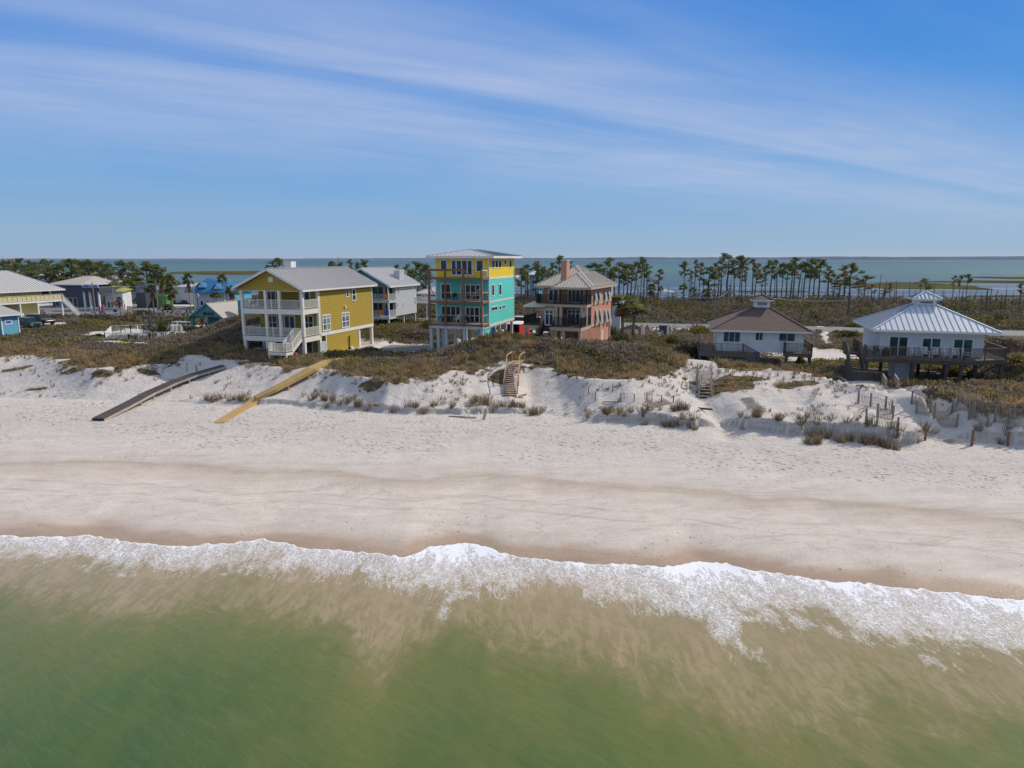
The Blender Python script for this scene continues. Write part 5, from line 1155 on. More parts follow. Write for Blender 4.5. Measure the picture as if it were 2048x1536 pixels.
def build_scrub():
    parts = []
    # near dune belt: dry grass with grey woody scrub behind it
    X, Y = scatter(-80, 80, 50, 118, 46000); v = veg_mask(X, Y); m_ = (rng.random(len(X)) < v) & vis(X, Y) & house_free(X, Y) & walk_free(X, Y, SEG, 1.1)
    X, Y = X[m_], Y[m_]; dc = Y - C_veg(X); g = sstep(7, 2, dc + (fbm(X * .3, Y * .3, 3) - .5) * 8)
    low = np.clip(sstep(.0, 2.5, dc), .35, 1)
    isg = rng.random(len(X)) < g * .9
    Xg, Yg = X[isg], Y[isg]; n = len(Xg)
    c = np.where((rng.random(n) < .6)[:, None], GOLD, np.where((rng.random(n) < .5)[:, None], BRN * 1.3, OLIVE * 1.2))
    parts.append(tufts(Xg, Yg, rng.uniform(.3, .75, n) * low[isg], rng.uniform(.25, .6, n), 24, c, .05))
    Xs, Ys = X[~isg], Y[~isg]; n = len(Xs); lw = low[~isg]
    parts.append(bushes(Xs, Ys, rng.uniform(.4, .95, n) * lw, rng.uniform(.25, .62, n) * lw, 46, rng.uniform(.09, .16, n), palette(Xs, Ys)))
    V, F, c = join(parts); o = npmesh('dune_scrub', V, F, M['leaf'], cols=c); tag(o, 'mixed dry grass and grey green woody scrub covering the dunes round the houses', 'scrub', kind='stuff')
    # behind: taller thicket to the bay shore
    X, Y = scatter(-230, 230, 118, 275, 26000); v = veg_mask(X, Y); a, t = road_t(X, Y); z = gz(X, Y)
    m_ = (rng.random(len(X)) < v) & vis(X, Y, 1.08) & (np.abs(t) > 7) & (z > .05)
    for (cx_, cy_, rx, ry, k) in [(GST.x + 20, GST.y, 62, 14, 1), (-75, 180, 14, 8, 1)]:
        m_ &= (np.abs(X - cx_) > rx) | (np.abs(Y - cy_ + .23 * (X - cx_)) > ry)
    X, Y = X[m_], Y[m_]; n = len(X); big = fbm(X * .06, Y * .06, 3)
    hh = rng.uniform(.7, 1.7, n) + 2.6 * sstep(.48, .68, big) * rng.random(n) + 3.6 * sstep(190, 212, Y) * rng.random(n) ** 2.5 * (X > 5) * (X < 110); low = np.clip((np.abs(road_t(X, Y)[1]) - 6) / 14, .35, 1)
    parts = [bushes(X, Y, rng.uniform(.9, 2.0, n), hh * low, 46, rng.uniform(.22, .40, n), palette(X, Y) * np.array([.74, .76, .76]))]
    V, F, c = join(parts); o = npmesh('coastal_thicket', V, F, M['leaf'], cols=c); tag(o, 'olive and grey brown thicket on both sides of the road down to the bay', 'thicket', kind='stuff')
    # loose tufts on the open sand and along the scarp lip
    X, Y = scatter(-60, 60, 50, 82, 15000); b_ = C_scarp(X); c_ = C_veg(X)
    f = (Y - b_) / (c_ - b_); dens = .035 + .75 * sstep(.5, 1.0, f) * sstep(.42, .56, fbm(X * .6, Y * .8, 3)) + .35 * sstep(.6, .68, fbm(X * .35 + 7, Y * .5, 3))
    m_ = (f > .04) & (f < 1.05) & (rng.random(len(X)) < dens) & house_free(X, Y) & walk_free(X, Y, SEG, 1.3) & walk_free(X, Y, [(p[0], p[1], p[2], p[3]) for p in PATHS], 1.5)
    Xa, Ya = X[m_], Y[m_]; n = len(Xa)
    cc = np.where((rng.random(n) < .5)[:, None], BRN, np.where((rng.random(n) < .5)[:, None], GOLD * .8, OLIVE))
    parts = [tufts(Xa, Ya, rng.uniform(.12, .42, n), rng.uniform(.12, .35, n), 9, cc, .06)]
    # dark clumps on the scarp lip
    xs_ = []; r_ = random.Random(5)
    for px0, px1, step in ((380, 470, 22), (600, 1000, 34), (1000, 1100, 45), (1180, 1400, 24), (1480, 1800, 24), (1830, 2048, 45)):
        px = px0
        while px < px1:
            xs_.append(px + r_.uniform(-8, 8)); px += step * r_.uniform(.6, 1.4)
    for px in xs_:
        x = at(px, 850 if px > 1100 else 815, 2.2).x; y = float(scy(np.array([x]))[0]) + r_.uniform(.0, .9); k = r_.randint(2, 5)
        for j in range(k):
            Xc = np.array([x + r_.uniform(-.6, .6)]); Yc = np.array([y + r_.uniform(-.3, .4)])
            parts.append(tufts(Xc, Yc, np.array([r_.uniform(.35, .85)]), np.array([r_.uniform(.2, .4)]), 34, (BRN * .8 if r_.random() < .6 else GOLD * .6)[None, :], .035, .9))
    for px, py, z in ((1360, 823, 2.8), (1640, 850, 2.9), (1625, 860, 2.9), (1690, 858, 2.9), (1740, 862, 2.9), (960, 808, 2.5), (1035, 812, 2.5), (1075, 815, 2.5), (1780, 868, 2.9)):
        p = at(px, py, z); Xc = p.x + rng.uniform(-.7, .7, 12); Yc = p.y + rng.uniform(-.5, .5, 12)
        parts.append(tufts(Xc, Yc, rng.uniform(.4, .9, 12), rng.uniform(.2, .4, 12), 20, np.repeat(BRN[None] * rng.uniform(.8, 1.4), 12, 0), .05, .7))
    V, F, c = join(parts); o = npmesh('dune_grass', V, F, M['leaf'], cols=c); tag(o, 'scattered brown grass tufts on the sand and along the eroded dune edge', 'grass', kind='stuff')
build_scrub()
def soft(p_): return p_
# single shrubs one can point to -------------------------------------------
def shrub(px, py, z, r, hgt, col, label, k=None, leaf=.16, group=None, Y=None):
    p = at(px, py, z) if Y is None else aty(px, py, Y)
    x, y = p.x, p.y; g = gz1(x, y); n = 7; rs = np.random.default_rng(int(px * 7 + py))
    a = rs.uniform(0, 6.28, n); q = rs.uniform(0, .55, n) * r
    X = np.cos(a) * q; Y_ = np.sin(a) * q
    kk = k or int(90 * max(1, r)); d = []
    V, F, c = bushes(X, Y_, np.full(n, r * .62), hgt * rs.uniform(.7, 1.0, n), kk, np.full(n, leaf), np.repeat(np.array(col)[None], n, 0), z=np.zeros(n) - .1)
    e = empty('shrub', (x, y, g), rs.uniform(0, 6), label, 'shrub', group)
    npmesh('foliage', V, F, M['leaf'], e, cols=c)
    m = MB()
    for i in range(n): m.tube([(0, 0, -.1), (X[i] * .5, Y_[i] * .5, hgt * .35), (X[i], Y_[i], hgt * .6)], [.05, .03, .015], 5)
    m.build('stem', M['bark'], e); return e
GD = (.10, .095, .08); 
SH = [(1395, 715, 4.0, 1.6, 2.2, (.06, .06, .035), 'tall dark shrub against the left deck of the brown roofed house'), (1370, 705, 4.2, 1.6, 1.9, (.085, .075, .055), 'grey brown shrub second from the brown roofed house deck'),
      (1345, 690, 4.4, 1.6, 1.5, (.10, .105, .035), 'olive shrub at the right foot of the big dune mound'), (1325, 676, 4.6, 1.4, .9, (.19, .16, .03), 'mustard yellow shrub on the right shoulder of the big dune mound'),
      (1400, 665, 3.6, 3.0, 2.0, (.16, .16, .03), 'yellow green rounded shrub left of the brown shingle roof'), (1600, 728, 4.0, .7, 1.0, (.22, .24, .03), 'bright yellow green shrub under the right deck of the brown roofed house'),
      (1018, 672, 6.4, 1.3, .7, (.15, .20, .03), 'bright green shrub on the dune crest below the tower house piles'), (1035, 682, 6.0, 1.3, .6, (.20, .17, .04), 'yellowish shrub right of the green one on the dune crest'),
      (955, 676, 6.9, 1.2, .4, (.18, .17, .04), 'low yellow patchy shrub on the mound below the tower house'), (320, 640, 4.0, 3.2, 1.8, (.14, .13, .03), 'yellow green shrub behind the closed blue umbrella'),
      (285, 625, 3.6, 2.8, 1.5, (.085, .10, .035), 'dark olive shrub beyond the pool towards the road'), (350, 662, 4.2, 2.0, 1.2, (.15, .15, .03), 'yellow green shrub right of the pool fence'),
      (255, 690, 4.3, 1.8, .9, (.055, .075, .035), 'dark green shrub in front of the pool fence'), (200, 688, 4.3, 1.1, .9, (.05, .05, .035), 'small dark shrub at the left end of the pool fence'),
      (338, 618, 3.3, 2.0, 1.8, (.035, .055, .02), 'dark green round shrub at the near road edge'), (430, 652, 4.6, 2.2, .8, (.17, .18, .03), 'yellow green low shrub below the teal bungalow wall'),
      (100, 657, 3.9, 2.4, 1.3, (.06, .055, .045), 'dark bush right of the green parked vehicle'), (1800, 640, 3.4, .1, .1, (.1, .1, .04), 'x'),
      (1690, 664, 3.5, 1.6, 1.2, (.12, .13, .03), 'green shrub beside the sandy drive right of the brown roof'), (1708, 650, 3.4, 2.0, 1.2, (.14, .14, .035), 'yellowish shrub near the road right of the brown roof'),
      (1700, 668, 3.8, 2.6, 1.4, (.075, .08, .04), 'grey green shrub behind the stair of the blue roofed house'), (2010, 700, 4.4, 3.2, 2.4, (.075, .065, .05), 'large dark shrub right of the blue roofed house deck'),
      (2040, 735, 4.6, 3.0, 1.6, (.09, .08, .065), 'grey shrub at the right edge below the blue roofed house'), (1960, 755, 4.6, 2.2, 1.1, (.09, .085, .07), 'grey twiggy shrub under the deck corner of the blue roofed house'),
      (1905, 748, 4.4, 1.2, 1.4, (.16, .17, .03), 'yellow lit shrub behind the piles of the blue roofed house'), (845, 652, 4.8, 3.2, 1.9, (.11, .115, .035), 'olive shrub between the grey house and the tower house'),
      (805, 648, 5.2, 3.0, 1.6, (.16, .155, .04), 'yellow olive shrub in front of the grey shingled house'), (780, 655, 5.0, 3.0, 1.4, (.10, .085, .06), 'brownish shrub at the corner of the grey shingled house'),
      (860, 672, 4.6, 2.0, 1.5, (.17, .16, .03), 'yellow shrub left of the tower house piles'), (740, 712, 4.3, 1.6, .7, (.08, .085, .04), 'dark low shrub at the rear corner of the mustard house'),
      (1240, 690, 5.0, 2.2, 1.8, (.085, .085, .04), 'dull green shrub right of the peach house'), (1225, 668, 4.2, 2.4, 2.2, (.065, .075, .03), 'dark shrub between the peach house and the palms')]
for s_ in SH:
    if s_[6] != 'x': shrub(*s_)
# pines ----------------------------------------------------------------------
def pine_proto(seed, style):
    r = random.Random(seed); rs = np.random.default_rng(seed); H = 14.0
    e = empty('pine_tree', (0, 0, -500), 0, 'x', 'tree')
    m = MB(); bx, by = r.uniform(-.5, .5), r.uniform(-.5, .5)
    tp = [(bx * (i / 6) ** 2 + r.uniform(-.08, .08), by * (i / 6) ** 2 + r.uniform(-.08, .08), H * .94 * i / 6) for i in range(7)]
    tp[0] = (0, 0, -.5); m.tube(tp, [.36, .31, .27, .24, .19, .13, .05], 7)
    cents = []
    if style == 'umbrella': lo, n, sp, fl = r.uniform(.56, .76), r.randint(11, 17), r.uniform(2.1, 2.8), r.uniform(.25, .36)
    elif style == 'sparse': lo, n, sp, fl = .60, 8, 1.9, .34
    elif style == 'round': lo, n, sp, fl = .42, 20, 3.3, .55
    else: lo, n, sp, fl = .5, 14, 2.1, .45
    for i in range(n):
        f = lo + (1 - lo) * (i + .5) / n; a = r.uniform(0, 6.28)
        tz = H * f; wid = sp * ((1 - ((f - lo) / (1 - lo)) ** 2) ** .5 * .9 + .12 if style != 'umbrella' else (.55 + .6 * math.sin(math.pi * min(1, (f - lo) / (1 - lo) * .8 + .15))))
        L = wid * r.uniform(.35, 1.0); k = f * 6 / .94; j = min(5, int(k)); P = Vector(tp[j]).lerp(Vector(tp[j + 1]), min(1, k - j))
        E = Vector((P.x + math.cos(a) * L, P.y + math.sin(a) * L, tz + L * .28)); E.z = min(E.z, H)
        P.z -= L * .25; mid = P.lerp(E, .5) + Vector((0, 0, -.12 * L)); m.tube([P, mid, E], [.10, .07, .035], 5)
        cents.append((E.x, E.y, E.z, r.uniform(.75, 1.25) * (1.15 if style == 'round' else .95)))
        if r.random() < .6: q = P.lerp(E, .6); cents.append((q.x, q.y, q.z + .25, r.uniform(.5, .8)))
    for i in range(r.randint(5, 10)):      # dead stubs lower down
        f = r.uniform(.3, lo); a = r.uniform(0, 6.28); k = f * 6 / .94; j = min(5, int(k)); P = Vector(tp[j]).lerp(Vector(tp[j + 1]), k - j)
        L = r.uniform(.5, 1.9); m.tube([P, P + Vector((math.cos(a) * L, math.sin(a) * L, L * .3))], [.035, .012], 4)
    cents.append((tp[-1][0], tp[-1][1], H * .96, .9))
    k = 54 if style == 'round' else 40; cs = np.array(cents); N_ = len(cs) * k
    d = rs.normal(size=(N_, 3)); d /= np.linalg.norm(d, axis=1, keepdims=True); rad = rs.uniform(.2, 1.0, N_) ** .6
    R_ = np.repeat(cs[:, 3], k)
    C_ = np.repeat(cs[:, :3], k, 0) + d * (R_ * rad)[:, None] * np.array([1.15, 1.15, fl + .12])
    tone = np.array([.135, .175, .062]) if style != 'sparse' else np.array([.20, .175, .10])
    c = tone[None] * rs.uniform(.55, 1.5, (N_, 1)) * np.where((rs.random(N_) < .15)[:, None], np.array([1.7, 1.15, .9]), 1.0)
    V, F, c = leaf_quads(C_, rs.uniform(.18, .40, N_), c, r=rs)
    m.build('trunk', M['bark'], e, smooth=True); npmesh('crown', V, F, M['leaf'], e, cols=c); return e
PINES = [pine_proto(10 + i, st) for i, st in enumerate(('umbrella', 'umbrella', 'umbrella', 'sparse', 'sparse', 'tall', 'tall', 'round', 'round', 'round', 'umbrella', 'umbrella', 'umbrella', 'sparse', 'umbrella', 'umbrella', 'sparse'))]
ORD = 'first second third fourth fifth sixth seventh eighth ninth tenth eleventh twelfth thirteenth fourteenth fifteenth sixteenth seventeenth eighteenth nineteenth twentieth twenty-first twenty-second twenty-third twenty-fourth twenty-fifth twenty-sixth twenty-seventh twenty-eighth twenty-ninth thirtieth'.split()
used = set()
def put_tree(proto, px, ytop, Y, wpx, label, group, pw=6.0, name=None, H=14.0, rz=None, tilt=0):
    p = aty(px, ytop, Y); g = gz1(p.x, Y); hgt = p.z - g
    if proto.name in used: o = copy_tree(proto)
    else: o = proto; used.add(proto.name)
    sz = hgt / H; sx = (wpx / FPX * Y) / pw
    o.location = (p.x, Y, g); o.scale = (sx, sx, sz); o.rotation_euler = (0, R(tilt), random.uniform(0, 6.28) if rz is None else rz)
    tag(o, label, 'tree', group); return o
ROWS = {
 'the tall row behind the brown shingle roof': ('tall pines behind the brown roofed house', [
   (1371, 524, 222, 20, 0), (1392, 520, 228, 15, 3), (1400, 526, 230, 17, 1), (1419, 535, 226, 27, 5), (1439, 534, 228, 20, 1), (1445, 520, 236, 22, 3), (1457, 508, 224, 33, 2), (1474, 521, 232, 18, 0),
   (1488, 513, 224, 22, 1), (1494, 534, 236, 16, 3), (1509, 518, 230, 21, 3), (1512, 527, 238, 18, 4), (1525, 549, 230, 17, 5), (1544, 522, 226, 29, 0), (1559, 521, 230, 24, 2), (1567, 529, 236, 18, 1), (1576, 527, 226, 24, 5),
   (1591, 516, 228, 24, 2), (1600, 525, 232, 23, 1), (1611, 525, 226, 24, 0), (1623, 519, 230, 22, 2), (1632, 519, 236, 22, 1), (1643, 521, 228, 26, 0), (1660, 537, 230, 24, 4), (1694, 531, 222, 25, 4), (1384, 541, 240, 16, 3), (1431, 527, 242, 18, 1), (1482, 528, 244, 18, 0), (1535, 531, 242, 18, 2), (1584, 530, 244, 20, 1)]),
 'the group behind the peach house': ('pines behind the peach house', [
   (1042, 536, 196, 22, 5), (1056, 530, 200, 28, 1), (1072, 524, 206, 22, 5), (1086, 536, 202, 24, 8), (1104, 530, 210, 17, 3), (1120, 513, 196, 28, 1), (1137, 524, 205, 22, 0), (1187, 527, 208, 27, 0), (1200, 530, 214, 24, 2), (1219, 517, 206, 38, 2), (1240, 526, 202, 40, 0), (1256, 530, 212, 30, 1),
   (1270, 525, 206, 22, 5), (1282, 522, 214, 20, 1), (1290, 515.5, 204, 28, 2), (1318, 539, 212, 22, 3), (1309, 560, 206, 10, 4), (1050, 541, 214, 20, 3), (1096, 541, 216, 18, 5), (1230, 534, 216, 24, 1), (1249, 539, 210, 20, 2), (1263, 536, 216, 20, 4), (1296, 533, 218, 18, 3)]),
 'the row from mustard house to tower': ('pines between the grey house and the tower', [(535, 531, 226, 14, 2), (555, 518, 230, 22, 1), (668, 525, 216, 30, 7), (684, 527, 222, 20, 8), (700, 519, 226, 20, 1), (727, 521, 218, 22, 2), (714, 527, 214, 22, 7),
   (790, 531, 196, 20, 2), (814, 528, 186, 26, 1), (835, 525, 190, 30, 2), (852, 531, 182, 28, 7), (822, 540, 176, 24, 5)]),
 'the dense group behind the shops': ('rounded pines behind the shops', [(115, 529, 222, 34, 7), (138, 520, 226, 46, 8), (158, 523, 232, 38, 7), (176, 522, 224, 42, 9), (197, 525, 230, 36, 8), (214, 529, 222, 30, 7), (243, 524, 226, 36, 9), (262, 526, 232, 34, 7), (290, 525, 224, 48, 8), (310, 532, 222, 36, 9),
   (20, 519, 300, 20, 3), (42, 518, 296, 20, 1), (60, 522, 300, 22, 2), (86, 519, 304, 22, 1), (100, 522, 300, 18, 0), (5, 522, 300, 22, 2), (72, 526, 270, 26, 7), (30, 527, 266, 26, 8), (8, 531, 250, 30, 9), (50, 532, 250, 26, 7), (95, 532, 250, 26, 8)]),
 'the loose line by the right marsh': ('scattered pines by the right marsh', [(1706, 528, 158, 30, 2), (1732, 552, 232, 24, 1), (1782, 566, 236, 14, 4), (1854, 558, 240, 27, 0), (1910, 551, 238, 13, 3), (1923, 551, 236, 12, 0), (1937, 549, 234, 14, 1), (2043, 566, 190, 18, 4), (1718, 563, 226, 20, 5), (1745, 568, 212, 24, 1), (1768, 575, 222, 20, 3), (1672, 548, 205, 26, 2), (1680, 560, 228, 22, 5)])}
look = {'u': 'flat topped', 's': 'thin sparse', 't': 'slender', 'r': 'rounded'}
ALT = {0: (0, 10, 14), 1: (1, 11, 15, 3), 2: (2, 12, 10), 3: (3, 13, 16), 4: (4, 16), 5: (5, 11), 6: (6, 12)}
sty = ['umbrella', 'umbrella', 'umbrella', 'sparse', 'sparse', 'tall', 'tall', 'round', 'round', 'round']
for where, (grp, lst) in ROWS.items():
    for i, (px, yt, Y, w, k) in enumerate(sorted(lst)):
        put_tree(PINES[random.choice(ALT.get(k, (k,)))], px, yt, Y, w * random.uniform(1.1, 1.5), f'{look[sty[k][0]]} pine, {ORD[i]} from the left in {where}', grp, 6.4 if k < 3 else 5.0 if k < 7 else 7.4, tilt=random.uniform(-3, 3))
for p_ in PINES:
    if p_.name not in used:
        for ch in KIDS.pop(p_.name): bpy.data.objects.remove(ch)
        bpy.data.objects.remove(p_)
# dead trunks ----------------------------------------------------------------
def snag_proto(seed, br):
    r = random.Random(seed); m = MB(); H = 10
    e = empty('dead_tree', (0, 0, -500), 0, 'x', 'tree'); lean = r.uniform(-.9, .9)
    tp = [(lean * (i / 5) ** 1.3, r.uniform(-.1, .1), H * i / 5) for i in range(6)]; m.tube([(0, 0, -.5)] + tp[1:], [.2, .17, .14, .11, .08, .03], 6)
    for i in range(br):
        f = r.uniform(.45, .95); j = int(f * 5); P = Vector(tp[j]).lerp(Vector(tp[min(5, j + 1)]), f * 5 - j); a = r.uniform(0, 6.28); L = r.uniform(.5, 2.0) * (1.15 - f)
        E = P + Vector((math.cos(a) * L, math.sin(a) * L, L * .8)); m.tube([P, E], [.05, .015], 4)
        if r.random() < .7: m.tube([P.lerp(E, .5), P.lerp(E, .5) + Vector((math.cos(a + 1) * L * .5, math.sin(a + 1) * L * .5, L * .5))], [.03, .01], 4)
    m.build('trunk', M['bark_pale'], e, smooth=True); return e
SN = [snag_proto(40 + i, b_) for i, b_ in enumerate((9, 3, 2, 12, 1))]
lst = [(1762, 546, 236, 0), (1772, 556, 240, 1), (1797, 557, 238, 2), (1790, 575, 236, 4), (1806, 580, 236, 1), (1822, 561, 240, 2), (1829, 575, 234, 4), (1842, 560, 242, 1), (1872, 563, 238, 2), (1884, 575, 236, 4), (1889, 578, 234, 1), (1913, 588, 232, 4), (1927, 575, 232, 2), (1940, 582, 232, 4),
       (1951, 578, 234, 1), (1967, 583, 236, 4), (1975, 574, 234, 1), (1979, 574, 236, 2), (1985, 570, 232, 1), (1992, 577, 236, 3), (2004, 584, 236, 4), (2017, 571, 236, 1), (2027, 582, 236, 2), (1747, 570, 236, 2), (1737, 575, 232, 4), (1672, 555, 240, 3), (1680, 570, 236, 1)]
lst = [(a, b_, 178 + (a * 37) % 52, k) for a, b_, c_, k in lst]
for i, (px, yt, Y, k) in enumerate(sorted(lst)):
    put_tree(SN[k], px, yt, Y, 30, f'bare dead trunk, {ORD[i]} from the left along the right marsh edge', 'dead trunks along the marsh edge', 5.0 if False else 30 / FPX * Y / 1.0, H=10, tilt=random.uniform(-5, 5))
lst2 = [(1460, 560, 240, 1), (1464, 553, 242, 2), (1469, 560, 238, 4), (1480, 552, 240, 1), (1532, 556, 240, 2), (1551, 548, 240, 1), (1585, 545, 242, 2), (1605, 550, 240, 4), (1337, 568, 214, 1), (1380, 560, 236, 4), (1408, 545, 236, 1), (1430, 555, 236, 2)]
for i, (px, yt, Y, k) in enumerate(sorted(lst2)):
    put_tree(SN[k], px, yt, Y, 30, f'bare dead trunk, {ORD[i]} from the left among the pines behind the brown roof', 'dead trunks among the tall pines', 30 / FPX * Y / 1.0, H=10)
o = put_tree(SN[3], 567, 512, 236, 20, 'bare dead tree sticking up above the mustard house chimney', None, 20 / FPX * 236, H=10)
o = put_tree(SN[0], 676, 508, 236, 20, 'bare dead tree above the ridge between the mustard and grey houses', None, 20 / FPX * 236, H=10)
o = put_tree(SN[3], 8, 509, 262, 20, 'bare dead tree at the far left above the woods', None, 20 / FPX * 262, H=10)
used_names = None
# palms ----------------------------------------------------------------------
def palm_proto(seed, skirt, H=9.0, fr=1.5):
    r = random.Random(seed); rs = np.random.default_rng(seed); e = empty('palm_tree', (0, 0, -500), 0, 'x', 'tree')
    MB().tube([(0, 0, -.4), (.05, 0, H * .3), (-.05, .05, H * .6), (0, 0, H * .93)], [.2, .16, .15, .17], 8).build('trunk', M['palmbark'], e, smooth=True)
    Vs = []; Cs = []
    n = 46
    for i in range(n + skirt):
        a = r.uniform(0, 6.28); dead = i >= n
        el = r.uniform(-.5, 1.3) if not dead else r.uniform(-1.5, -.8)
        L = fr * r.uniform(.8, 1.15); base = Vector((0, 0, H * .93 - (r.uniform(.0, 1.2) if dead else 0)))
        dr = Vector((math.cos(a) * math.cos(el), math.sin(a) * math.cos(el), math.sin(el))); sd = Vector((-math.sin(a), math.cos(a), 0))
        col = (.26, .19, .12) if dead else random.Random(seed * 99 + i).choice([(.15, .19, .05), (.19, .21, .06), (.10, .14, .04)])
        tip = base + dr * L
        for k in range(9):
            t = (k - 4) / 4 * 1.1; q = tip + (dr * math.cos(t) + sd * math.sin(t)) * L * .42 - Vector((0, 0, .30 * L * (.3 + abs(t))))
            b0 = base + dr * L * .55; w_ = sd * .09 + Vector((0, 0, .05))
            Vs += [b0 - w_, b0 + w_, q + w_ * .7, q - w_ * .7]; Cs.append(tuple(c * r.uniform(.7, 1.3) for c in col))
    V = np.array([tuple(v) for v in Vs]); F = np.arange(len(V)).reshape(-1, 4); npmesh('crown', V, F, M['leaf'], e, cols=np.array(Cs)); return e
PA = [palm_proto(3, 0), palm_proto(4, 46), palm_proto(5, 18)]
for px, yt, Y, w, k, lab in ((375, 545, 166, 17, 2, 'tall palm in front of the blue roof beside the round sign'), (321, 549, 166, 15, 1, 'tall palm with a dark dead skirt left of the green roof'), (337, 549, 170, 22, 1, 'shaggy tall palm right of the skirted one by the green roof'),
    (443, 546, 178, 14, 0, 'tall palm rising behind the bright blue roof'), (431, 583, 158, 17, 0, 'short palm in front of the blue roofed building wall'), (462, 571, 160, 22, 2, 'bushy palm left of the mustard house deck'),
    (303, 569, 166, 20, 2, 'bushy palm beside the dark shop sign'), (340, 575, 164, 22, 1, 'low palm right of the green roof'), (1246, 590, 100, 62, 2, 'large shaggy cabbage palm right of the peach house'), (1268, 610, 102, 50, 0, 'lower yellowish palm right of the shaggy cabbage palm'),
    (1367, 567, 212, 13, 0, 'small palm left of the tall pine row'), (1386, 573, 212, 11, 0, 'smaller palm second in the clearing before the tall pine row'), (1415, 577, 216, 20, 1, 'dark bushy palm under the tall pine row'), (1303, 568, 206, 18, 1, 'dark palm behind the parked white boat'),
    (1322, 572, 210, 9, 0, 'thin small palm left of the bay pavilion'), (255, 560, 190, 26, 2, 'palm behind the orange shop sign'), (225, 563, 196, 26, 2, 'palm left of the orange shop sign at the wood edge'), (280, 565, 192, 26, 1, 'palm in the thicket right of the orange shop sign'), (205, 566, 200, 24, 0, 'palm above the yellow green shop roof'), (238, 594, 158, 12, 1, 'squat palm by the orange roadside sign')):
    put_tree(PA[k], px, yt, Y, w * 1.25, lab, None, 3.9, H=10.0)
# palmetto by the pool
def palmetto(px, py, z, s, lab):
    p = at(px, py, z); r = random.Random(int(px)); Vs = []; Cs = []
    for i in range(26):
        a = r.uniform(0, 6.28); el = r.uniform(.1, 1.3); L = s * r.uniform(.7, 1.1); dr = Vector((math.cos(a) * math.cos(el), math.sin(a) * math.cos(el), math.sin(el))); sd = Vector((-math.sin(a), math.cos(a), 0))
        for k in range(7):
            t = (k - 3) / 3 * 1.1; b0 = dr * L * .5; q = dr * L + (dr * math.cos(t) + sd * math.sin(t)) * L * .4; w_ = sd * .04 + Vector((0, 0, .03)); Vs += [b0 - w_, b0 + w_, q + w_ * .6, q - w_ * .6]; Cs.append((.05 * r.uniform(.7, 1.6), .065 * r.uniform(.7, 1.5), .025))
    e = empty('palmetto', (p.x, p.y, gz1(p.x, p.y)), 0, lab, 'palmetto'); V = np.array([tuple(v) for v in Vs]); npmesh('fronds', V, np.arange(len(V)).reshape(-1, 4), M['leaf'], e, cols=np.array(Cs))
palmetto(322, 690, 4.3, 2.2, 'spiky dark palmetto at the right end of the pool fence'); palmetto(1698, 672, 3.6, 1.4, 'spiky palmetto beside the sandy drive')
palmetto(395, 672, 5.5, 1.2, 'small palmetto on the dune slope below the teal bungalow'); palmetto(2000, 640, 3.4, 2.0, 'spiky palmetto behind the blue roofed house')
OAK = pine_proto(77, 'round')
for i, (px, yt, Y, w) in enumerate(((120, 556, 205, 50), (150, 552, 208, 52), (186, 556, 204, 50), (214, 560, 202, 46), (246, 558, 206, 48), (270, 556, 208, 44), (296, 560, 200, 44), (326, 558, 204, 46), (348, 562, 208, 36), (60, 545, 225, 60), (25, 546, 225, 60), (90, 545, 222, 50))):
    put_tree(OAK, px, yt, Y, w, f'low wide green tree, {ORD[i]} in the belt under the rounded pines' if False else f'low bushy tree, {ORD[sorted([120,150,186,214,246,270,296,326,348,60,25,90]).index(px)]} from the left beneath the rounded pines', 'low trees beneath the rounded pines', 7.4)
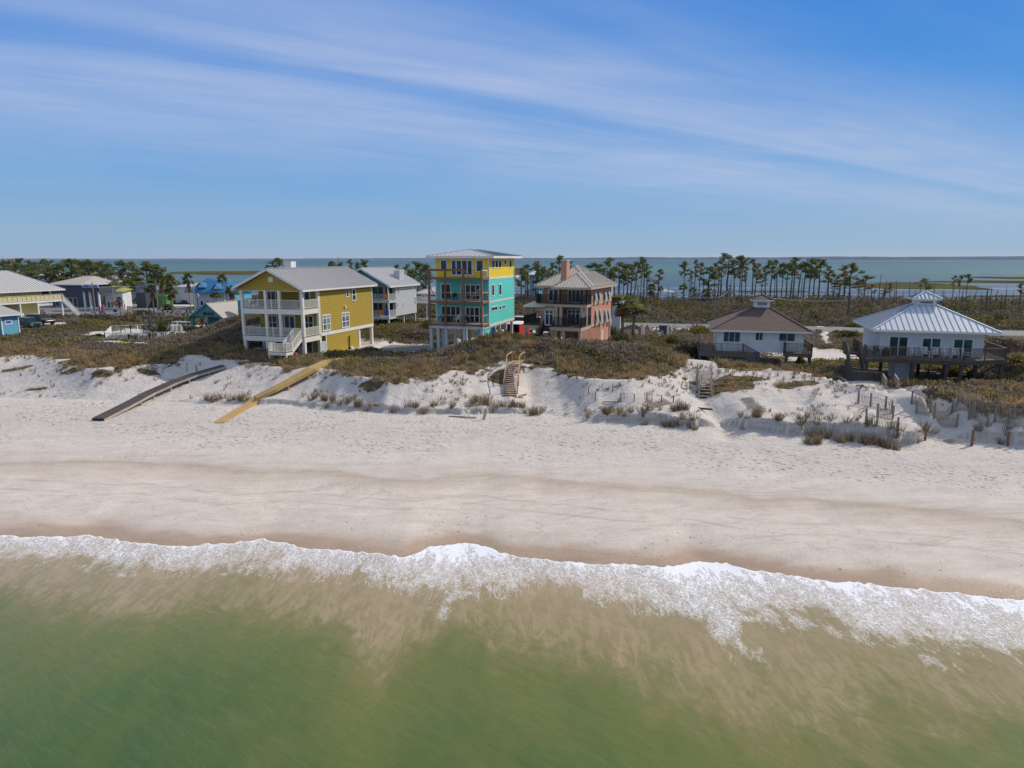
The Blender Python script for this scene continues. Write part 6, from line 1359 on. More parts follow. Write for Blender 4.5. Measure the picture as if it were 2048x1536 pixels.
# ------------------------------------------------------------------ small structures and objects
def gp(px, py, z=3.0): return drop(px, py)
def gpz(px, py, z): p = at(px, py, z); return Vector((p.x, p.y, gz1(p.x, p.y)))
def place(o, loc, rz=0, label=None, cat=None, group=None): o.location = loc; o.rotation_euler = (0, 0, rz); return tag(o, label, cat, group)
def boardwalk(pts, w, mat, side, label, post_out=.0, rail=None):
    P = [drop(*p) for p in pts]; o0 = P[0]; e = empty('boardwalk', (o0.x, o0.y, gz1(o0.x, o0.y)), 0, label, 'boardwalk'); base = Vector(e.location)
    P = [p - base for p in P]; m = MB(); sb = [MB(), MB()]; L = 0
    def fr(i):
        d = (P[min(i + 1, len(P) - 1)] - P[max(i - 1, 0)]); d.z = 0; d.normalize(); return Vector((-d.y, d.x, 0))
    for i in range(len(P) - 1):
        a, b_ = P[i], P[i + 1]; n = max(1, int((b_ - a).length / .15)); na, nb = fr(i), fr(i + 1)
        for k in range(n):
            t0, t1 = k / n, (k + .9) / n; p, q = a.lerp(b_, t0), a.lerp(b_, t1); u, v = na.lerp(nb, t0) * w / 2, na.lerp(nb, t1) * w / 2
            j = random.uniform(-.02, .02); dz = Vector((0, 0, .04)); vs = [p - u * (1 + j), p + u * (1 + j), q + v * (1 + j), q - v * (1 + j)]
            m.add([x - dz for x in vs] + vs, [(3, 2, 1, 0), (4, 5, 6, 7), (0, 1, 5, 4), (1, 2, 6, 5), (2, 3, 7, 6), (3, 0, 4, 7)])
        for s_, sg in zip(sb, (-1, 1)):
            s_.bar(a + na * sg * (w / 2 - .04) - Vector((0, 0, .17)), b_ + nb * sg * (w / 2 - .04) - Vector((0, 0, .17)), .05, .24)
    m.build('deck_boards', mat, e)
    for s_ in sb: s_.build('side_beam', side, e)
    tot = sum((P[i + 1] - P[i]).length for i in range(len(P) - 1)); acc = 1.0; i = 0; s0 = 0
    while acc < tot:
        while s0 + (P[i + 1] - P[i]).length < acc: s0 += (P[i + 1] - P[i]).length; i += 1
        t = (acc - s0) / (P[i + 1] - P[i]).length; p = P[i].lerp(P[i + 1], t); n_ = fr(i)
        for sg in (-1, 1):
            q = p + n_ * sg * (w / 2 - .12); g = gz1(q.x + base.x, q.y + base.y) - base.z - .3
            if q.z - .25 > g + .1: MB().box(q.x - .07, q.x + .07, q.y - .07, q.y + .07, g, q.z - .05).build('post', side, e)
        acc += 2.4
    return e, P, fr
boardwalk([(196, 837, .25), (248, 811, .5), (301, 784, .65), (347, 763, .7), (391, 747, .55), (447, 731, .25)], 1.2, M['wood_dk'], M['wood_pale'], 'weathered dark brown boardwalk sloping over the sand at the left')
boardwalk([(438, 846, .05), (470, 825, .15), (503, 805, .25), (511, 800, .27)], 1.0, M['wood_new'], M['wood_new'], 'new yellow timber ramp end lying on the beach')
boardwalk([(511, 799, .30), (548, 778, .5), (586, 757, .65), (622, 738, .55), (655, 722, .35), (690, 716, .15)], 1.35, M['wood_new'], M['wood_new'], 'new yellow timber boardwalk running from the mustard house over the dune')
for (px, py, h_, lab) in ((394, 757, 1.5, 'tall grey post beside the weathered boardwalk'), (374, 744, 1.0, 'thin brown stake behind the weathered boardwalk')):
    g = gp(px, py, 4.0); o = MB().bar((0, 0, -.3), (.05, 0, h_), .13 if h_ > 1.2 else .07).build('wooden_post', M['wood_grey']); place(o, g, 0, lab, 'post')
for i, (px, py, rz, lab) in enumerate(((303, 742, .9, 'left of two white planks lying on sand by the dark scrub'), (316, 742, 1.0, 'right of two white planks lying on sand by the dark scrub'))):
    g = gp(px, py, 3.9); o = MB().box(0, 1.5, -.12, .12, 0, .05).build('white_plank', M['white']); place(o, g, rz, lab, 'plank'); o.rotation_euler = (0, -.28, rz)
# dune stairs -----------------------------------------------------------------
def dune_stair(top, bot, w, mat, label, land, rails=True, tilt=0.0):
    B = drop(bot[0], bot[1]); T = at(*top); g = B.z - .02; e = empty('dune_stair', (B.x, B.y, g), 0, label, 'stairs'); T = T - Vector((B.x, B.y, g)); B0 = Vector((0, 0, B.z - g + .05))
    d = Vector((B0.x - T.x, B0.y - T.y, 0)); d.normalize(); n_ = Vector((-d.y, d.x, 0)); steps = max(6, int(Vector((B0.x - T.x, B0.y - T.y)).length / .36))
    for sg in (-1, 1): MB().bar(T + n_ * sg * w / 2 - Vector((0, 0, .1)), B0 + n_ * sg * w / 2 - Vector((0, 0, .1)), .05, .26).build('stringer', mat, e)
    for i in range(steps):
        p = T.lerp(B0, (i + .5) / steps); MB().bar(p - n_ * (w / 2 - .026), p + n_ * (w / 2 - .026), .24, .045).build('step', mat, e)
    L = at(*land) - Vector((e.location)); m = MB(); k = 10
    for i in range(k): p = T.lerp(L, (i + .5) / k); m.bar(p - n_ * w / 2, p + n_ * w / 2, (L - T).length / k * .9, .04)
    m.build('landing', mat, e)
    for sg in (-1, 1):
        a = T + n_ * sg * (w / 2 + .05) + Vector((0, 0, 1.0)); b_ = B0 + n_ * sg * (w / 2 + .05) + Vector((0, 0, .95)); c_ = L.lerp(T, .35) + n_ * sg * (w / 2 + .05) + Vector((0, 0, .95)); h_ = MB()
        jx = Vector((random.uniform(-1, 1) * tilt, 0, random.uniform(-1, 0) * tilt)); mid = a.lerp(b_, .5) + jx
        h_.bar(c_, a, .05, .12); h_.bar(a, mid, .05, .12); h_.bar(mid, a.lerp(b_, .86), .05, .12); h_.bar(a - Vector((0, 0, .45)), mid - Vector((0, 0, .45)), .04, .1)
        for q, f in ((a, 0), (mid, .5), (a.lerp(b_, .86), .86), (c_, -1)):
            bz = T.lerp(B0, max(f, 0)).z if f >= 0 else L.z; h_.bar(q + Vector((0, 0, .05)), Vector((q.x - jx.x * .5, q.y, bz - .9)), .1)
        h_.build('handrail', mat, e)
    return e
dune_stair((1027, 729, 5.1), (1020, 793, 2.7), 1.25, M['wood_raw'], 'tan wooden stair down the dune face below the tower house', (1042, 717, 5.3))
dune_stair((1409, 757, 4.5), (1412, 797, 3.0), 1.15, M['wood_pale'], 'crooked grey wooden stair down the sand left of the brown roofed house', (1407, 741, 4.8), tilt=.25)
g = gp(1037, 797, 2.7); place(MB().bar((0, 0, .1), (.9, .2, .25), .16).build('driftwood', M['wood_raw']), g, .4, 'short broken log beside the foot of the tan dune stair', 'log')
for i, (px, py, L, rz, lab) in enumerate(((1230, 806, 2.3, .0, 'long grey board lying flat by the collapsed sand fence'), (1400, 818, 2.2, -.5, 'dark stick lying on the sand below the crooked stair'), (1405, 820, 1.8, -.45, 'shorter dark stick beside the long one below the crooked stair'), (925, 836, 2.6, -.25, 'thin pole lying along the beach at the scarp foot'))):
    g = gp(px, py, 2.6); place(MB().bar((-L / 2, 0, .05), (L / 2, 0, .08), .09).build('driftwood', M['wood_grey'] if i in (0, 3) else M['wood_dk']), g, rz, lab, 'driftwood')
g = gp(967, 840, 2.0); o = MB().box(-.12, .12, -.03, .03, -.3, 1.05).build('leaning_board', M['wood_raw']); place(o, g, .3, 'tan board standing tilted at the foot of the scarp', 'board'); o.rotation_euler = (0, .25, .3)
# sand fences -------------------------------------------------------------------
def sand_fence(pts, label, hgt=.95, gap=.11, posts=True, lean=0.0, group='slatted sand fences', z=3.0, posth=1.15, wob=.0):
    P = []
    for q in pts:
        P.append(drop(q[0], q[1]))
    e = empty('sand_fence', P[0], 0, label, 'fence', group); b0 = P[0].copy(); m = MB(); wires = MB()
    for a, b_ in zip(P[:-1], P[1:]):
        d = b_ - a; L = d.length; n = max(2, int(L / gap)); dn = d.normalized(); nn = Vector((-dn.y, dn.x, 0))
        for i in range(n):
            p = a.lerp(b_, i / n) - b0; g = gz1(p.x + b0.x, p.y + b0.y) - b0.z; ln = lean + random.uniform(-.06, .06) + wob * math.sin(i * .35)
            q = Vector((p.x, p.y, g - .05)); t = q + Vector((dn.x * ln * .3 + nn.x * ln, dn.y * ln * .3 + nn.y * ln, hgt * random.uniform(.9, 1.05))); m.bar(q, t, .045, .015)
        for f in (.25, .75):
            k = 6
            for j in range(k):
                p, q = a.lerp(b_, j / k) - b0, a.lerp(b_, (j + 1) / k) - b0
                p.z = gz1(p.x + b0.x, p.y + b0.y) - b0.z + hgt * f; q.z = gz1(q.x + b0.x, q.y + b0.y) - b0.z + hgt * f; wires.bar(p + nn * lean * f, q + nn * lean * f, .02)
        if posts:
            k = max(1, int(L / 2.6))
            for j in range(k + (1 if b_ is P[-1] else 0)):
                p = a.lerp(b_, j / k) - b0; g = gz1(p.x + b0.x, p.y + b0.y) - b0.z; MB().bar((p.x, p.y, g - .3), (p.x + random.uniform(-.05, .05), p.y, g + posth), .11).build('post', M['wood_grey'], e)
    m.build('pickets', M['wood_pale'], e); wires.build('wire', M['wood_grey'], e); return e
sand_fence([(1716, 808), (1741, 813), (1770, 820), (1782, 828)], 'slatted sand fence left of the footpath below the blue roofed house')
sand_fence([(1754, 835), (1785, 839)], 'short lower slatted fence left of the footpath')
sand_fence([(1822, 812), (1860, 822), (1903, 833), (1948, 838)], 'long slatted sand fence right of the footpath, uppermost at its left end')
sand_fence([(1912, 826), (1962, 826), (1994, 834), (2027, 841), (2050, 836)], 'slatted sand fence farthest back on the right under the dry grass')
sand_fence([(1832, 829), (1867, 838), (1912, 856)], 'slatted fence along the top of the sand hollow right of the path')
sand_fence([(1937, 843), (1974, 857)], 'short slatted fence at the lip of the right hollow')
sand_fence([(1989, 846), (2016, 852), (2050, 862)], 'slatted fence at the right edge above the last tall post')
sand_fence([(1732, 846), (1751, 868), (1792, 889)], 'dark sagging slatted fence hanging down the scarp', lean=-.3, posts=True, wob=.1)
sand_fence([(1611, 841), (1640, 845)], 'leaning remnant of slatted fence near the scarp lip', lean=.35, posts=False, hgt=1.1)
sand_fence([(1618, 800), (1630, 802)], 'small leaning scrap of slatted fence in the middle of the sand', lean=.4, posts=False, hgt=1.1)
sand_fence([(1176, 800), (1190, 803)], 'scrap of slatted fence tied to the leftmost stakes', posts=False, wob=.15, hgt=.8)
sand_fence([(1238, 804), (1250, 803)], 'scrap of slatted fence folded beside the middle stake', posts=False, lean=.25, hgt=.85)
sand_fence([(1290, 805), (1308, 806)], 'grey netting like scrap of fence by the orange marked stake', posts=False, lean=.45, hgt=.9)
def flat_fence(p0, p1, w, label):
    a = gp(*p0); b_ = gp(*p1); e = empty('fallen_fence', a, 0, label, 'fence', 'fallen slatted fences'); m = MB(); d = (b_ - a); n = int(d.length / .12); nn = Vector((-d.y, d.x, 0)).normalized()
    for i in range(n):
        p = a.lerp(b_, i / n); q = p + nn * w * random.uniform(.8, 1.05); p.z = gz1(p.x, p.y) + .05 + random.uniform(0, .08); q.z = gz1(q.x, q.y) + .05 + random.uniform(0, .12); m.bar(p - a, q - a, .05, .02)
    m.build('pickets', M['wood_grey'], e)
flat_fence((1480, 800, 3.2), (1512, 828, 2.9), 1.1, 'grey slatted fence lying flat on the sand right of the crooked stair')
flat_fence((1300, 818, 2.8), (1345, 808, 2.9), 1.0, 'grey slatted fence lying flat near the scarp in the middle')
flat_fence((1885, 884, 2.2), (1905, 890, 2.2), .9, 'small slatted piece lying in the sand hollow at the right')
for i, (px, pb, pt_, c_, lab) in enumerate(((1176, 790, 774, 0, 'leftmost thin dark stake among the fallen fences'), (1190.6, 803, 783, 0, 'second thin dark stake from the left among the fallen fences'), (1225, 785, 772, 0, 'short dark stake high on the sand among the fallen fences'), (1242, 806, 788, 0, 'dark stake beside the folded fence scrap'),
        (1267.5, 805, 788, 0, 'lone dark stake in the middle of the fallen fences'), (1293, 806, 785, 1, 'stake with an orange face beside the netting scrap'), (1322, 807, 790, 0, 'dark stake right of the netting scrap'), (1346, 806, 791, 0, 'dark stake nearest the crooked stair'), (1849.6, 881, 855, 2, 'tall brown post at the foot of the footpath'),
        (1943, 893, 859, 2, 'tall brown post, middle of three along the sand hollows'), (2015, 893, 863, 2, 'tall brown post at the far right of the sand hollows'), (1793, 885, 845, 2, 'brown post at the end of the hanging fence'), (2045, 836, 818, 2, 'post at the right edge behind the fences'))):
    g = gp(px, pb, 2.6 if i < 8 else 2.1); top = aty(px, pt_, g.y).z - g.z
    o = MB().bar((0, 0, -.3), (random.uniform(-.04, .04), 0, max(.6, top)), .07 if c_ < 2 else .14).build('wooden_stake', M[('wood_dk', 'orange', 'wood_deck')[c_]]); place(o, g, 0, lab, 'stake')
# pilings behind the mound -------------------------------------------------------
PL = ((1258, 663), (1264, 663.5), (1272.6, 660), (1281.6, 654), (1286.7, 652), (1314, 669), (1318.6, 665), (1324, 662), (1336.6, 654), (1340.6, 653))
for i, (px, yt) in enumerate(PL):
    Y = 104 + (i % 3); p = aty(px, yt, Y); g = gz1(p.x, Y); w = .32 if i not in (0, 1, 5) else .22
    o = MB().box(-w / 2, w / 2, -w / 2, w / 2, -.3, max(.8, p.z - g)).build('timber_piling', M['wood_pale'] if i % 2 else M['yellow_trim']); place(o, (p.x, Y, g), .3 * i, f'pale square piling, {ORD[i]} from the left behind the big dune mound', 'piling', 'unused pilings on the empty lot')
p = aty(1326.5, 652, 112); g = gz1(p.x, 112); place(MB().box(-.55, .55, -.5, .5, 0, max(1.1, p.z - g)).box(-.6, .6, -.55, .55, max(1.1, p.z - g) + .002, max(1.1, p.z - g) + .1).build('waste_bin', M['dkgrey']), (p.x, 112, g), 0, 'dark waste box near the road among the pilings', 'bin')
# pool ----------------------------------------------------------------------------
pc_ = gp(285, 676, 4.0); zp = pc_.z + .12
def pl(px, py, z=zp): p = at(px, py, z); return Vector((p.x, p.y, z))
m = MB(); P = [pl(214, 684), pl(262, 687), pl(352, 681), pl(366, 668), pl(300, 664), pl(225, 668)]; m.poly([tuple(p) for p in P], (0, 0, 1), .8); tag(m.build('pool_deck', M['concrete']), kind='structure')
e = empty('swimming_pool', tuple(pl(292, 677)), 0, 'small rectangular swimming pool with blue water inside the white fence', 'pool')
m = MB(); Q = [pl(270, 681, zp + .06), pl(308, 681, zp + .06), pl(312, 674, zp + .06), pl(276, 674, zp + .06)]; m.poly([tuple(q - Vector(e.location)) for q in Q], (0, 0, 1), .04)
mw, ntw, bw_ = new_mat('pool_water'); bw_.inputs['Base Color'].default_value = (.02, .32, .42, 1); bw_.inputs['Roughness'].default_value = .1; m.build('water', mw, e)
m = MB()
for a, b_ in zip(Q, Q[1:] + Q[:1]): m.bar(a - Vector(e.location), b_ - Vector(e.location), .4, .1)
m.build('coping', M['white'], e)
def fence_run(pts, label):
    e = empty('pool_fence', tuple(pl(*pts[0])), 0, label, 'fence'); b0 = Vector(e.location); q = [tuple(pl(*p) - b0) for p in pts]
    railing(None, q, 0, 1.25, M['white'], .22, 2.4, 'fence_panel', .035, .07, parent=e)
fence_run([(211, 684), (258, 687), (300, 685), (352, 681)], 'white picket fence along the near side of the pool'); fence_run([(211, 684), (224, 669), (262, 667), (300, 665), (340, 668), (366, 671)], 'white fence along the far side of the pool')
fence_run([(278, 686), (276, 668)], 'white cross fence at the middle of the pool deck')
g = pl(301.5, 667); e = empty('closed_umbrella', g, 0, 'closed dark blue parasol standing behind the pool', 'umbrella'); MB().tube([(0, 0, 0), (0, 0, 2.6)], .04, 6).build('pole', M['white'], e); MB().tube([(0, 0, .9), (0, 0, 1.2), (0, 0, 2.4), (0, 0, 2.75)], [.22, .26, .14, .02], 8).build('canopy', M['teal_fab'], e)
lchair(tuple(pl(294, 667)), 2.6, M['dkgrey'], 'dark slatted chair left of the closed blue parasol', s=1.2); lchair(tuple(pl(319, 671)), 2.2, M['dkgrey'], 'dark slatted chair right of the closed blue parasol', s=1.2)
g = gp(247, 665, 4.0); lchair(tuple(g), 2.0, M['black'], 'black chair outside the far left part of the pool fence', s=1.2)
def board(px, py, mat, L, lab, nm, rz, cat):
    g = gp(px, py, 4.3); m = MB(); m.tube([(-L / 2, 0, .22), (-L * .4, 0, .16), (-L * .2, 0, .14), (0, 0, .13), (L * .2, 0, .14), (L * .4, 0, .16), (L / 2, 0, .22)], [.02, .16, .26, .3, .26, .16, .02], 10); o = m.build(nm, mat, smooth=True); place(o, g, rz, lab, cat); o.scale = (1, 1, .5)
    o.location.z += .25; return o
board(253, 691, M['kayak'], 3.6, 'yellow green kayak lying on the scrub by the pool', 'kayak', .12, 'kayak'); board(219, 689, M['white'], 3.4, 'white paddle board left of the yellow green kayak', 'paddle_board', .1, 'paddle board'); board(282, 692, M['white'], 1.9, 'short white board right of the kayak tip', 'paddle_board', -.1, 'paddle board')
for i, (px, py, lab) in enumerate(((350, 663, 'white timber bench frame left of the teal bungalow'), (364, 659, 'larger white timber frame beside the teal bungalow wall'))):
    g = gp(px, py, 4.0); e = empty('timber_frame', g, -.3, lab, 'timber_frame'); w, h_ = (1.6, 1.0) if i == 0 else (2.8, 1.25)  # low white timber bench frames with slatted tops
    for x in (-w / 2, w / 2):
        for y in (-.5, .5): MB().box(x - .06, x + .06, y - .06, y + .06, -.2, h_).build('leg', M['white'], e)
    m = MB()
    for k in range(5): m.box(-w / 2 - .1, w / 2 + .1, -.55 + k * .25, -.45 + k * .25, h_ + .002, h_ + .06)
    m.build('slats', M['white'], e)
# far left houses -------------------------------------------------------------------
h = House('beach_house', 3, 98, 4.0, -17, 'light blue house with grey hip roof cut by the left edge', py=650)
S0 = lambda px, py: h.hit('S', 0, px, py); D_ = S0(38, 650)[0]; ze = S0(20, 629)[1]
block(h, 'wall', M['blueside'], -10, 0, 0, D_, -.6, ze); m = MB(); m.box(.002, .05, -.05, .12, -.5, ze - .2); m.box(.002, .05, D_ - .12, D_ + .05, -.5, ze - .2); m.build('corner_trim', M['white'], h.e)
m = MB(); a, b_, c_, d = (.6, -.7, ze + .05), (.6, D_ + .5, ze + .05), (-11, D_ + .5, ze + .05), (-11, -.7, ze + .05); zr = h.hit('F', 1, -20, 597)[1]; rr_ = (-5, 1.2, zr)
slab_face(m, m, [a, b_, rr_], 0); slab_face(m, m, [b_, c_, rr_], 0); slab_face(m, m, [c_, d, rr_], 0); slab_face(m, m, [d, a, rr_], 0); m.build('roof', M['shingle_g'], h.e)
m = MB(); m.box(.56, .62, -.7, D_ + .5, ze - .16, ze + .04); m.box(-11, .56, -.72, -.66, ze - .16, ze + .04); m.build('fascia', M['white'], h.e); h.opening('S', 0, (8.2, 640, 24.6, 649), frame=.14, gm=M['bluep'])
h = House('beach_house', -6, 125, 3.4, -17, 'large cream yellow house with grey roof and long railed balcony at left', py=600)
S0 = lambda px, py: h.hit('S', 0, px, py); D_ = S0(100, 600)[0]; ze = S0(60, 582)[1]; zf = S0(60, 602)[1]
block(h, 'wall', M['creamside'], -11, 0, 0, D_, zf - .1, ze + .1)
hip_roof(h, -12, 1.9, -1.2, D_ + 2.0, ze + .15, ((-5, 1.5), (-5, D_ * .62)), h.hit('S', -5, 30, 541)[1], M['metal'], .6, M['white'])
block(h, 'balcony', M['white'], .02, 1.7, -1, D_ + 1.4, zf - .3, zf); m = MB(); m.box(1.62, 1.66, -1, D_ + 1.4, zf + .08, zf + 1.0); m.build('balcony_panel', M['creamside'], h.e); railing(h, [(1.7, -1), (1.7, D_ + 1.35), (.1, D_ + 1.35)], zf, 1.1, M['white'], .9, 1.8)
for r in ((16, 583, 20.5, 590), (45, 582.5, 48.5, 588), (52.5, 582.5, 55.5, 588)): h.opening('S', 0, r, frame=.1, rows=(.5,))
block(h, 'porch', M['glass'], .01, .05, D_ - 1.5, D_ - .1, zf, ze - .2); ya = S0(44, 615)[0]; yb = S0(77, 615)[0]; block(h, 'lower_wall', M['creamside'], -8, -.05, ya, yb, -.4, zf - .32)
for y in (-.8, 3, 6.5, D_ + 1.2): pile(h, 1.5, y, zf - .3, .22, M['white'])
stair(h, (1.2, D_ + 1.6, zf), (2.6, D_ + 4.6, .2), 1.3, M['white'], 1.0, rmat=M['white'])
def plankfence(p0, p1, hgt, mat, label, z=3.6):
    a = gp(*p0, z); b_ = gp(*p1, z); e = empty('board_fence', a, 0, label, 'fence'); m = MB(); n = int((b_ - a).length / .16); d = (b_ - a).normalized()
    for i in range(n): p = a.lerp(b_, i / n); p.z = gz1(p.x, p.y); m.bar(p - a - Vector((0, 0, .1)), p - a + Vector((0, 0, hgt)), .14, .03, up=(-d.y, d.x, 0))
    m.build('boards', mat, e)
    for i in range(0, n, 14): p = a.lerp(b_, i / n); MB().bar(p - a - Vector((0, 0, .3)), p - a + Vector((0, 0, hgt)) + Vector((-d.y, d.x, 0)) * .12, .1).build('post', mat, e)
plankfence((55, 633), (90, 630), 1.3, M['wood_deck'], 'brown board fence below the large cream house')
# shops by the road -------------------------------------------------------------------
def shop(name, px0, px1, ytop, ybase, Y, dep, wall, label, roof=None, rot=-13, zb=3.0, over=.4, ridge=None, cat='building', z_e=None):
    h = House(name, px1, Y, zb, rot, label, cat, py=(ytop + ybase) / 2); XL = h.hit('F', 0, px0, (ytop + ybase) / 2)[0]; ze = h.hit('F', 0, (px0 + px1) / 2, ytop)[1]
    block(h, 'wall', wall, XL, 0, 0, dep, -.4, ze); return h, XL, ze
h, XL, ze = shop('store', 103, 164, 569, 604, 186, 12, M['dkgrey'], 'charcoal store with broad pale roof at the fuel station')
hip_roof(h, XL - .6, .6, -.6, 12.6, ze + .05, ((XL - .6 + 1.5, 11), (-6, 11)), h.hit('F', 11, 120, 551.5)[1], M['beige_roof'], 0, M['white'])
xq_ = h.hit('F', 0, 199, 590)[0]; block(h, 'side_wing', M['dkgrey'], .02, xq_, .5, 6, -.4, ze - 1.2)
for k in range(5): h.window('F', 0, XL + 1 + k * 1.5, XL + 2.2 + k * 1.5, .1, 2.5, frame=.08, fm=M['white'])
e = h = House('fuel_canopy', 198, 172, 3.0, -13, 'dark fuel canopy with white sign band on pale columns', 'canopy', py=580)
XL = h.hit('F', 0, 160, 580)[0]; zt = h.hit('F', 0, 180, 575.5)[1]; zb_ = h.hit('F', 0, 180, 586.5)[1]
block(h, 'canopy', M['dkgrey'], XL, 0, 0, 9, zt - 1.0, zt); xs_ = h.hit('F', -.1, 165, 572)[0]
m = MB(); m.box(xs_, 0, -.12, -.02, zt - .0, zt + .85); s_ = m.build('sign_band', M['white'], h.e)
for a_, b_, c_ in ((.06, .40, 'bluep'), (.44, .54, 'red'), (.60, .94, 'bluep')): MB().box(xs_ * (1 - a_), xs_ * (1 - b_), -.15, -.122, zt + .2, zt + .62).build('sign_panel', M[c_], s_)
m = MB(); m.box(xs_, 0, -.15, -.122, zt + .02, zt + .1); m.build('sign_stripe', M['green'], s_)
for x in (XL + .5, XL * .6, -.8):
    for y in (.6, 8): block(h, 'column', M['white'] if y < 1 else M['greywhite'], x - .2, x + .2, y - .2, y + .2, -.2, zt - 1.0)
for i, px in enumerate((163, 176, 182)):
    g = gp(px, 604, 3.0); e = empty('fuel_pump', g, R(-13), ['fuel pump near the left canopy column', 'fuel pump near the middle canopy column', 'fuel pump at the right under the canopy'][i], 'fuel pump'); MB().box(-.45, .45, -.3, .3, 0, 1.5).build('body', M['bluep'], e); MB().box(-.45, .45, -.3, .3, 1.503, 2.1).build('display', M['white'], e)
h, XL, ze = shop('shop', 210, 245, 583, 600, 176, 3, M['white'], 'low white shop with yellow green roof beside the fuel station')
m = MB(); za = h.hit('F', 3, 204, 571)[1]; slab_face(m, m, [(XL - 1.3, -.6, ze), (.6, -.6, ze), (.4, 3.4, ze + .5), (XL - .6, 3.4, za)], .5); m.build('roof', M['lime'], h.e)
for k in range(4): h.window('F', 0, XL * (.15 + .2 * k) - .8, XL * (.15 + .2 * k), .4, 2.0, frame=.1)
block(h, 'name_board', M['greywhite'], XL * .85, XL * .2, -.7, -.62, ze - .02, ze + .5)
def stand(px, yb, Y, parts, label, name='sign', cat='sign'):
    p = aty(px, yb, Y); g = gz1(p.x, Y); e = empty(name, (p.x, Y, g), R(-13), label, cat); s_ = Y / FPX
    for (nm, mt, x0, x1, y0, y1) in parts: MB().box(x0 * s_, x1 * s_, -.08 if nm != 'post' else -.05, .08 if nm != 'post' else .05, (yb - y1) * s_, (yb - y0) * s_).build(nm, M[mt], e)
    return e
stand(228, 602, 158, (('post', 'wood_grey', -.6, .6, 594, 603), ('panel', 'orange', -4, 4, 574, 582), ('panel', 'white', -4, 4, 583, 589.3), ('panel', 'carnavy', -4, 4, 589.5, 594)), 'roadside sign with orange top panel over white and navy panels')
stand(259, 605, 158, (('post', 'red', -7, -5.6, 587, 606), ('post', 'red', 5.6, 7, 587, 606), ('panel', 'yellow_trim', -5.5, 5.5, 586, 594.5), ('panel', 'kayak', -3, 3, 595.5, 604)), 'cream and green panel sign between two red posts')
stand(197.5, 601, 165, (('panel', 'red', -1.3, 1.3, 587, 601),), 'red upright panel left of the white shop', 'display_panel', 'panel'); stand(201.8, 601, 165, (('panel', 'bluep', -1.6, 1.6, 588, 601),), 'blue upright panel left of the white shop', 'display_panel', 'panel')
p = aty(206, 600, 165); o = MB().tube([(0, 0, .1), (0, 0, .6), (0, 0, 1.2), (0, 0, 1.8), (0, 0, 2.2)], [.05, .3, .36, .26, .03], 10).build('surfboard', M['pink'], smooth=True); o.scale = (1, .25, 1); place(o, (p.x, 165, gz1(p.x, 165)), 0, 'pink surfboard standing by the white shop', 'surfboard')
stand(248, 600, 172, (('post', 'red', -.8, .8, 585, 600),), 'red upright post at the right corner of the white shop', 'red_post', 'post')
h, XL, ze = shop('shop', 271, 290, 569, 600, 182, 6, M['dkgrey'], 'dark shop with slate blue gable panel and red marks')
MB().box(XL + .2, -.2, -.08, -.02, ze - 2.2, ze - .2).build('name_board', M['metal_dk'], h.e); block(h, 'sign_panel', M['red'], XL * .45, -.5, -.13, -.09, ze - 1.0, ze - .6); block(h, 'sign_panel', M['pink'], XL * .45, -.5, -.13, -.09, ze - 1.9, ze - 1.4)
h, XL, ze = shop('shop', 312, 332, 591, 603, 184, 2.5, M['green'], 'bright green shop half hidden by palms'); m = MB(); m.poly([(XL, 0, ze), (0, 0, ze), (-.4, 2.5, ze + 2.3), (XL * .8, 2.5, ze + 2.6)], (0, -1, 1), .1); m.build('roof', M['green'], h.e)
h, XL, ze = shop('warehouse', 350, 392, 573, 596, 200, 12, M['greywhite'], 'long low building with pale metal roof behind the palms'); hip_roof(h, XL - .5, .5, -.5, 12.5, ze, ((XL + 4, 6), (-4, 6)), h.hit('F', 6, 370, 565.5)[1], M['metal'], .8, M['white'])
h, XL, ze = shop('warehouse', 250, 300, 578, 596, 214, 8, M['greywhite'], 'pale roofed low building behind the dark shop'); hip_roof(h, XL - .5, .5, -.5, 8.5, ze, ((XL + 3, 4), (-3, 4)), ze + 1.6, M['metal'], .8, M['white'])
for (x0, x1, yt, yb, Y, mt, lab) in ((172, 184, 553, 566, 250, 'creamside', 'small pale yellow house glimpsed between the rounded pines'), (190, 205, 556, 566, 252, 'blueside', 'small blue house glimpsed between the rounded pines'), (222, 238, 557, 568, 246, 'white', 'small white house glimpsed right of the pines trunks'), (82, 104, 550, 566, 240, 'greywhite', 'pale grey house at the wood edge above the store roof')):
    h, XL, ze = shop('cottage', x0, x1, yt, yb, Y, 8, M[mt], lab, zb=2.0, cat='house') if False else shop('cottage', x0, x1, yt, yb, Y, 8, M[mt], lab, zb=2.0)
    h.e['category'] = 'house'; hip_roof(h, XL - .5, .5, -.5, 8.5, ze, ((XL / 2, 3), (XL / 2, 5)), ze + 1.3, M['metal'], .8, M['white']); h.window('F', 0, XL * .7, XL * .45, ze - 1.8, ze - .6)
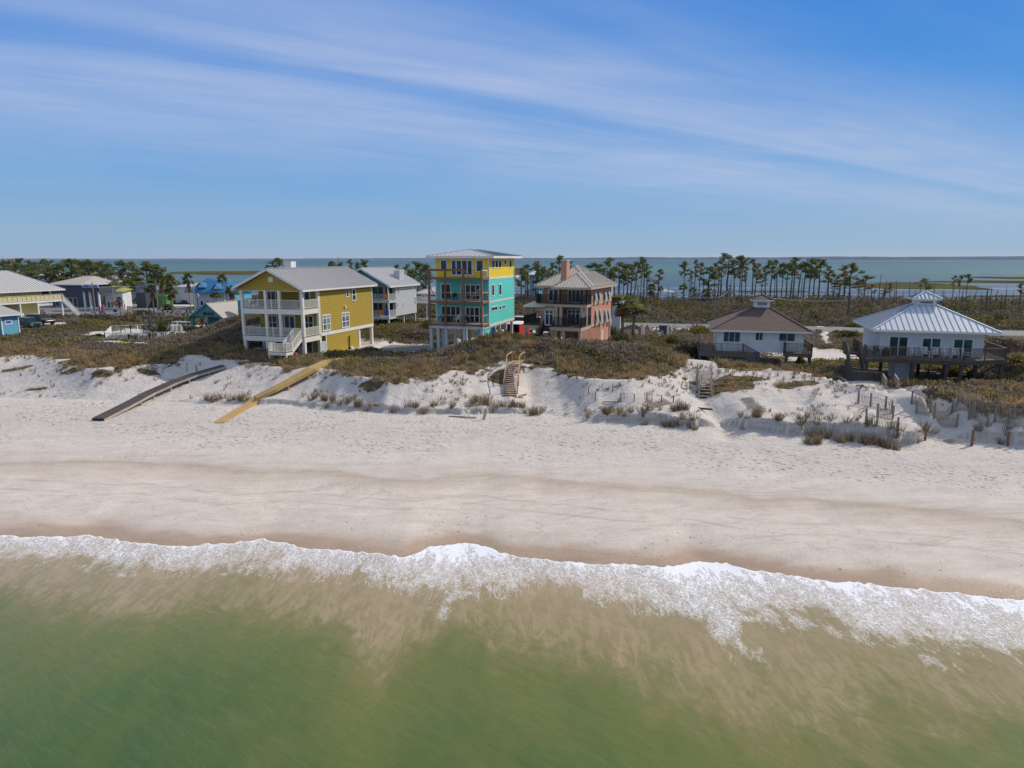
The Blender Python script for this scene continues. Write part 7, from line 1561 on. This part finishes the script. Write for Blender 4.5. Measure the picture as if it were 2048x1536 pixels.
# bright blue roofed building
h, XL, ze = shop('restaurant', 388, 446, 584, 602, 178, 12, M['greywhite'], 'pale walled restaurant with bright blue multi gabled metal roof'); zp_ = h.hit('F', 5, 416.7, 555.5)[1]
xp = h.hit('F', 5, 416.7, 560)[0]; x2 = h.hit('F', 5, 449, 560)[0]; xr2 = h.hit('F', 5, 475, 573)[0]; xl2 = h.hit('F', -1, 369, 581)[0]; m = MB()
slab_face(m, m, [(xl2, -1, ze - .1), (.6, -1, ze - .1), (xp, 5, zp_)], .5); slab_face(m, m, [(.6, -1, ze - .1), (.6, 13, ze - .1), (xp, 5, zp_)], .5); slab_face(m, m, [(.6, 13, ze - .1), (xl2, 13, ze - .1), (xp, 5, zp_)], 0); slab_face(m, m, [(xl2, 13, ze - .1), (xl2, -1, ze - .1), (xp, 5, zp_)], 0)
z2 = h.hit('F', 6, 449, 558.6)[1]; slab_face(m, m, [(-3, .5, ze + .2), (xr2 + 1, .5, ze + .2), (x2, 6, z2)], .5); slab_face(m, m, [(xr2 + 1, .5, ze + .2), (xr2 + 1, 12, ze + .2), (x2, 6, z2)], 0); slab_face(m, m, [(-3, 12, ze + .2), (-3, .5, ze + .2), (x2, 6, z2)], 0); m.build('roof', M['blue_roof'], h.e)
block(h, 'wing', M['blueside'], .02, xr2, 2, 11, -.4, ze + .1)
for (px, py) in ((402, 570), (433, 573)):
    x, z = h.hit('F', .6, px, py); dm = MB(); dm.poly([(x - 1.0, .4, z - .6), (x + 1.0, .4, z - .6), (x, .4, z + .5)], (0, -1, 0), .1); dm.build('dormer', M['white'], h.e)
    dm = MB(); dm.bar((x - 1.3, 1.2, z - .65), (x, 1.2, z + .65), 2.2, .08); dm.bar((x + 1.3, 1.2, z - .65), (x, 1.2, z + .65), 2.2, .08); dm.build('dormer_roof', M['blue_roof'], h.e)
for k in range(4): h.window('F', 0, XL * (.2 + .2 * k), XL * (.2 + .2 * k) + 1.0, .9, 2.2, frame=.12)
p = aty(395.5, 605, 152); g = gz1(p.x, 152); e = empty('round_sign', (p.x, 152, g), R(-10), 'round white sign with dark emblem on a post beside the blue roofed restaurant', 'sign')
zc_ = aty(395.5, 591.3, 152).z - g; MB().tube([(0, 0, -.2), (0, 0, zc_)], .09, 6).build('post', M['bluep'], e); MB().tube([(0, -.12, zc_), (0, .0, zc_)], .5, 20).build('disc', M['white'], e)
m = MB(); 
for k in range(20): a0, a1 = k * math.pi / 10, (k + 1) * math.pi / 10; m.bar((.44 * math.cos(a0), -.13, zc_ + .44 * math.sin(a0)), (.44 * math.cos(a1), -.13, zc_ + .44 * math.sin(a1)), .02, .06, up=(0, 1, 0))
m.bar((-.25, -.14, zc_ + .14), (.25, -.14, zc_ + .14), .02, .12, up=(0, 1, 0)); m.bar((0, -.14, zc_ + .1), (0, -.14, zc_ - .25), .02, .12, up=(0, 1, 0)); m.build('emblem', M['black'], e)
# buildings behind the pines
h, XL, ze = shop('bay_house', 1060, 1078, 549, 600, 226, 9, M['blueside'], 'tall pale blue house behind the pines left of the peach house', zb=1.5); hip_roof(h, XL - .6, .6, -.6, 9.6, ze, ((XL / 2, 4), (XL / 2, 5)), ze + 1.4, M['metal_white'], .8, M['white']); h.e['category'] = 'house'
for k in range(3): h.window('F', 0, XL * .8, XL * .2, 1 + 2.6 * k, 2.4 + 2.6 * k, cols=2)
h, XL, ze = shop('bay_house', 1188, 1220, 552, 590, 216, 10, M['greywhite'], 'house with dark hip roof behind the pines right of the peach house', zb=1.6); hip_roof(h, XL - .8, .8, -.8, 10.8, ze, ((XL + 2, 5), (-2, 5)), h.hit('F', 5, 1204, 541)[1], M['dkgrey'], 0, M['white']); h.e['category'] = 'house'
h, XL, ze = shop('shed', 1224, 1241, 604, 626, 118, 5, M['greywhite'], 'pale blue white shed with metal roof right of the peach house', zb=3.2); hip_roof(h, XL - .3, .3, -.3, 5.3, ze, ((XL / 2, 2.2), (XL / 2, 2.8)), ze + .7, M['metal_white'], .5, M['white'])
p = aty(1330, 580, 262); e = empty('dock_pavilion', (p.x, 262, .0), R(-17), 'small roofed dock pavilion over the bay water', 'pavilion'); m = MB()
MB().box(-3, 3, -2, 2, 1.0, 1.15).build('floor', M['wood_grey'], e); MB().add([(-3.4, -2.4, 3.5), (3.4, -2.4, 3.5), (3.4, 2.4, 3.5), (-3.4, 2.4, 3.5), (0, 0, 4.6)], [(0, 1, 4), (1, 2, 4), (2, 3, 4), (3, 0, 4), (3, 2, 1, 0)]).build('roof', M['metal'], e)
for x in (-2.8, 2.8):
    for y in (-1.8, 1.8): MB().box(x - .12, x + .12, y - .12, y + .12, -1, 3.5).build('post', M['wood_grey'], e)
# utility poles ----------------------------------------------------------------------------
UP = []
for i, (px, yt, yb, Y, lab) in enumerate(((1276, 568, 634, 148, 'utility pole by the road right of the shaggy palm'), (1431, 590, 643, 150, 'utility pole just left of the brown shingle roof'), (1457, 578, 634, 158, 'utility pole behind the left slope of the brown roof'), (184, 565, 609, 160, 'utility pole in front of the fuel canopy'),
        (310.5, 562, 616, 148, 'green grey utility pole beside the road left of the green roof'), (222, 562, 604, 168, 'utility pole left of the orange roadside sign'), (386, 572, 612, 150, 'pale utility pole beside the tall palm and round sign'), (455, 569, 600, 172, 'leaning pale pole right of the bright blue roof'), (173, 545, 580, 206, 'distant utility pole behind the canopy sign'))):
    p = aty(px, yt, Y); g = gz1(p.x, Y); H_ = p.z - g; e = empty('utility_pole', (p.x, Y, g), R(-13), lab, 'utility pole')
    MB().tube([(0, 0, -.4), (0, 0, H_)], [.17, .12], 8).build('pole', M['wood_pale'] if i in (6, 7) else M['wood_grey'], e)
    if i in (0, 1, 2, 4, 5): MB().box(-1.0, 1.0, -.06, .06, H_ - .6, H_ - .45).build('crossarm', M['wood_grey'], e)
    if i in (0, 4): MB().tube([(.32, 0, H_ - 1.9), (.32, 0, H_ - 1.1)], .22, 8).build('transformer', M['greywhite'], e)
    UP.append(Vector((p.x, Y, p.z - .5)))
def wire(a, b_, sag, lab):
    pts = [a.lerp(b_, t / 12) - Vector((0, 0, sag * 4 * (t / 12) * (1 - t / 12))) for t in range(13)]; o = MB().tube([p - pts[0] for p in pts], .022, 4).build('power_line', M['greywhite']); place(o, pts[0], 0, lab, 'cable')
wire(UP[0], UP[1], .9, 'overhead line between the palm pole and the brown roof pole'); wire(UP[1], UP[2], .4, 'short overhead line between the two poles by the brown roof'); wire(UP[2], aty(1700, 600, 170), 1.0, 'sagging pale overhead line right of the brown roof cupola'); wire(UP[5], UP[4], .8, 'overhead line between the orange sign pole and the green roof pole')
# vehicles -----------------------------------------------------------------------------------
def vehicle(kind, paintm, loc, rz, label, cat):
    e = empty({'suv': 'parked_suv', 'pickup': 'pickup_truck', 'car': 'parked_car', 'jeep': 'parked_jeep'}[kind], loc, rz, label, cat)
    L, Wv = {'suv': (4.8, 1.9), 'pickup': (5.6, 1.95), 'car': (4.5, 1.8), 'jeep': (4.2, 1.85)}[kind]
    if kind == 'suv': low = [(-L / 2, .45), (-L / 2, 1.0), (-L / 2 + .1, 1.12), (L / 2 - 1.3, 1.12), (L / 2 - .15, 1.0), (L / 2, .8), (L / 2, .45)]; cab = [(-L / 2 + .15, 1.12), (-L / 2 + .35, 1.75), (.6, 1.78), (1.25, 1.12)]
    elif kind == 'pickup': low = [(-L / 2, .55), (-L / 2, 1.15), (L / 2 - 1.4, 1.18), (L / 2 - .1, 1.08), (L / 2, .85), (L / 2, .5)]; cab = [(-.9, 1.16), (-.75, 1.85), (.7, 1.85), (1.35, 1.18)]
    elif kind == 'jeep': low = [(-L / 2, .55), (-L / 2, 1.15), (L / 2 - .1, 1.15), (L / 2, 1.05), (L / 2, .55)]; cab = [(-L / 2 + .05, 1.15), (-L / 2 + .1, 1.85), (.55, 1.85), (.75, 1.15)]
    else: low = [(-L / 2, .4), (-L / 2, .9), (L / 2 - 1.2, .95), (L / 2 - .1, .8), (L / 2, .4)]; cab = [(-L / 2 + .5, .9), (-1.1, 1.4), (.4, 1.42), (1.1, .94)]
    def ext(prof, w0, w1, zc=None):
        m = MB(); n = len(prof); zs = [p[1] for p in prof]; z0, z1 = min(zs), max(zs)
        def ww(z): return w0 + (w1 - w0) * (z - z0) / (z1 - z0 + 1e-6)
        m.add([(x, -ww(z) / 2, z) for x, z in prof] + [(x, ww(z) / 2, z) for x, z in prof], [tuple(range(n)), tuple(range(2 * n - 1, n - 1, -1))] + [(i, i + n, (i + 1) % n + n, (i + 1) % n) for i in range(n)]); return m
    b_ = ext(low, Wv, Wv * .96); o = b_.build('body', paintm, e); c2 = ext(cab, Wv * .94, Wv * .80); r_ = c2.build('cabin', paintm, e)
    bv = o.modifiers.new('bevel', 'BEVEL'); bv.width = .06; bv.segments = 2; bv2 = r_.modifiers.new('bevel', 'BEVEL'); bv2.width = .05; bv2.segments = 2
    z0, z1 = cab[0][1], cab[1][1]; x0, x1, x2, x3 = cab[0][0], cab[1][0], cab[2][0], cab[3][0]
    g = MB(); t0, t1 = .18, .86
    def lx(a, b2, t): return a + (b2 - a) * t
    for sy in (-1, 1):
        w = lambda t: (Wv * .94 + (Wv * .80 - Wv * .94) * t) / 2 + .012
        for (fa, fb) in ((.04, .46), (.50, .95)):
            q = [(lx(lx(x0, x1, t), lx(x3, x2, t), f) , sy * w(t), z0 + (z1 - z0) * t) for t, f in ((t0, fa), (t0, fb), (t1, fb), (t1, fa))]; g.add(q, [(0, 1, 2, 3)])
    for (xa, xb, sg) in ((x3, x2, 1), (x0, x1, -1)):
        g.add([(lx(xa, xb, t) + sg * .015, s2 * Wv * .40 * (1 - .1 * t), z0 + (z1 - z0) * t) for t, s2 in ((t0, -1), (t0, 1), (t1, 1), (t1, -1))], [(0, 1, 2, 3)])
    g.build('glass', M['glass'], e)
    for sx in (-1, 1):
        for sy in (-1, 1):
            x = sx * (L / 2 - .85); w_ = MB().tube([(x, sy * (Wv / 2 - .22), .36), (x, sy * (Wv / 2 + .01), .36)], .36, 14).build('wheel', M['rubber'], e); MB().tube([(x, sy * (Wv / 2 + .0), .36), (x, sy * (Wv / 2 + .025), .36)], .2, 10).build('rim', M['chrome'], w_)
    for sy in (-1, 1):
        MB().box(L / 2 - .04, L / 2 + .02, sy * Wv * .38 - .18, sy * Wv * .38 + .18, .72, .9).build('headlight', M['glass_l'], e); MB().box(-L / 2 - .02, -L / 2 + .04, sy * Wv * .42 - .1, sy * Wv * .42 + .1, .75, 1.05).build('taillight', M['lamp_r'], e)
    if kind == 'pickup': MB().box(-L / 2 + .15, -1.0, -Wv / 2 + .15, Wv / 2 - .15, 1.17, 1.19).build('bed', M['black'], e)
    return e
def park(kind, mt, px, py, z, rz, lab, cat='car', Y=None): g = gpz(px, py, z); return vehicle(kind, M[mt], g, rz, lab, cat)
park('suv', 'carwhite', 286, 603, 3.0, R(170), 'white sport utility vehicle parked before the dark shop'); park('pickup', 'carblack', 122, 602, 3.0, R(-10), 'black pickup truck at the left of the fuel canopy', 'truck'); park('car', 'carnavy', 344, 606, 3.0, R(-20), 'dark blue car parked under the palms by the green shop')
park('pickup', 'carblack', 371, 607, 3.0, R(185), 'black pickup truck parked left of the tall palm', 'truck'); park('jeep', 'cargreen', 60, 672, 3.9, R(-25), 'dark green vehicle right of the light blue house'); park('suv', 'carblack', 84, 668, 3.8, R(-20), 'black vehicle behind the dark green one')
park('suv', 'carsilver', 1072, 642, 4.0, R(-15), 'silver vehicle behind the side deck of the peach house'); park('suv', 'carwhite', 1302, 596, 1.8, R(15), 'white covered vehicle in the clearing beyond the road'); park('car', 'carwhite', 434, 607, 3.0, R(-12), 'white car in front of the restaurant wall')
park('car', 'red', 400, 607, 3.0, R(-12), 'red car beside the round sign') if False else None
g = gpz(1036, 674, 4.8); e = empty('cargo_trailer', g, R(70), 'red and white enclosed trailer open at the back beside the tower house', 'trailer')
MB().box(-2.2, 2.2, -.06, .0 + 1.0, .5, 2.4).build('wall', M['white'], e) if False else None
m = MB(); m.box(-2.2, 2.2, -1.0, -.94, .5, 2.4); m.box(-2.2, 2.2, .94, 1.0, .5, 2.4); m.box(2.14, 2.2, -.93, .93, .5, 2.4); m.box(-2.2, 2.2, -1.0, 1.0, .42, .497); m.build('body', M['red'], e); MB().box(-2.25, 2.25, -1.05, 1.05, 2.403, 2.5).build('roof', M['white'], e); MB().box(-2.19, 2.1, -.92, -.9, .52, 2.38).build('lining', M['black'], e)
for sy in (-1, 1): MB().tube([(0, sy * 1.02, .32), (0, sy * 1.2, .32)], .32, 12).build('wheel', M['rubber'], e)
p = gpz(1058, 654, 4.6); e = empty('camper_trailer', p, R(-20), 'black and tan camper trailer behind the peach house deck', 'trailer'); m = MB(); m.box(-2.6, 2.6, -1.1, 1.1, .6, 1.4); m.build('body', M['tan'], e); MB().box(-2.6, 2.6, -1.1, 1.1, 1.403, 2.7).build('upper_body', M['black'], e); MB().box(-2.5, 2.5, -1.0, 1.0, 2.703, 2.8).build('roof', M['greywhite'], e)
for sy in (-1, 1): MB().tube([(0, sy * 1.0, .35), (0, sy * 1.15, .35)], .35, 12).build('wheel', M['rubber'], e)
e = empty('bicycle', tuple(gpz(1052, 676, 4.9)), R(60), 'dark bicycle standing behind the red trailer', 'bicycle')
for x in (-.5, .5):
    m = MB()
    for k in range(16): a0, a1 = k * math.pi / 8, (k + 1) * math.pi / 8; m.bar((x + .33 * math.cos(a0), 0, .34 + .33 * math.sin(a0)), (x + .33 * math.cos(a1), 0, .34 + .33 * math.sin(a1)), .04)
    m.build('wheel', M['rubber'], e)
MB().bar((-.5, 0, .34), (-.1, 0, .85), .04).bar((-.1, 0, .85), (.4, 0, .85), .04).bar((.5, 0, .34), (.4, 0, 1.0), .04).bar((-.1, 0, .4), (.4, 0, .85), .04).build('frame', M['black'], e)
MB().box(-.25, .0, -.07, .07, .92, .97).build('saddle', M['black'], e)
for i, (x_, y_, mt, nm, lab) in enumerate(((-7.2, 1.6, 'greywhite', 'stacked_lounger', 'pale lounger stacked in the shade under the mustard house'), (-5.2, 2.2, 'white', 'white_cooler', 'white box in the shade under the mustard house'), (-2.4, 2.6, 'bluep', 'blue_bag', 'blue bag by the garage door under the mustard house'))):
    o = MB().box(-.9, .9, -.35, .35, .25, .36).box(-.85, -.75, -.3, .3, 0, .247).box(.75, .85, -.3, .3, 0, .247).build(nm, M[mt]) if i == 0 else MB().box(-.35, .35, -.25, .25, 0, .5).box(-.37, .37, -.27, .27, .503, .6).build(nm, M[mt])
    place(o, hp(HY, x_, y_, HY.ground(x_, y_)), HY.rot, lab, ['lounger', 'box', 'bag'][i])
o = MB().box(-1.0, 1.0, -.15, .15, .35, .42).box(-.95, -.85, -.12, .12, -.1, .347).box(.85, .95, -.12, .12, -.1, .347).build('low_bench', M['orange']); x_, z_ = HY.hit('F', -1.2, 580, 717); place(o, hp(HY, x_, -1.2, HY.ground(x_, -1.2)), HY.rot, 'orange yellow low bench under the landing of the mustard house stair', 'bench')
# driveway between the mustard and tower houses
m = MB(); P = [at(758, 703, 4.33), at(876, 700, 4.33), at(886, 690, 4.33), at(766, 690, 4.33)]
m.add([(p.x, p.y, 4.345) for p in P], [(0, 1, 2, 3)]); tag(m.build('driveway', M['asphalt']), kind='structure')

# ------------------------------------------------------------------ air
hm = bpy.data.materials.new('haze_air'); hm.use_nodes = True; ht = hm.node_tree; ht.nodes.clear()
pv = ht.nodes.new('ShaderNodeVolumePrincipled'); pv.inputs['Density'].default_value = 3.2e-5; pv.inputs['Color'].default_value = (.86, .93, 1, 1); pv.inputs['Anisotropy'].default_value = .2
ho = ht.nodes.new('ShaderNodeOutputMaterial'); ht.links.new(pv.outputs[0], ho.inputs['Volume'])
hz = MB().box(-41000, 41000, -700, 45500, -4, 60).build('haze', hm); tag(hz, 'thin sea air paling the far shore', 'haze', kind='stuff')
